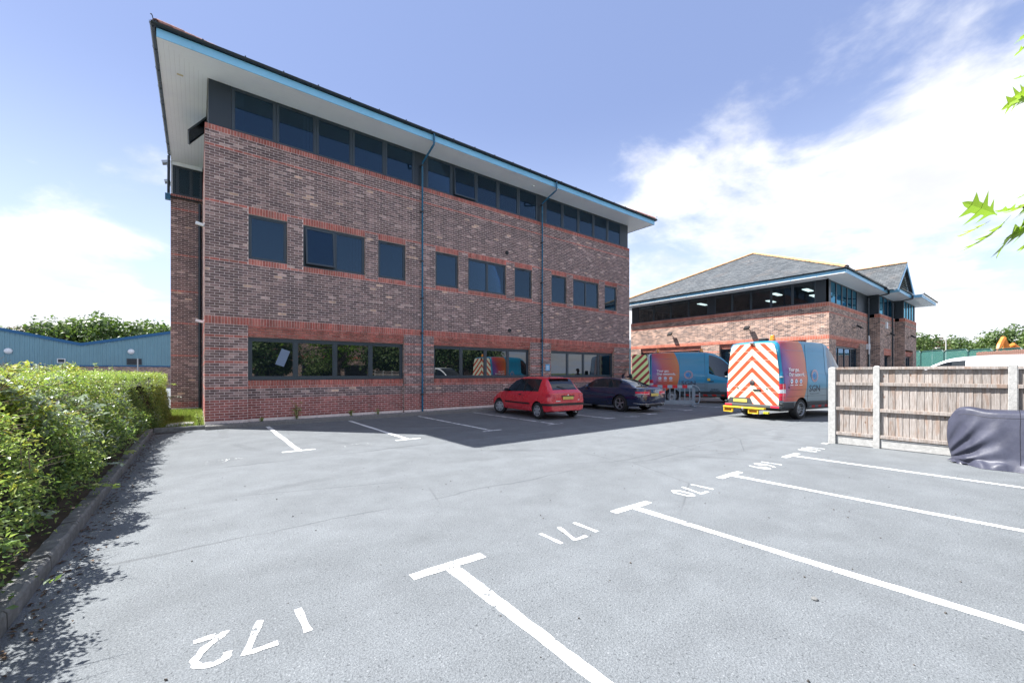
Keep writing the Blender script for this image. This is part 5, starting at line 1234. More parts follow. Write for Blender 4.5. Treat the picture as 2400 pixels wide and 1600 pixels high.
def wheel(name, parent, c, r, wd, style, side, steer=0.0):
    """wheel > tyre, rim, spokes; axle along x, side = +1/-1 outward"""
    w_ = emp(name, c, R(steer), parent=parent); ri = r * .66; h = wd / 2
    MB().lathe([(ri, -h), (r * .90, -h), (r * .985, -h * .72), (r, -h * .3), (r, h * .3), (r * .985, h * .72), (r * .90, h), (ri, h), (ri * .97, h * .6), (ri * .97, -h * .6)], 36, 'x', close=True).build('tyre', M_TYRE, w_, smooth=True)
    o = side * h
    m_ = {'alloy': M_RIM, 'cap': M_RIMD, 'steel': M_RIMD}[style]
    MB().lathe([(ri * .98, -side * h * .5), (ri * .98, o * .82), (ri * 1.03, o * .98), (ri * .95, o * 1.0), (ri * .90, o * .80), (ri * .88, o * .2)], 32, 'x').build('rim', m_, w_, smooth=True)
    MB().lathe([(0, o * .1), (ri * .9, o * .1)], 24, 'x').build('brake_disc', M_BLACK, w_)
    b = MB()
    if style == 'alloy':
        for k in range(5):
            a = 2 * math.pi * k / 5 + .3
            for q in (0,):
                ca, sa = math.cos(a), math.sin(a); t = (-sa, ca); pr_ = [(.08, .30), (.45, .20), (.93, .34)]
                for i in range(2):
                    r0, w0 = pr_[i]; r1, w1 = pr_[i + 1]; vs = []
                    for xx in (o * .62, o * .88 - (0.02 * side if i == 0 else 0)):
                        for (rr, ww) in ((r0, w0), (r1, w1)):
                            for s_ in (-1, 1): vs.append((xx, ri * (rr * ca + s_ * ww * .5 * t[0]), ri * (rr * sa + s_ * ww * .5 * t[1])))
                    b.add(vs, [(0, 1, 3, 2), (4, 6, 7, 5), (0, 4, 5, 1), (2, 3, 7, 6), (0, 2, 6, 4), (1, 5, 7, 3)])
        b.build('spoke_set', m_, w_, smooth=True)
    elif style == 'cap':
        b.lathe([(0, o * .98), (ri * .35, o * .98), (ri * .55, o * .90), (ri * .9, o * .80)], 30, 'x').build('hub_cap', mat('hub_cap_grey', (.36, .38, .40), .4, metal=.3), w_, smooth=True)
        for k in range(6):
            a = 2 * math.pi * k / 6; MB().cbox((o * .92, ri * .68 * math.cos(a), ri * .68 * math.sin(a)), (.03, ri * .26, ri * .16), Euler((a + math.pi / 2, 0, 0)).to_matrix()).build('vent_hole', M_BLACK, w_)
    else:
        b.lathe([(0, o * .75), (ri * .22, o * .75), (ri * .30, o * .45), (ri * .62, o * .30), (ri * .9, o * .55)], 30, 'x').build('wheel_disc', m_, w_, smooth=True)
        for k in range(12):
            a = 2 * math.pi * k / 12; MB().cbox((o * .47, ri * .76 * math.cos(a), ri * .76 * math.sin(a)), (.06, ri * .18, ri * .14), Euler((a, 0, 0)).to_matrix()).build('vent_hole', M_BLACK, w_)
        for k in range(6):
            a = 2 * math.pi * k / 6; MB().cbox((o * .62, ri * .26 * math.cos(a), ri * .26 * math.sin(a)), (.04, .02, .02)).build('wheel_nut', M_STEEL, w_)
    b = MB().lathe([(0, o * .99 if style != 'steel' else o * .8), (ri * .13, o * .97 if style != 'steel' else o * .78), (ri * .15, o * .7)], 16, 'x').build('hub', M_BLACK if style == 'steel' else m_, w_)
    return w_
def wrap_strip(sh, z0, z1, y_end, x_in, off, n=10, side=1, zf=None, rear=True, yr=0.0):
    """lamp or trim wrapping the rear corner: from x_in on the rear face round to y_end along the side"""
    zm = (z0 + z1) / 2; xw = sh.ptz(.0, zm) - .004; pts = [(x_in + (xw - x_in) * k / 3, yr - off) for k in range(4)]
    for k in range(1, n + 1):
        y = y_end * (k / n) ** 1.5; pts.append((sh.ptz(y, zm) + off * .9, y))
    b = MB(); m = len(pts)
    for i, (x, y) in enumerate(pts):
        a, c = (z0, z1) if zf is None else zf(i / (m - 1))
        b.v += [(x * side, y, a), (x * side, y, c), (x * side - side * .02, y + .01, c), (x * side - side * .02, y + .01, a)]
    for i in range(m - 1):
        for q in range(4): b.f.append((4 * i + q, 4 * i + (q + 1) % 4, 4 * i + 4 + (q + 1) % 4, 4 * i + 4 + q))
    b.f += [(3, 2, 1, 0), tuple(4 * (m - 1) + q for q in range(4))]
    return b
def seam(sh, y, i0, i1, side, r=.004, ylean=0.0):
    q = sh.sec(y); b = MB()
    pts = []
    for i in range(i0, i1 + 1):
        yy = y + ylean * (q[i][1] - q[i0][1]); p = sh.sec(yy)[i]; pts.append((side * (p[0] + .001), yy, p[1]))
    return b.tube(pts, r, 4)
def hline(sh, y0, y1, z, side, r=.004, n=12):
    return MB().tube([(side * (sh.ptz(y0 + (y1 - y0) * k / n, z) + .0005), y0 + (y1 - y0) * k / n, z) for k in range(n + 1)], r, 4)

# ---------------- red three door hatchback
M_RED = mat('car_red', (.64, .020, .036), .28, spec=.6, coat=.8, var=.06, scale=1.5)
RC = emp('hatchback_car', (9.68, -4.60, 0), R(-4), 'small red three door hatchback parked nose to the brick wall', 'car')
sh = Shell([  # y, bottom, waist, belt, roof, half width, belt hw, roof hw
    (0.00, .30, .62, .84, .885, .70, .64, .60), (.06, .27, .62, .87, .93, .765, .69, .62), (.16, .25, .62, .885, 1.02, .795, .72, .58), (.30, .24, .62, .895, 1.20, .812, .745, .55), (.46, .23, .62, .90, 1.355, .82, .755, .545), (.62, .23, .62, .90, 1.405, .825, .76, .55), (1.15, .22, .61, .895, 1.43, .825, .765, .565),
    (1.75, .22, .60, .88, 1.425, .825, .765, .56), (2.15, .22, .60, .865, 1.365, .825, .76, .53), (2.55, .22, .59, .855, 1.165, .825, .755, .53), (2.86, .22, .58, .85, .965, .82, .745, .55), (3.05, .22, .57, .82, .885, .81, .72, .55), (3.45, .23, .55, .74, .79, .785, .66, .52), (3.70, .25, .50, .63, .66, .70, .58, .45), (3.835, .30, .44, .50, .52, .55, .45, .36)])
def tag_red(y, i):
    if 8 <= i <= 9:
        if 1.52 < y < 2.62: return 1
        if .66 < y < 1.42: return 1
        if 1.42 <= y <= 1.52: return 2
    if 11 <= i <= 13 and .13 < y < .45: return 3
    if 11 <= i <= 13 and 2.2 < y < 2.84: return 4
    return 0
ma = [M_RED, M_CGLASS, M_BLACK]; gl2 = M_CGLASS.copy(); gl2.name = 'rear_window_glass'; gl3 = M_CGLASS.copy(); gl3.name = 'windscreen_glass'
me = sh.build([M_RED, M_CGLASS, M_BLACK, gl2, gl3], tag_red, [(.62, .285, .325), (3.06, .285, .325)], arch_d=.28)
split_parts(me, [('car_red', 'body', False), ('car_glass', 'side_window', True), ('rear_window_glass', 'rear_window', True), ('windscreen_glass', 'windscreen', True), ('black_plastic', 'wheel_arch', True)], RC)
for sx in (-1, 1):
    wheel('wheel', RC, (sx * .735, .62, .285), .285, .175, 'cap', sx); wheel('wheel', RC, (sx * .735, 3.06, .285), .285, .175, 'cap', sx, steer=24)
    seam(sh, 1.50, 3, 8, sx).build('door_seam', M_BLACK, RC); seam(sh, 2.62, 3, 7, sx).build('door_seam', M_BLACK, RC); hline(sh, 1.5, 2.62, .33, sx).build('door_seam', M_BLACK, RC)
    b = MB()
    for k in range(12):
        y = 1.05 + 1.55 * k / 11; x = sh.ptz(y, .50); b.v += [(sx * (x - .01), y, .47), (sx * (x + .018), y, .478), (sx * (x + .018), y, .522), (sx * (x - .01), y, .53)]
    b.f = [(4 * k + q, 4 * k + (q + 1) % 4, 4 * k + 4 + (q + 1) % 4, 4 * k + 4 + q) for k in range(11) for q in range(4)] + [(3, 2, 1, 0), (44, 45, 46, 47)]
    b.build('rubbing_strip', M_BLACK, RC)
    h_ = MB(); x = sh.ptz(1.66, .80); h_.cbox((sx * (x + .012), 1.66, .79), (.03, .15, .035)); h_.build('door_handle', M_BLACK, RC, bevel=.008)
    x = sh.ptz(2.6, .92); m_ = MB().cbox((sx * (x + .09), 2.56, .94), (.17, .10, .115)); m_.build('wing_mirror', M_BLACK, RC, bevel=.03)
    wrap_strip(sh, .69, .86, .20, .50, .008, side=sx, zf=lambda t: (.70 + .03 * t, .835 + .03 * math.sin(t * 3.1) + .0 * t)).build('tail_lamp', M_REDL, RC, smooth=True)
    b = MB(); 
    for k in range(6):
        y = 3.42 + .2 * k / 5; z = .60 - .012 * k; x = sh.ptz(y, z); b.v += [(sx * (x + .006 - .10), y + .10, z + .10), (sx * (x + .012), y, z - .05)]
    b.f = [(2 * k, 2 * k + 1, 2 * k + 3, 2 * k + 2) for k in range(5)]; b.build('headlamp', M_CLEARL, RC)
for sx in (-1, 1):
    wrap_strip(sh, .475, .55, .50, .0, .03, side=sx, zf=lambda t: (.475, .555 - .02 * t)).build('bumper_strip', M_BLACK, RC, smooth=True)
pl = MB().cbox((0, -.028, .72), (.46, .012, .105)).build('number_plate', M_PLATE, RC, bevel=.004)
MB().cbox((0, -.02, .785), (.56, .03, .035)).build('tailgate_handle', M_BLACK, RC, bevel=.006)
MB().tube([(0, -.012, .815), (0, -.03, .815)], .028, 14).build('badge', M_CHROME, RC)
MB().cbox((-.42, -.008, .625), (.20, .006, .03)).build('badge_lettering', M_CHROME, RC); MB().cbox((.48, -.008, .645), (.07, .006, .022)).build('badge_lettering', M_CHROME, RC)
for sx in (-1, 1): pass
MB().tube([(.02, .09, 1.005), (-.10, .16, 1.06), (-.30, .21, 1.10)], .010, 5).build('wiper', M_BLACK, RC)
MB().tube([(.35, -.03, .24), (.35, .12, .24)], .028, 12).build('exhaust_pipe', M_STEEL, RC)
MB().tube([(0, 1.0, 1.43), (0, .82, 1.62)], .005, 5).build('aerial', M_BLACK, RC)
MB().cbox((0, .43, 1.375), (.86, .16, .022), Euler((R(4), 0, 0)).to_matrix()).build('roof_spoiler', M_RED, RC, bevel=.008)
MB().cbox((0, -.012, .40), (.10, .012, .03)).build('fog_lamp', M_REDL2, RC, bevel=.004)

# ---------------- dark blue coupe
M_NAVY = mat('car_navy', (.006, .016, .055), .22, spec=.7, coat=1.0, var=.05, scale=1.5)
AC = emp('coupe_car', (14.15, -4.95, 0), R(0), 'dark navy coupe parked beside the red hatchback, spoked alloys', 'car')
sh = Shell([
    (0.00, .34, .68, .90, .925, .74, .62, .52), (.06, .30, .68, .935, .965, .82, .70, .60), (.20, .26, .67, .945, .985, .875, .755, .62), (.42, .24, .66, .95, 1.00, .905, .79, .62), (.70, .22, .65, .952, 1.09, .918, .80, .56), (1.00, .21, .64, .95, 1.205, .922, .80, .50), (1.35, .21, .63, .945, 1.315, .925, .80, .50), (1.75, .20, .62, .935, 1.368, .925, .80, .52), (2.15, .20, .62, .925, 1.372, .925, .80, .53),
    (2.50, .20, .62, .915, 1.325, .925, .80, .51), (2.90, .20, .62, .90, 1.15, .925, .79, .52), (3.18, .20, .62, .89, .985, .922, .78, .58), (3.40, .20, .62, .87, .93, .918, .765, .58), (3.95, .21, .60, .80, .86, .90, .72, .55), (4.35, .23, .56, .71, .75, .84, .64, .48), (4.63, .28, .48, .55, .58, .66, .5, .38)])
def tag_navy(y, i):
    if 8 <= i <= 9:
        if 1.72 < y < 2.95: return 1
        if 1.12 < y < 1.64: return 1
        if 1.64 <= y <= 1.72: return 2
    if 11 <= i <= 13 and .50 < y < 1.33: return 3
    if 11 <= i <= 13 and 2.5 < y < 3.16: return 4
    return 0
gr2 = M_CGLASS.copy(); gr2.name = 'coupe_rear_glass'; gw2 = M_CGLASS.copy(); gw2.name = 'coupe_windscreen_glass'
me = sh.build([M_NAVY, M_CGLASS, M_BLACK, gr2, gw2], tag_navy, [(.99, .335, .37), (3.74, .335, .37)], arch_d=.32)
split_parts(me, [('car_navy', 'body', False), ('car_glass', 'side_window', True), ('coupe_rear_glass', 'rear_window', True), ('coupe_windscreen_glass', 'windscreen', True), ('black_plastic', 'wheel_arch', True)], AC)
for sx in (-1, 1):
    wheel('wheel', AC, (sx * .80, .99, .335), .335, .24, 'alloy', sx); wheel('wheel', AC, (sx * .80, 3.74, .335), .335, .24, 'alloy', sx)
    seam(sh, 1.62, 3, 8, sx, ylean=.0).build('door_seam', M_BLACK, AC); seam(sh, 2.98, 3, 7, sx).build('door_seam', M_BLACK, AC); hline(sh, 1.62, 2.98, .34, sx).build('door_seam', M_BLACK, AC)
    hline(sh, .3, 4.0, .72, sx, r=.006, n=24).build('body_crease', M_NAVY, AC)
    x = sh.ptz(1.8, .80); MB().cbox((sx * (x + .012), 1.80, .79), (.03, .18, .03)).build('door_handle', M_NAVY, AC, bevel=.008)
    x = sh.ptz(2.85, .95); MB().cbox((sx * (x + .10), 2.80, .985), (.18, .11, .11)).build('wing_mirror', M_NAVY, AC, bevel=.03)
    wrap_strip(sh, .70, .84, .28, .34, .006, side=sx, zf=lambda t: (.705 + .03 * t, .83 - .0 * t)).build('tail_lamp', M_REDL2, AC, smooth=True)
    wrap_strip(sh, .715, .745, .20, .40, .012, side=sx, zf=lambda t: (.725, .745)).build('lamp_strip', M_CLEARL, AC, smooth=True)
    wrap_strip(sh, .34, .38, .35, .0, .016, side=sx, zf=lambda t: (.335 + .03 * t, .355 + .03 * t)).build('bumper_trim', M_STEEL, AC, smooth=True)
    MB().lathe([(.055, 0), (.062, -.05), (.05, -.05), (.045, .05)], 20, 'y', c=(sx * .52, .0, .30)).build('exhaust_pipe', M_CHROME, AC, smooth=True)
    hline(sh, 1.15, 2.95, .955, sx, r=.006, n=18).build('window_trim', M_CHROME, AC)
MB().cbox((0, -.016, .70), (.50, .012, .11)).build('number_plate', M_PLATE, AC, bevel=.004)
for k in range(4):
    M_r = M_CHROME; MB().lathe([(.026, -.004), (.032, 0), (.026, .004), (.021, 0)], 18, 'y', c=(-.075 + .05 * k, -.012, .83), close=True).build('badge_ring', M_r, AC, smooth=True)
MB().cbox((0, -.004, .29), (1.15, .03, .10)).build('diffuser', M_BLACK, AC, bevel=.01)
MB().tube([(0, 1.55, 1.36), (0, 1.45, 1.40)], .025, 6).build('roof_aerial', M_NAVY, AC)
# ---------------- liveried panel vans
def van_mat():
    m = bpy.data.materials.new('van_livery'); m.use_nodes = True; t = NT(m.node_tree); b = m.node_tree.nodes['Principled BSDF']
    x, y, z = t.sep(t.coord('Object'))
    body = (.012, .215, .370)
    grey = t.mix(t.ramp(z, .95, 1.12, 1, 0), body, (.16, .235, .275))
    dy_ = t.m('SUBTRACT', y, -.55); dz_ = t.m('SUBTRACT', z, 1.62)
    rr = t.m('SQRT', t.m('ADD', t.m('MULTIPLY', dy_, dy_), t.m('MULTIPLY', dz_, dz_)))
    disc = t.m('MULTIPLY', t.m('LESS_THAN', rr, 2.02), t.m('GREATER_THAN', y, .10))
    disc = t.m('MULTIPLY', disc, t.m('GREATER_THAN', z, .62))
    disc = t.m('MULTIPLY', disc, t.m('GREATER_THAN', t.m('ABSOLUTE', x), .70))
    pos = t.m('SUBTRACT', rr, .62)
    cr = t.n('ShaderNodeValToRGB'); t.link(t.m('DIVIDE', pos, 1.4), cr.inputs[0]); e = cr.color_ramp.elements
    e[0].position = .0; e[0].color = (.12, .06, .26, 1); e[1].position = 1.0; e[1].color = (.52, .15, .03, 1)
    q = e.new(.18); q.color = (.18, .07, .26, 1); q = e.new(.42); q.color = (.44, .055, .06, 1); q = e.new(.7); q.color = (.50, .09, .03, 1)
    c = t.mix(disc, grey, cr.outputs[0])
    # dark plastic skirt
    skirt = t.m('LESS_THAN', z, .60); c = t.mix(skirt, c, (.040, .046, .050))
    # red and grey reflective stripes along the sill
    st = t.m('MULTIPLY', t.m('GREATER_THAN', z, .285), t.m('LESS_THAN', z, .455)); st = t.m('MULTIPLY', st, t.m('MULTIPLY', t.m('GREATER_THAN', y, 1.62), t.m('LESS_THAN', y, 3.60)))
    fr = t.m('FRACT', t.m('DIVIDE', t.m('ADD', y, t.m('MULTIPLY', z, .8)), .42)); stc = t.mix(t.m('LESS_THAN', fr, .48), (.13, .16, .17), (.55, .035, .025))
    c = t.mix(st, c, stc)
    t.link(c, b.inputs['Base Color']); b.inputs['Roughness'].default_value = .3; b.inputs['Coat Weight'].default_value = .35; b.inputs['Coat Roughness'].default_value = .08
    return m
def chevron_mat():
    m = bpy.data.materials.new('rear_chevrons_sunlit'); m.use_nodes = True; t = NT(m.node_tree); b = m.node_tree.nodes['Principled BSDF']
    x, y, z = t.sep(t.coord('Object')); a = t.m('ADD', z, t.m('ABSOLUTE', x)); fr = t.m('FRACT', t.m('DIVIDE', t.m('ADD', a, .02), .40))
    c = t.mix(t.m('LESS_THAN', fr, .44), (.86, .86, .64), (.60, .085, .035)); t.link(c, b.inputs['Base Color']); b.inputs['Roughness'].default_value = .35; return m  # bleaching by full sun put into the colours of the print
def chevron_mat_shaded():
    m = bpy.data.materials.new('door_chevrons_shaded'); m.use_nodes = True; t = NT(m.node_tree); b = m.node_tree.nodes['Principled BSDF']
    x, y, z = t.sep(t.coord('Object')); a = t.m('ADD', z, t.m('MULTIPLY', x, 1.0)); fr = t.m('FRACT', t.m('DIVIDE', t.m('ADD', a, .05), .40))
    c = t.mix(t.m('LESS_THAN', fr, .44), (.72, .84, .36), (.34, .015, .02)); t.link(c, b.inputs['Base Color']); b.inputs['Roughness'].default_value = .35; return m  # same print as the rear doors, with shade put into its colours
M_VAN = van_mat(); M_CHEV = chevron_mat(); M_CHEV_SHADED = chevron_mat_shaded()
M_VBLUE = mat('van_blue', (.012, .215, .370), .3, coat=.7); M_VGREY = mat('van_bumper_grey', (.050, .058, .062), .6)
M_TXTW = mat('print_white', (.78, .78, .80), .5); M_TXTN = mat('print_navy', (.012, .018, .035), .5); M_TXTP = mat('print_pink', (.66, .36, .36), .5); M_TXTB = mat('print_blue', (.03, .20, .52), .5); M_TXTL = mat('print_light_blue', (.16, .38, .62), .5)
M_YEL = mat('step_yellow', (.72, .46, .03), .5, var=.25, scale=10)
VSH = Shell([
    (0.00, .42, 1.15, 1.55, 2.52, .90, .875, .74), (.05, .40, 1.15, 1.58, 2.59, .955, .92, .79), (.14, .38, 1.15, 1.60, 2.625, .978, .945, .83), (.5, .36, 1.15, 1.62, 2.65, .99, .96, .86), (1.58, .34, 1.15, 1.62, 2.665, .995, .962, .87), (2.68, .34, 1.15, 1.56, 2.655, .995, .955, .86), (3.08, .34, 1.14, 1.44, 2.60, .995, .95, .82), (3.43, .34, 1.12, 1.34, 2.45, .99, .945, .77), (3.83, .34, 1.08, 1.28, 2.08, .985, .93, .74),
    (4.18, .34, 1.02, 1.22, 1.68, .975, .90, .74), (4.44, .34, .98, 1.16, 1.36, .96, .86, .74), (4.78, .36, .88, 1.04, 1.14, .90, .78, .66), (5.05, .40, .72, .86, .92, .80, .66, .54), (5.18, .46, .62, .70, .73, .66, .54, .44)])
def tag_van(y, i):
    if 8 <= i <= 9 and 2.86 < y < 4.02: return 1
    if 11 <= i <= 13 and 3.38 < y < 4.42: return 2
    return 0
vg2 = M_CGLASS.copy(); vg2.name = 'van_windscreen_glass'
def ring_logo(side, yc, zc, parent, x):
    """sunburst ring of dots round a blue core, as printed on the side"""
    root = emp('ring_emblem', (x, yc, zc), 0, parent=parent)
    def disc(name, r0, r1, cy, cz, m, off, n=30):
        b = MB()
        for k in range(n):
            a = 2 * math.pi * k / n; b.v += [(0, cy + r0 * math.cos(a), cz + r0 * math.sin(a)), (0, cy + r1 * math.cos(a), cz + r1 * math.sin(a))]
        b.f = [(2 * k, 2 * k + 1, (2 * k + 3) % (2 * n), (2 * k + 2) % (2 * n)) for k in range(n)]; b.build(name, m, root, loc=(side * off, 0, 0))
    fw = side     # text reads along travel on the right hand side
    disc('emblem_core', .001, .075, -.045 * 1, 0, M_TXTB, .001); disc('emblem_ring', .078, .105, -.035, 0, M_TXTL, .001)
    for q, (r, n, s, cy) in enumerate(((.128, 18, .014, -.022), (.160, 20, .018, -.012), (.197, 22, .022, 0.0))):
        b = MB()
        for k in range(n):
            a = 2 * math.pi * (k + .5 * q) / n; c = (cy + r * math.cos(a), r * math.sin(a)); m_ = 6; k0 = len(b.v)
            for j in range(m_): t_ = 2 * math.pi * j / m_; b.v.append((0, c[0] + s * math.cos(t_), c[1] + s * math.sin(t_)))
            b.f.append(tuple(range(k0, k0 + m_)))
        b.build('emblem_dots', M_TXTL if q == 0 else M_TXTP, root, loc=(side * .0015, 0, 0))
def make_van(loc, rz, label, open_door=False):
    V_ = emp('panel_van', loc, rz, label, 'van', 'liveried gas vans')
    me = VSH.build([M_VAN, M_CGLASS, vg2, M_BLACK], tag_van, [(1.10, .345, .40), (4.10, .345, .40)], arch_d=.34, ny=80)
    split_parts(me, [('van_livery', 'body', False), ('car_glass', 'side_window', True), ('van_windscreen_glass', 'windscreen', True), ('black_plastic', 'wheel_arch', True)], V_)
    for sx in (-1, 1):
        wheel('wheel', V_, (sx * .85, 1.10, .345), .345, .235, 'steel', sx); wheel('wheel', V_, (sx * .85, 4.10, .345), .345, .235, 'steel', sx)
        # rear lamp clusters
        for z0, z1, m_ in ((1.02, 1.20, M_REDL), (.90, 1.015, M_CLEARL), (.80, .895, M_REDL2), (.66, .795, M_REDL)):
            wrap_strip(VSH, z0, z1, .17, .845, .012, side=sx).build('tail_lamp', m_, V_, smooth=True)
        for z in (1.42, .56): MB().cbox((sx * .945, .0, z), (.10, .07, .045)).build('door_hinge', M_STEEL if z > 1 else M_VGREY, V_, bevel=.008)
        # cab door seams, handle, mirror
        for y in (2.78, 4.06): seam(VSH, y, 3, 8, sx, r=.005).build('door_seam', M_BLACK, V_)
        seam(VSH, 1.46, 3, 10, sx, r=.005).build('panel_seam', M_BLACK, V_); seam(VSH, 2.69, 3, 11, sx, r=.005).build('panel_seam', M_BLACK, V_)
        for z in (.78, 1.0, 1.52, 2.30): hline(VSH, .20, 2.69, z, sx, r=.004).build('panel_seam', M_BLACK if z < 1.2 else M_VBLUE, V_)
        x = VSH.ptz(3.0, 1.12); MB().cbox((sx * (x + .015), 2.98, 1.12), (.03, .24, .05)).build('door_handle', M_BLACK, V_, bevel=.01)
        x = VSH.ptz(3.83, 1.45); MB().cbox((sx * (x + .16), 3.80, 1.52), (.24, .14, .38)).build('wing_mirror', M_BLACK, V_, bevel=.05)
        MB().tube([(sx * VSH.ptz(.36, 1.08), .36, 1.08), (sx * (VSH.ptz(.36, 1.08) + .012), .36, 1.08)], .028, 12).build('filler_cap', M_BLACK, V_)
        # print on the side
        rot = (R(90), 0, R(90)) if sx > 0 else (R(90), 0, R(-90)); X = sx * (VSH.ptz(1.6, 1.30) + .006)
        d = 1 if sx > 0 else -1
        def T(txt, size, m_, y, z, bold=.0, sxs=1.0, al='CENTER'): return text_mesh(txt, size, 'lettering', m_, V_, (X - sx * max(0, (z - 1.45) * .05), y, z), rot, align=al, bold=bold, sx=sxs)
        T('Your gas.', .165, M_TXTW, .34 if sx > 0 else 1.16, 1.66, .004, 1.0, 'LEFT'); T('Our network.', .165, M_TXTW, .34 if sx > 0 else 1.16, 1.50, .004, 1.0, 'LEFT')
        T('SGN', .30, M_TXTN, 1.90, 1.02, .004, 1.2); T('Your gas. Our network.', .062, M_TXTN, 1.90, .855, 0)
        if sx > 0 and not open_door or open_door: T('Smell gas?', .085, M_TXTN, 3.15, .72, .001, 1.0); T('0800 111 999', .085, M_TXTN, 3.15, .63, .001, 1.0)
        ring_logo(sx, 1.90, 1.46, V_, X)
        for k in range(3):
            yc = .50 + .27 * k; ic = emp('service_icon', (X, yc, 1.28), 0, parent=V_); b = MB(); n = 22
            b.v = [(0, .075 * math.cos(2 * math.pi * q / n), .075 * math.sin(2 * math.pi * q / n)) for q in range(n)]; b.f = [tuple(range(n))]; b.build('icon_disc', M_TXTW, ic)
            b = MB()
            if k == 0: b.box(-.001, -.045, -.012, .001, .045, .012); b.box(-.001, -.02, -.03, .001, .0, .03)
            elif k == 1: b.tube([(0, .03, .035), (0, -.03, 0), (0, .03, -.035)], .008, 4); b.cbox((0, -.03, 0), (.004, .03, .03)); b.cbox((0, .03, .035), (.004, .028, .028)); b.cbox((0, .03, -.035), (.004, .028, .028))
            else: b.box(-.001, -.035, -.04, .001, -.005, .01); b.box(-.001, .0, -.04, .001, .03, .04)
            b.build('icon_glyph', M_TXTB, ic, loc=(sx * .002, 0, 0))
            MB().box(-.001, -.085, -.012, .001, .085, .012).build('icon_caption', M_TXTW, ic, loc=(0, 0, -.125))
    # rear doors: two leaves with chevrons, seams, handle, emblem
    prof = [(.0, .50), (.865, .50), (.885, 1.10), (.875, 1.60), (.80, 2.20), (.735, 2.47), (.66, 2.535), (.0, 2.545)]
    for sx in (-1, 1):
        if open_door and sx > 0:
            dr = emp('rear_door', (.93, -.02, 0), R(94), parent=V_)          # swung back past square, outer face to the near side
            MB().prism([(-x + .885, z) for x, z in prof], 'y', -.045, 0).build('door_leaf', M_CHEV_SHADED, dr, rot=(0, 0, math.pi)).location = (0, 0, 0)
            MB().cbox((-.70, -.065, 1.12), (.20, .03, .05)).build('door_handle', M_BLACK, dr)
            continue
        lf = MB().prism([(sx * (x - .004 if x > .01 else .004), z) for x, z in prof], 'y', -.014, .012).build('rear_door', M_CHEV, V_)
        for z in (2.28, 1.98, 1.08, .92):
            MB().box(min(sx * .02, sx * .84), -.019, z - .006, max(sx * .02, sx * .84), -.0142, z + .006).build('pressing_line', mat('line_white', (.55, .50, .42), .5), lf)
        MB().cbox((sx * .50, -.03, 1.03), (.05, .03, .05), Euler((0, R(20), 0)).to_matrix()).build('door_check', M_VGREY, lf, bevel=.01)
    MB().box(-.004, -.017, .50, .004, -.0142, 2.54).build('door_seam', M_BLACK, V_)
    if not open_door:
        MB().lathe([(0, -.035), (.07, -.032), (.085, -.02), (.085, 0)], 24, 'y', c=(0, -.012, 1.22)).build('emblem', M_VGREY, V_, smooth=True)
        for k in range(3):
            a = R(90 + 120 * k); MB().cbox((.03 * math.cos(a), -.05, 1.22 + .03 * math.sin(a)), (.012, .006, .065), Euler((0, -a + R(90), 0)).to_matrix()).build('emblem_star', M_CHROME, V_)
        MB().cbox((.17, -.035, .98), (.26, .04, .055)).build('door_handle', M_BLACK, V_, bevel=.012)
        b = MB(); n = 22; b.v = [(.68 + .085 * math.cos(2 * math.pi * q / n), -.0152, .80 + .085 * math.sin(2 * math.pi * q / n)) for q in range(n)]; b.f = [tuple(range(n))]; b.build('speed_sticker_rim', M_REDL, V_)
        b = MB(); b.v = [(.68 + .07 * math.cos(2 * math.pi * q / n), -.0162, .80 + .07 * math.sin(2 * math.pi * q / n)) for q in range(n)]; b.f = [tuple(range(n))]; b.build('speed_sticker', M_TXTW, V_); text_mesh('62', .07, 'lettering', M_TXTN, V_, (.68, -.0170, .80), (R(90), 0, 0))
    MB().prism([(-.86, .50), (.0, .50), (-.02, .60), (-.06, .70), (-.80, .70), (-.86, .62)], 'y', -.020, -.0145).build('plate_recess', M_VGREY, V_)
    MB().cbox((-.42, -.028, .595), (.50, .012, .11)).build('number_plate', M_PLATE, V_, bevel=.003)
    MB().cbox((0, -.03, .44), (1.90, .14, .10)).build('rear_bumper', M_VGREY, V_, bevel=.02)
    for sx in (-1, 1): MB().cbox((sx * .80, -.105, .445), (.26, .012, .055)).build('reflector', M_REDL2, V_)
    st = MB().cbox((-.22, -.14, .365), (1.45, .14, .05)).build('tow_step', M_YEL, V_, bevel=.006)
    for x in (-.78, .12): MB().frame(x - .17, .18, x + .17, .34, .03, -.17, -.10).build('step_box', M_YEL, st); MB().box(x - .14, -.12, .21, x + .14, -.11, .31).build('step_plate', mat('step_brown', (.30, .14, .02), .6), st)
    for k in range(3): MB().cbox((.50 + .055 * k, -.15, .24), (.05, .10, .07)).build('tow_socket', mat('socket_yellow', (.62, .55, .03), .5), st, bevel=.01)
    MB().tube([(-.2, -.05, .30), (-.2, -.22, .30), (-.2, -.25, .36)], .03, 8).build('tow_ball', M_STEEL, st)
    MB().cbox((0, -.04, 2.565), (.16, .10, .05)).build('brake_lamp', M_STEEL, V_, bevel=.01)
    MB().box(-.86, .12, .30, .86, 4.5, .40).build('underbody', M_BLACK, V_)
    for (x, y) in (((.42, .45), (.42, 2.62)) if open_door else ((.42, .45),)):
        bc = MB().lathe([(0, .19), (.055, .18), (.075, .14), (.08, .05), (.09, .04), (.09, 0)], 18, c=(x, y, 2.655)).build('beacon', M_AMBER, V_, smooth=True)
        MB().cbox((x - .30, y, 2.70), (.28, .18, .09)).build('roof_vent', M_BLACK, V_, bevel=.02)
    MB().cbox((0, .0, 0), (.01, .01, .01)) if 0 else None
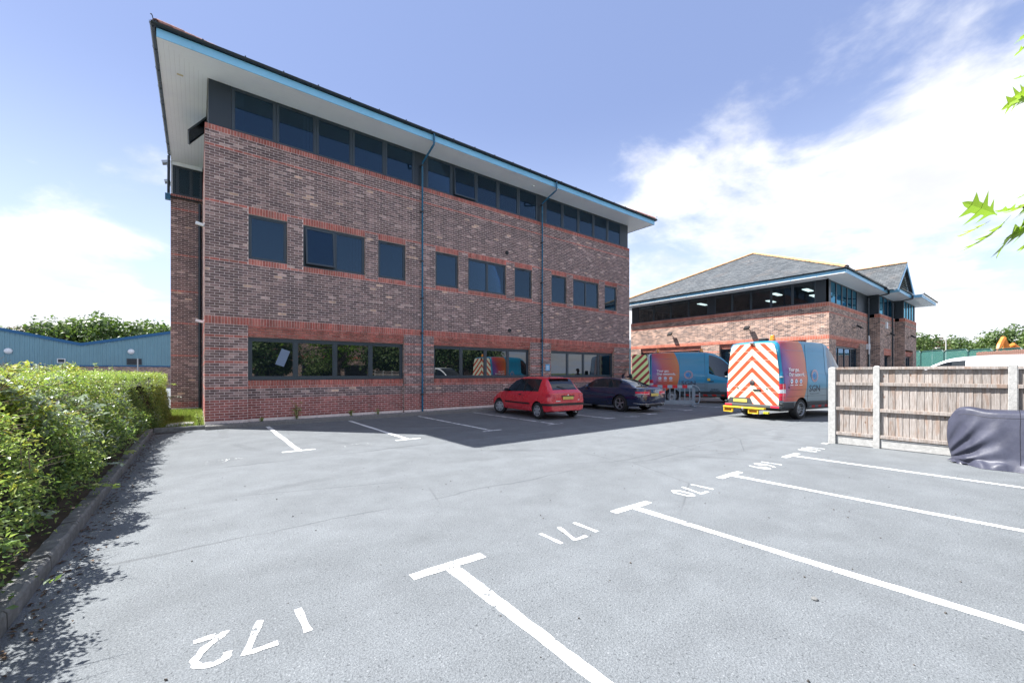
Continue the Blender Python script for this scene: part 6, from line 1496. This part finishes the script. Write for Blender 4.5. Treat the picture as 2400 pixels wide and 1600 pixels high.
    if open_door:
        MB().box(-.84, .02, .50, .84, .03, 2.5).build('load_bay', M_BLACK, V_)
        for k in range(3): MB().box(-.6 + .3 * k, .016, .9, -.4 + .3 * k, .02, 2.2).build('racking', M_STEEL, V_)
        MB().cbox((1.0, 2.86, 1.22), (.02, .13, .12)).build('warning_sticker', M_YEL, V_)
    return V_
make_van((14.90, -8.24, 0), R(-99.5), 'blue and orange gas van with chevrons on its closed rear doors, standing in sunlight')
make_van((19.62, -.98, 0), R(-142), 'blue and orange gas van in shade with a rear door swung open', open_door=True)

# ---------------- white van behind the fence, light blue car behind the hedge
M_VWHITE = mat('van_white', (.80, .81, .82), .3, coat=.8, var=.03, scale=1)
WV = emp('white_van', (0, 0, 0), 0, 'long white van parked behind the timber fence', 'van')
WSH = Shell([(0, .4, .9, 1.20, 1.86, .86, .82, .68), (.08, .36, .9, 1.22, 1.93, .93, .88, .74), (.5, .34, .9, 1.24, 1.955, .95, .90, .78), (2.6, .34, .9, 1.24, 1.965, .95, .90, .78), (3.2, .34, .9, 1.20, 1.93, .95, .90, .76), (3.6, .34, .9, 1.16, 1.76, .95, .89, .72), (4.0, .34, .88, 1.12, 1.46, .94, .87, .70), (4.3, .34, .85, 1.08, 1.22, .93, .84, .70), (4.65, .36, .75, .96, 1.02, .88, .76, .62), (4.88, .44, .6, .72, .76, .70, .6, .48)])
vgw = M_CGLASS.copy(); vgw.name = 'white_van_windscreen_glass'
me = WSH.build([M_VWHITE, M_CGLASS, vgw, M_BLACK], lambda y, i: 1 if 8 <= i <= 9 and 2.95 < y < 3.98 else 2 if 11 <= i <= 13 and 3.35 < y < 4.25 else 0, [(.95, .32, .36), (4.0, .32, .36)], arch_d=.3, ny=70)
split_parts(me, [('van_white', 'body', False), ('car_glass', 'side_window', True), ('white_van_windscreen_glass', 'windscreen', True), ('black_plastic', 'wheel_arch', True)], WV)
for sx in (-1, 1):
    for y in (.95, 4.0): wheel('wheel', WV, (sx * .80, y, .32), .32, .21, 'steel', sx)
    seam(WSH, 2.82, 3, 10, sx).build('door_seam', M_STEEL, WV); seam(WSH, 1.55, 3, 10, sx).build('door_seam', M_STEEL, WV); hline(WSH, .2, 2.82, 1.72, sx).build('panel_seam', M_STEEL, WV)
    MB().cbox((sx * 1.02, 3.75, 1.25), (.20, .12, .22)).build('wing_mirror', M_BLACK, WV, bevel=.04); wrap_strip(WSH, .85, 1.25, .10, .70, .01, side=sx).build('tail_lamp', M_REDL, WV)
WV.location = (14.05, -16.3, 0); WV.rotation_euler = (0, 0, R(-14))
BC = emp('estate_car', (-8.6, 20.6, 0), R(-122), 'light blue estate car whose roof shows over the hedge', 'car')
M_LBLUE = mat('car_light_blue', (.20, .42, .60), .25, coat=1.0, metal=.3)
ESH = Shell([(0, .35, .75, .98, 1.02, .78, .7, .6), (.1, .3, .75, 1.0, 1.2, .85, .78, .62), (.35, .26, .75, 1.02, 1.55, .88, .82, .64), (.9, .25, .75, 1.02, 1.68, .9, .83, .66), (2.2, .25, .75, 1.0, 1.70, .9, .83, .66), (2.7, .25, .74, .99, 1.58, .9, .82, .63), (3.2, .25, .72, .97, 1.18, .9, .81, .64), (3.45, .25, .7, .94, 1.02, .89, .79, .62), (4.1, .28, .62, .80, .85, .82, .68, .5), (4.4, .34, .52, .6, .63, .65, .52, .4)])
eg = M_CGLASS.copy(); eg.name = 'estate_windscreen_glass'
me = ESH.build([M_LBLUE, M_CGLASS, eg, M_BLACK], lambda y, i: 1 if 8 <= i <= 9 and (.5 < y < 1.55 or 1.65 < y < 3.05) else 2 if 11 <= i <= 13 and (2.75 < y < 3.4 or .08 < y < .34) else 0, [(.85, .32, .35), (3.45, .32, .35)], arch_d=.3, ny=60)
split_parts(me, [('car_light_blue', 'body', False), ('car_glass', 'side_window', True), ('estate_windscreen_glass', 'windscreen', True), ('black_plastic', 'wheel_arch', True)], BC)
for sx in (-1, 1):
    for y in (.85, 3.45): wheel('wheel', BC, (sx * .77, y, .32), .32, .2, 'alloy', sx)
    MB().tube([(sx * .60, .9, 1.70), (sx * .60, 1.0, 1.745), (sx * .60, 2.1, 1.75), (sx * .60, 2.25, 1.70)], .018, 6).build('roof_rail', M_STEEL, BC)

# ================================================================== fence
M_POST = mat('concrete_post', (.40, .395, .38), .9, var=.25, scale=16, bump=.6, bscale=70)
def timber_mat():
    m = bpy.data.materials.new('weathered_timber'); m.use_nodes = True; t = NT(m.node_tree); b = m.node_tree.nodes['Principled BSDF']
    oi = t.n('ShaderNodeObjectInfo'); oc = t.coord('Object'); off = t.vm('ADD', oc, t.comb(0, t.m('MULTIPLY', oi.outputs['Random'], 40), t.m('MULTIPLY', oi.outputs['Random'], 17))).outputs[0]
    mp = t.n('ShaderNodeMapping'); t.link(off, mp.inputs[0]); mp.inputs['Scale'].default_value = (1, 1, .07)
    gr_ = t.noise(mp.outputs[0], 60, 5, .65, .4); mp2 = t.n('ShaderNodeMapping'); t.link(off, mp2.inputs[0]); mp2.inputs['Scale'].default_value = (1, 1, .18)
    br_ = t.ramp(t.noise(mp2.outputs[0], 7, 4, .6, .8), .48, .72)
    c = t.mix(t.ramp(gr_, .3, .7), (.205, .172, .150), (.40, .362, .335)); c = t.mix(t.m('MULTIPLY', br_, .65), c, (.26, .155, .10))
    vo = t.n('ShaderNodeTexVoronoi'); mp3 = t.n('ShaderNodeMapping'); t.link(off, mp3.inputs[0]); mp3.inputs['Scale'].default_value = (1, 6, 3.2); t.link(mp3.outputs[0], vo.inputs['Vector']); vo.inputs['Scale'].default_value = 1.0
    kn = t.ramp(vo.outputs['Distance'], .04, .13, .85, 0); c = t.mix(kn, c, (.13, .065, .035))
    sc = t.vm('SCALE', c); t.link(t.ramp(oi.outputs['Random'], 0, 1, .82, 1.12, False), sc.inputs['Scale'])
    t.link(sc.outputs[0], b.inputs['Base Color']); b.inputs['Roughness'].default_value = .85
    bn = t.n('ShaderNodeBump'); bn.inputs['Strength'].default_value = .4; bn.inputs['Distance'].default_value = .004; t.link(gr_, bn.inputs['Height']); t.link(bn.outputs[0], b.inputs['Normal']); return m
M_WOOD = timber_mat()
FN = emp('timber_fence', (11.0, -11.48, 0), 0, 'weathered featheredge timber fence with concrete posts and gravel boards', 'fence')
POSTY = [0.0, -.745, -2.53, -4.35, -6.17]     # along -y from the root
def post(y, h, s=.105):
    b = MB(); q = s / 2
    b.box(-q, y - q, -.1, q, y + q, h - .03)
    b.add([(-q, y - q, h - .03), (q, y - q, h - .03), (q, y + q, h - .03), (-q, y + q, h - .03), (-q * .5, y - q * .5, h), (q * .5, y - q * .5, h), (q * .5, y + q * .5, h), (-q * .5, y + q * .5, h)], [(0, 1, 5, 4), (1, 2, 6, 5), (2, 3, 7, 6), (3, 0, 4, 7), (4, 5, 6, 7)])
    b.build('concrete_post', M_POST, FN, bevel=.006)
post(0, 1.68, .13)
for y in POSTY[1:]: post(y, 1.70 if y > -1 else 1.72, .105)
for k in range(len(POSTY) - 1):
    ya, yb = POSTY[k] - (.07 if k == 0 else .055), POSTY[k + 1] + .055
    MB().box(-.025, yb, .01, .025, ya, .17).build('gravel_board', M_POST, FN, bevel=.004)
    for z in (.24, .78, 1.32, 1.655): MB().box(-.055, yb, z - .035, -.005 if z < 1.6 else .03, ya, z + .035 if z < 1.6 else z + .02).build('arris_rail', M_WOOD, FN, bevel=.005)
    n = max(2, round((ya - yb) / .105)); L = (ya - yb) / n
    for i in range(n):
        y0 = ya - i * L; top = 1.62 + random.uniform(-.012, .012); yy0, yy1 = y0 - L - .012, y0
        yy0 = max(yy0, yb)
        # featheredge: thick at one edge, overlapping the next
        MB().add([(.004, yy1, .18), (.018, yy1, .18), (.014, yy0, .18), (-.004, yy0, .18), (.004, yy1, top), (.018, yy1, top), (.014, yy0, top), (-.004, yy0, top)], [(0, 1, 2, 3), (7, 6, 5, 4), (0, 4, 5, 1), (1, 5, 6, 2), (2, 6, 7, 3), (3, 7, 4, 0)]).build('fence_board', M_WOOD, FN)
tag(MB().box(10.70, -11.46, -.002, 10.88, -11.34, .008).build('concrete_splash', M_POST), 'spilt concrete patch at the foot of the end fence post', 'concrete')

# ================================================================== covered motorcycle
M_TARP = mat('cover_fabric', (.050, .053, .080), .46, var=.25, scale=3.0, spec=.45, bump=.55, bscale=7)
CV = emp('covered_motorcycle', (10.36, -13.36, 0), R(180 + 3), 'motorcycle under a grey purple waterproof cover in front of the fence', 'motorcycle')
nu, nv = 150, 110; b = MB(); L = 2.15
_w = [(RS.uniform(3, 11), RS.uniform(-5, 5), RS.uniform(0, 6.28), RS.uniform(.5, 1)) for _ in range(9)]
_w2 = [(RS.uniform(12, 30), RS.uniform(-16, 16), RS.uniform(0, 6.28), RS.uniform(.4, 1)) for _ in range(10)]
def cloth(u, z, W_): return sum(a_ * (1 - 2 * abs(math.sin(.5 * (k_ * u * 2 + m_ * z + p_)))) for k_, m_, p_, a_ in W_) / len(W_)
for i in range(nu):
    u = i / (nu - 1); y = u * L
    H = float(pchip([0, .015, .04, .09, .2, .35, .55, .75, .9, 1.0], [.72, .86, .95, .975, .94, .95, 1.10, 1.0, .86, .2], np.array([u]))[0]); Wt = float(pchip([0, .05, .12, .25, .5, .8, 1], [.05, .10, .16, .22, .22, .20, .05], np.array([u]))[0])
    end = max(0.0, 1 - u / .30)
    for j in range(nv):
        v = j / (nv - 1) * 2 - 1; a = abs(v); s_ = 1 if v > 0 else -1; t = a
        if t < .22: x = Wt * math.sin(t / .22 * 1.35) / math.sin(1.35); z = H - .05 * (t / .22) ** 2
        else:
            q = (t - .22) / .78; z = (H - .05) * (1 - q); x = Wt + (.10 + .13 * math.sin(min(1, u * 1.6) * math.pi * .5)) * q ** .8 + .05 * max(0, q - .8) * 5
            # folds hang from the handlebar end and gather towards the hem
            fold = math.sin(9 * math.atan2(u * 3.2 + .15, max(.05, z)) * 2.2 + 1.2 * s_)
            x += .055 * fold * end * min(1, q * 1.6) + .045 * cloth(u, z * .5, _w) * q + .030 * cloth(u, z, _w2) * q ** 2 + .010 * cloth(u, z * 2, _w2) * min(1, 2 * q)
            if q > .86: x += .05 * (q - .86) / .14 * (1 + math.sin(u * 37 + 2 * math.sin(u * 11))); z += .018 * (1 + math.sin(u * 51 + 1.0)) * (1 - abs(q - .93) / .07)
        x *= min(1.0, u / .075) ** .55; yy = y - .07 * max(0.0, 1 - u / .1) * math.sin(max(0, min(1, z)) * math.pi) + .012 * cloth(v, z, _w)
        b.v.append((x * s_, yy, max(.004, z)))
for i in range(nu - 1):
    for j in range(nv - 1): k = i * nv + j; b.f.append((k, k + 1, k + nv + 1, k + nv))
b.build('fabric_cover', M_TARP, CV, smooth=True, sharp=R(70))
M_SEAM = mat('cover_seam', (.02, .02, .03), .6)
for jj in (int(nv * .36), int(nv * .64)): MB().tube([Vector(b.v[i * nv + jj]) * 1.0 + Vector((0, 0, .003)) for i in range(6, nu - 4, 2)], .004, 5).build('seam', M_SEAM, CV)
for ii in (int(nu * .34), int(nu * .66)): MB().tube([Vector(b.v[ii * nv + j]) + Vector((0, 0, .002)) for j in range(4, nv - 4, 2)], .004, 5).build('seam', M_SEAM, CV)
# skirt lying on the ground at the front wheel
b = MB(); n = 26
for i in range(n):
    t = i / (n - 1); a = R(-150 + 300 * t); r0, r1 = .10, .30 + .05 * math.sin(i * 1.7)
    b.v += [(r0 * math.sin(a), .12 - r0 * math.cos(a), .10), (r1 * .8 * math.sin(a), .17 - r1 * math.cos(a) * .72, .010 + .02 * abs(math.sin(i * 2.1)))]
b.f = [(2 * i, 2 * i + 1, 2 * i + 3, 2 * i + 2) for i in range(n - 1)]; b.build('cover_hem', M_TARP, CV, smooth=True)

# ================================================================== red and white barrier
M_BAR = mat('barrier_grey', (.27, .33, .37), .5, var=.15, scale=5); M_BRED = mat('reflective_red', (.62, .03, .04), .35); M_BWHT = mat('reflective_white', (.30, .42, .48), .35)
BR = emp('barrier', (18.02, -4.58, 0), math.atan2(1.36, -1.66), 'grey plastic pedestrian barrier with red and white top band behind the coupe', 'barrier')
b = MB(); b.box(.06, -.02, .12, 1.94, .02, .30)
for k in range(9): x = .08 + .225 * k; b.box(x - .022, -.019, .30, x + .022, .019, .86)
b.build('panel', M_BAR, BR, bevel=.006)
for k in range(8): MB().box(.20 + .225 * k, -.024, .86, .425 + .225 * k - .006, .024, 1.0).build('reflective_square', M_BRED if k % 2 else M_BWHT, BR)
MB().tube([(.2, 0, .98), (.06, 0, .97), (-.10, 0, .86), (-.14, 0, .74), (-.14, 0, .30), (-.08, 0, .16), (.08, 0, .14)], .028, 8).build('end_loop', M_BAR, BR, smooth=True); MB().tube([(-.13, 0, .55), (.1, 0, .55)], .02, 6).build('end_bar', M_BAR, BR)
MB().tube([(-.14, 0, .66), (-.14, 0, .74)], .036, 8).build('hook', M_BLACK, BR)
for x in (.16, 1.8): MB().box(x - .04, -.26, 0, x + .04, .26, .06).build('foot', M_BAR, BR, bevel=.01); MB().box(x - .035, -.03, .05, x + .035, .03, .9).build('leg', M_BAR, BR)

# ================================================================== person behind the coupe
PN = emp('person', (16.98, -1.52, 0), R(-75), 'person in a dark jacket with short grey hair, behind the coupe', 'person')
M_SKIN = mat('skin', (.48, .27, .20), .5, var=.1, scale=8); M_JACK = mat('jacket_navy', (.012, .015, .024), .8, var=.2, scale=9); M_TROU = mat('trousers_dark', (.03, .03, .035), .85); M_HAIR = mat('hair_grey', (.20, .17, .15), .8); M_SHOE = mat('shoe_black', (.012, .012, .012), .5)
def skin_obj(name, verts, edges, rads, root, m, parent, sub=2):
    me = bpy.data.meshes.new(name); me.from_pydata(verts, edges, []); ob = bpy.data.objects.new('tmps', me); COL.objects.link(ob)
    sk = ob.modifiers.new('s', 'SKIN'); me.update()
    lay = me.skin_vertices[0] if me.skin_vertices else None
    if lay:
        for i, r_ in enumerate(rads): lay.data[i].radius = r_ if isinstance(r_, tuple) else (r_, r_); lay.data[i].use_root = (i == root)
    sb = ob.modifiers.new('u', 'SUBSURF'); sb.levels = sub; sb.render_levels = sub
    dg = bpy.context.evaluated_depsgraph_get(); dg.update(); out = bpy.data.meshes.new_from_object(ob.evaluated_get(dg)); bpy.data.objects.remove(ob)
    out.name = name; out.materials.clear(); out.materials.append(m)
    for p in out.polygons: p.use_smooth = True; p.material_index = 0
    return link(name, out, parent)
# facing +y in local space
bv = [(0, 0, .95), (0, 0, 1.15), (0, .01, 1.36), (0, .0, 1.50), (0, .02, 1.58), (0, .03, 1.68), (0, .02, 1.76),
      (.10, 0, .90), (.11, .02, .50), (.11, -.01, .09), (.12, .14, .04), (-.10, 0, .90), (-.11, -.04, .50), (-.11, -.12, .09), (-.12, .02, .04),
      (.19, 0, 1.43), (.25, -.02, 1.16), (.23, .16, .98), (.21, .24, .94), (-.19, 0, 1.43), (-.25, -.03, 1.16), (-.24, .08, .93), (-.23, .14, .87)]
be = [(0, 1), (1, 2), (2, 3), (3, 4), (4, 5), (5, 6), (0, 7), (7, 8), (8, 9), (9, 10), (0, 11), (11, 12), (12, 13), (13, 14), (2, 15), (15, 16), (16, 17), (17, 18), (2, 19), (19, 20), (20, 21), (21, 22)]
br = [(.15, .11), (.14, .10), (.16, .11), (.07, .07), (.06, .06), (.085, .10), (.06, .075), .085, .058, .042, .04, .085, .058, .042, .04, .065, .046, .034, .03, .065, .046, .034, .03]
body = skin_obj('body', bv, be, br, 0, M_SKIN, PN)
skin_obj('jacket', [(0, 0, .86), (0, 0, 1.1), (0, .0, 1.36), (0, 0, 1.47), (.20, 0, 1.44), (.26, -.02, 1.16), (.235, .15, 1.0), (-.20, 0, 1.44), (-.26, -.03, 1.16), (-.245, .07, .96)], [(0, 1), (1, 2), (2, 3), (2, 4), (4, 5), (5, 6), (2, 7), (7, 8), (8, 9)], [(.19, .14), (.18, .13), (.19, .135), (.09, .09), .085, .064, .05, .085, .064, .05], 1, M_JACK, PN)
skin_obj('trousers', [(0, 0, .96), (.10, 0, .88), (.11, .02, .50), (.11, -.01, .10), (-.10, 0, .88), (-.11, -.04, .50), (-.11, -.12, .10)], [(0, 1), (1, 2), (2, 3), (0, 4), (4, 5), (5, 6)], [(.15, .115), .105, .075, .062, .105, .075, .062], 0, M_TROU, PN)
for x, y in ((.115, .06), (-.115, -.05)): MB().cbox((x, y, .045), (.10, .27, .09)).build('shoe', M_SHOE, PN, bevel=.025)
b = MB().lathe([(0, .118), (.05, .108), (.085, .075), (.098, .03), (.096, -.01)], 18, c=(0, .0, 1.70)); b.build('hair', M_HAIR, PN, smooth=True)
for sx in (-1, 1):
    MB().cbox((sx * .092, .02, 1.67), (.02, .035, .06)).build('ear', M_SKIN, PN, bevel=.008); MB().cbox((sx * .034, .118, 1.69), (.026, .014, .012)).build('eye', M_BLACK, PN, bevel=.004)
MB().prism([(.10, 1.69), (.145, 1.645), (.10, 1.635)], 'x', -.014, .014).build('nose', M_SKIN, PN, bevel=.003); MB().cbox((0, .118, 1.61), (.045, .012, .010)).build('mouth', mat('lips', (.36, .14, .12), .5), PN)
for sx, hx, hy, hz_ in ((1, .21, .26, .93), (-1, -.23, .16, .86)):
    for k, (dx_, l) in enumerate(((-.024, .07), (-.008, .085), (.008, .08), (.024, .065))): MB().tube([(hx + dx_, hy, hz_), (hx + dx_, hy + .03, hz_ - l * .5), (hx + dx_, hy + .025, hz_ - l)], [.009, .0085, .007], 6).build('finger', M_SKIN, PN, smooth=True)
    MB().tube([(hx - sx * .03, hy, hz_ + .01), (hx - sx * .05, hy + .03, hz_ - .02), (hx - sx * .045, hy + .045, hz_ - .045)], [.011, .010, .008], 6).build('thumb', M_SKIN, PN, smooth=True)

# ================================================================== background beyond the yard, right
M_MESHG = bpy.data.materials.new('green_netting'); M_MESHG.use_nodes = True; t = NT(M_MESHG.node_tree); bb = pbsdf(M_MESHG); bb.inputs['Base Color'].default_value = (.05, .17, .15, 1); bb.inputs['Roughness'].default_value = .8; bb.inputs['Alpha'].default_value = .5
NP = [(63.1, -4.9), (61.5, -6.2), (58.9, -8.2), (56.6, -10.0), (54.6, -11.6), (52.6, -13.3), (50.6, -14.9)]
for k in range(len(NP) - 1):
    (xa, ya), (xb, yb) = NP[k], NP[k + 1]; h = 3.95 - .09 * k; r = emp('netting_panel', (xa, ya, 0), math.atan2(yb - ya, xb - xa), ['green netted site fence panel beside the lower building', 'green netted site fence panel before the grey roofed house', 'green netted site fence panel right of the house', 'green netted site fence panel left of the digger', 'green netted site fence panel under the digger arm', 'green netted site fence panel at the right edge'][k], 'fence panel', 'green netted fence panels')
    Lp = math.hypot(xb - xa, yb - ya) - .06
    MB().tube([(0, 0, 0), (0, 0, h - .2), (.2, 0, h), (Lp - .2, 0, h), (Lp, 0, h - .2), (Lp, 0, 0)], .06, 6).build('frame', mat('fence_green', (.01, .05, .045), .5), r)
    MB().box(.05, -.01, .1, Lp - .05, .01, h - .05).build('netting', M_MESHG, r)
def pole(x, y, h, label, r=.09):
    o = emp('lamp_post', (x, y, 0), 0, label, 'lamp post'); MB().tube([(0, 0, 0), (0, 0, h)], [r, r * .7], 8).build('pole', M_POST, o); MB().tube([(0, 0, h - .02), (0, -.5, h + .06)], .05, 6).build('arm', M_STEEL, o); MB().cbox((0, -.62, h + .05), (.18, .4, .10)).build('lantern', M_STEEL, o, bevel=.02)
pole(79.5, -6.2, 6.2, 'tall pale lamp post before the trees on the right'); pole(82, -4.6, 5.0, 'thin shorter lamp post left of the tall one', .05)
tag(MB().box(60.8, -5.35, 0, 61.2, -4.95, 3.5).build('timber_post', mat('dark_timber', (.05, .03, .02), .9)), 'dark timber post before the netted fence', 'post')
HS = emp('house', (108, -3, 0), R(-52), 'white house with grey hipped roof seen through green netting', 'house')
me = MB().box(-5.5, -3, 0, 5.5, 3, 3.4).mesh('wall', mat('render_white', (.72, .72, .70), .8)); link('wall', me, HS)
roof_mesh('roof', [[(-6, -3.5, 3.3), (6, -3.5, 3.3), (3, 0, 6.0), (-3, 0, 6.0)], [(6, -3.5, 3.3), (6, 3.5, 3.3), (3, 0, 6.0)], [(6, 3.5, 3.3), (-6, 3.5, 3.3), (-3, 0, 6.0), (3, 0, 6.0)], [(-6, 3.5, 3.3), (-6, -3.5, 3.3), (-3, 0, 6.0)]], HS); MB().box(-.6, -.5, 5.5, .6, .5, 6.8).build('chimney', M_POST, HS)
for x in (-3.5, 0, 3.5): f = MB().frame(x - .7, 1, x + .7, 2.3, .1, -3.06, -2.98).build('window', M_TRIM, HS); MB().box(x - .6, -3.03, 1.1, x + .6, -3.01, 2.2).build('pane', M_GLASS, f)
TW = emp('timber_hoarding', (0, 0, 0), 0, 'brown vertical board hoarding at the right beyond the white van', 'hoarding')
M_HOARD = mat('hoarding_brown', (.22, .12, .09), .85, var=.4, scale=8)
pa, pb = Vector((54.2, -10.7, 0)), Vector((49.6, -14.0, 0)); dd = (pb - pa) / 30
for k in range(30): p = pa + dd * k; MB().cbox((0, 0, 0), (dd.length - .015, .05, 3.38), Euler((0, 0, math.atan2(dd.y, dd.x))).to_matrix()).build('board', M_HOARD, TW, loc=(p.x, p.y, 1.69 + random.uniform(-.03, .03)))
# orange digger: boom and dipper above the hoarding
DG = emp('digger', (71.3, -12.2, 0), R(20), 'orange digger whose folded arm rises above the hoarding', 'digger'); M_ORG = mat('digger_orange', (.62, .20, .025), .5, var=.15, scale=2)
MB().box(-1.6, -1.3, .9, 1.6, 1.3, 2.2).build('body', M_ORG, DG, bevel=.1); MB().box(-.2, -1.2, 2.2, 1.2, -.1, 3.5).build('cab', M_FRAME, DG, bevel=.08)
for y in (-1.2, 1.2): MB().box(-1.9, y - .3, 0, 1.9, y + .3, .9).build('track', M_BLACK, DG, bevel=.2)
MB().tube([(-.4, .4, 2.2), (-1.5, 1.0, 4.3), (-2.3, 1.5, 5.3)], [.30, .26, .2], 6).build('boom', M_ORG, DG); MB().tube([(-2.2, 1.45, 5.35), (-2.75, 1.9, 4.6), (-3.1, 2.2, 3.8)], [.22, .24, .15], 6).build('dipper_arm', M_ORG, DG); MB().tube([(-1.2, .85, 3.9), (-2.1, 1.35, 4.9)], .07, 6).build('ram', M_STEEL, DG); MB().cbox((-3.1, 2.2, 3.5), (.7, .8, .6)).build('bucket', M_FRAME, DG, bevel=.08)
DG2 = emp('digger', (73.0, -13.6, 0), R(60), 'second orange digger low behind the hoarding at the right edge', 'digger'); MB().box(-1.4, -1.2, .8, 1.4, 1.2, 2.4).build('body', M_ORG, DG2, bevel=.1); MB().tube([(0, 0, 2.3), (.6, .8, 4.0), (.9, 1.4, 4.7), (1.2, 2.2, 4.2)], [.3, .26, .26, .18], 6).build('boom', M_ORG, DG2)
for y in (-1.1, 1.1): MB().box(-1.7, y - .3, 0, 1.7, y + .3, .8).build('track', M_BLACK, DG2, bevel=.2)

# ================================================================== small things on the tarmac
DR = emp('drain_grate', (-.72, -.52, 0), 0, 'black slotted drain grate at the foot of the corner kerb', 'drain'); MB().frame(-.28, 0, .28, .001, 0.0004, 0, 0)
MB().box(-.30, -.13, .001, .30, .13, .007).build('frame', mat('cast_iron', (.05, .05, .052), .6, metal=.4), DR)
for k in range(8): MB().box(-.27 + .07 * k, -.10, .0072, -.235 + .07 * k, .10, .011).build('slot', M_BLACK, DR)
b = MB().lathe([(0, 0), (.016, .002), (.021, .009), (.015, .017), (0, .019)], 9, c=(3.19, -13.39, 0)); tag(b.build('stone', M_KERB, smooth=True), 'small pale stone lying on the tarmac in a right hand bay', 'stone')
sb = MB().add([(-.85, .12, .10), (-.25, .16, .10), (-.22, .50, .10), (-.55, .60, .10), (-.80, .40, .10), (-.83, .14, .15), (-.27, .18, .15), (-.24, .48, .16), (-.55, .58, .16), (-.78, .39, .155)], [(0, 1, 2, 3, 4), (5, 6, 7, 8, 9), (0, 1, 6, 5), (1, 2, 7, 6), (2, 3, 8, 7), (3, 4, 9, 8), (4, 0, 5, 9)]); tag(sb.build('paving_slab', M_POST), 'broken pale paving slab on the grass by the brick corner', 'slab')
b = MB(); tone = []
for i in range(520):
    y = random.uniform(-12.5, -.6); x = -1.06 + abs(random.gauss(0, .10)); s_ = random.uniform(.008, .028); a = random.random() * 6.28; h = random.uniform(.002, .012)
    b.add([(x + s_ * math.cos(a), y + s_ * math.sin(a), h), (x - s_ * .5 * math.sin(a), y + s_ * .5 * math.cos(a), h + .008), (x - s_ * math.cos(a), y - s_ * math.sin(a), h), (x + s_ * .5 * math.sin(a), y - s_ * .5 * math.cos(a), h + .006)], [(0, 1, 2, 3)])
tag(b.build('leaf_litter', mat('dead_leaf', (.10, .065, .04), .9, var=.5, scale=20)), 'dry leaf litter gathered along the left kerb', 'litter', kind='stuff')
b = MB()
for i in range(170):
    x = random.uniform(-.4, 9); y = random.uniform(-14, -6.5); s_ = random.uniform(.004, .011); c = Vector((x, y, s_ * .4)); Mx = Euler((random.random() * 6, random.random() * 6, 0)).to_matrix()
    b.add([Mx @ Vector(q) * s_ + c for q in ((1, 0, 0), (-1, 0, 0), (0, 1, 0), (0, -1, 0), (0, 0, .8), (0, 0, -.8))], [(0, 2, 4), (2, 1, 4), (1, 3, 4), (3, 0, 4), (2, 0, 5), (1, 2, 5), (3, 1, 5), (0, 3, 5)])
tag(b.build('grit', mat('grit_dark', (.09, .08, .07), .9, var=.6, scale=9)), 'scattered grit and tiny stones on the tarmac', 'grit', kind='stuff')
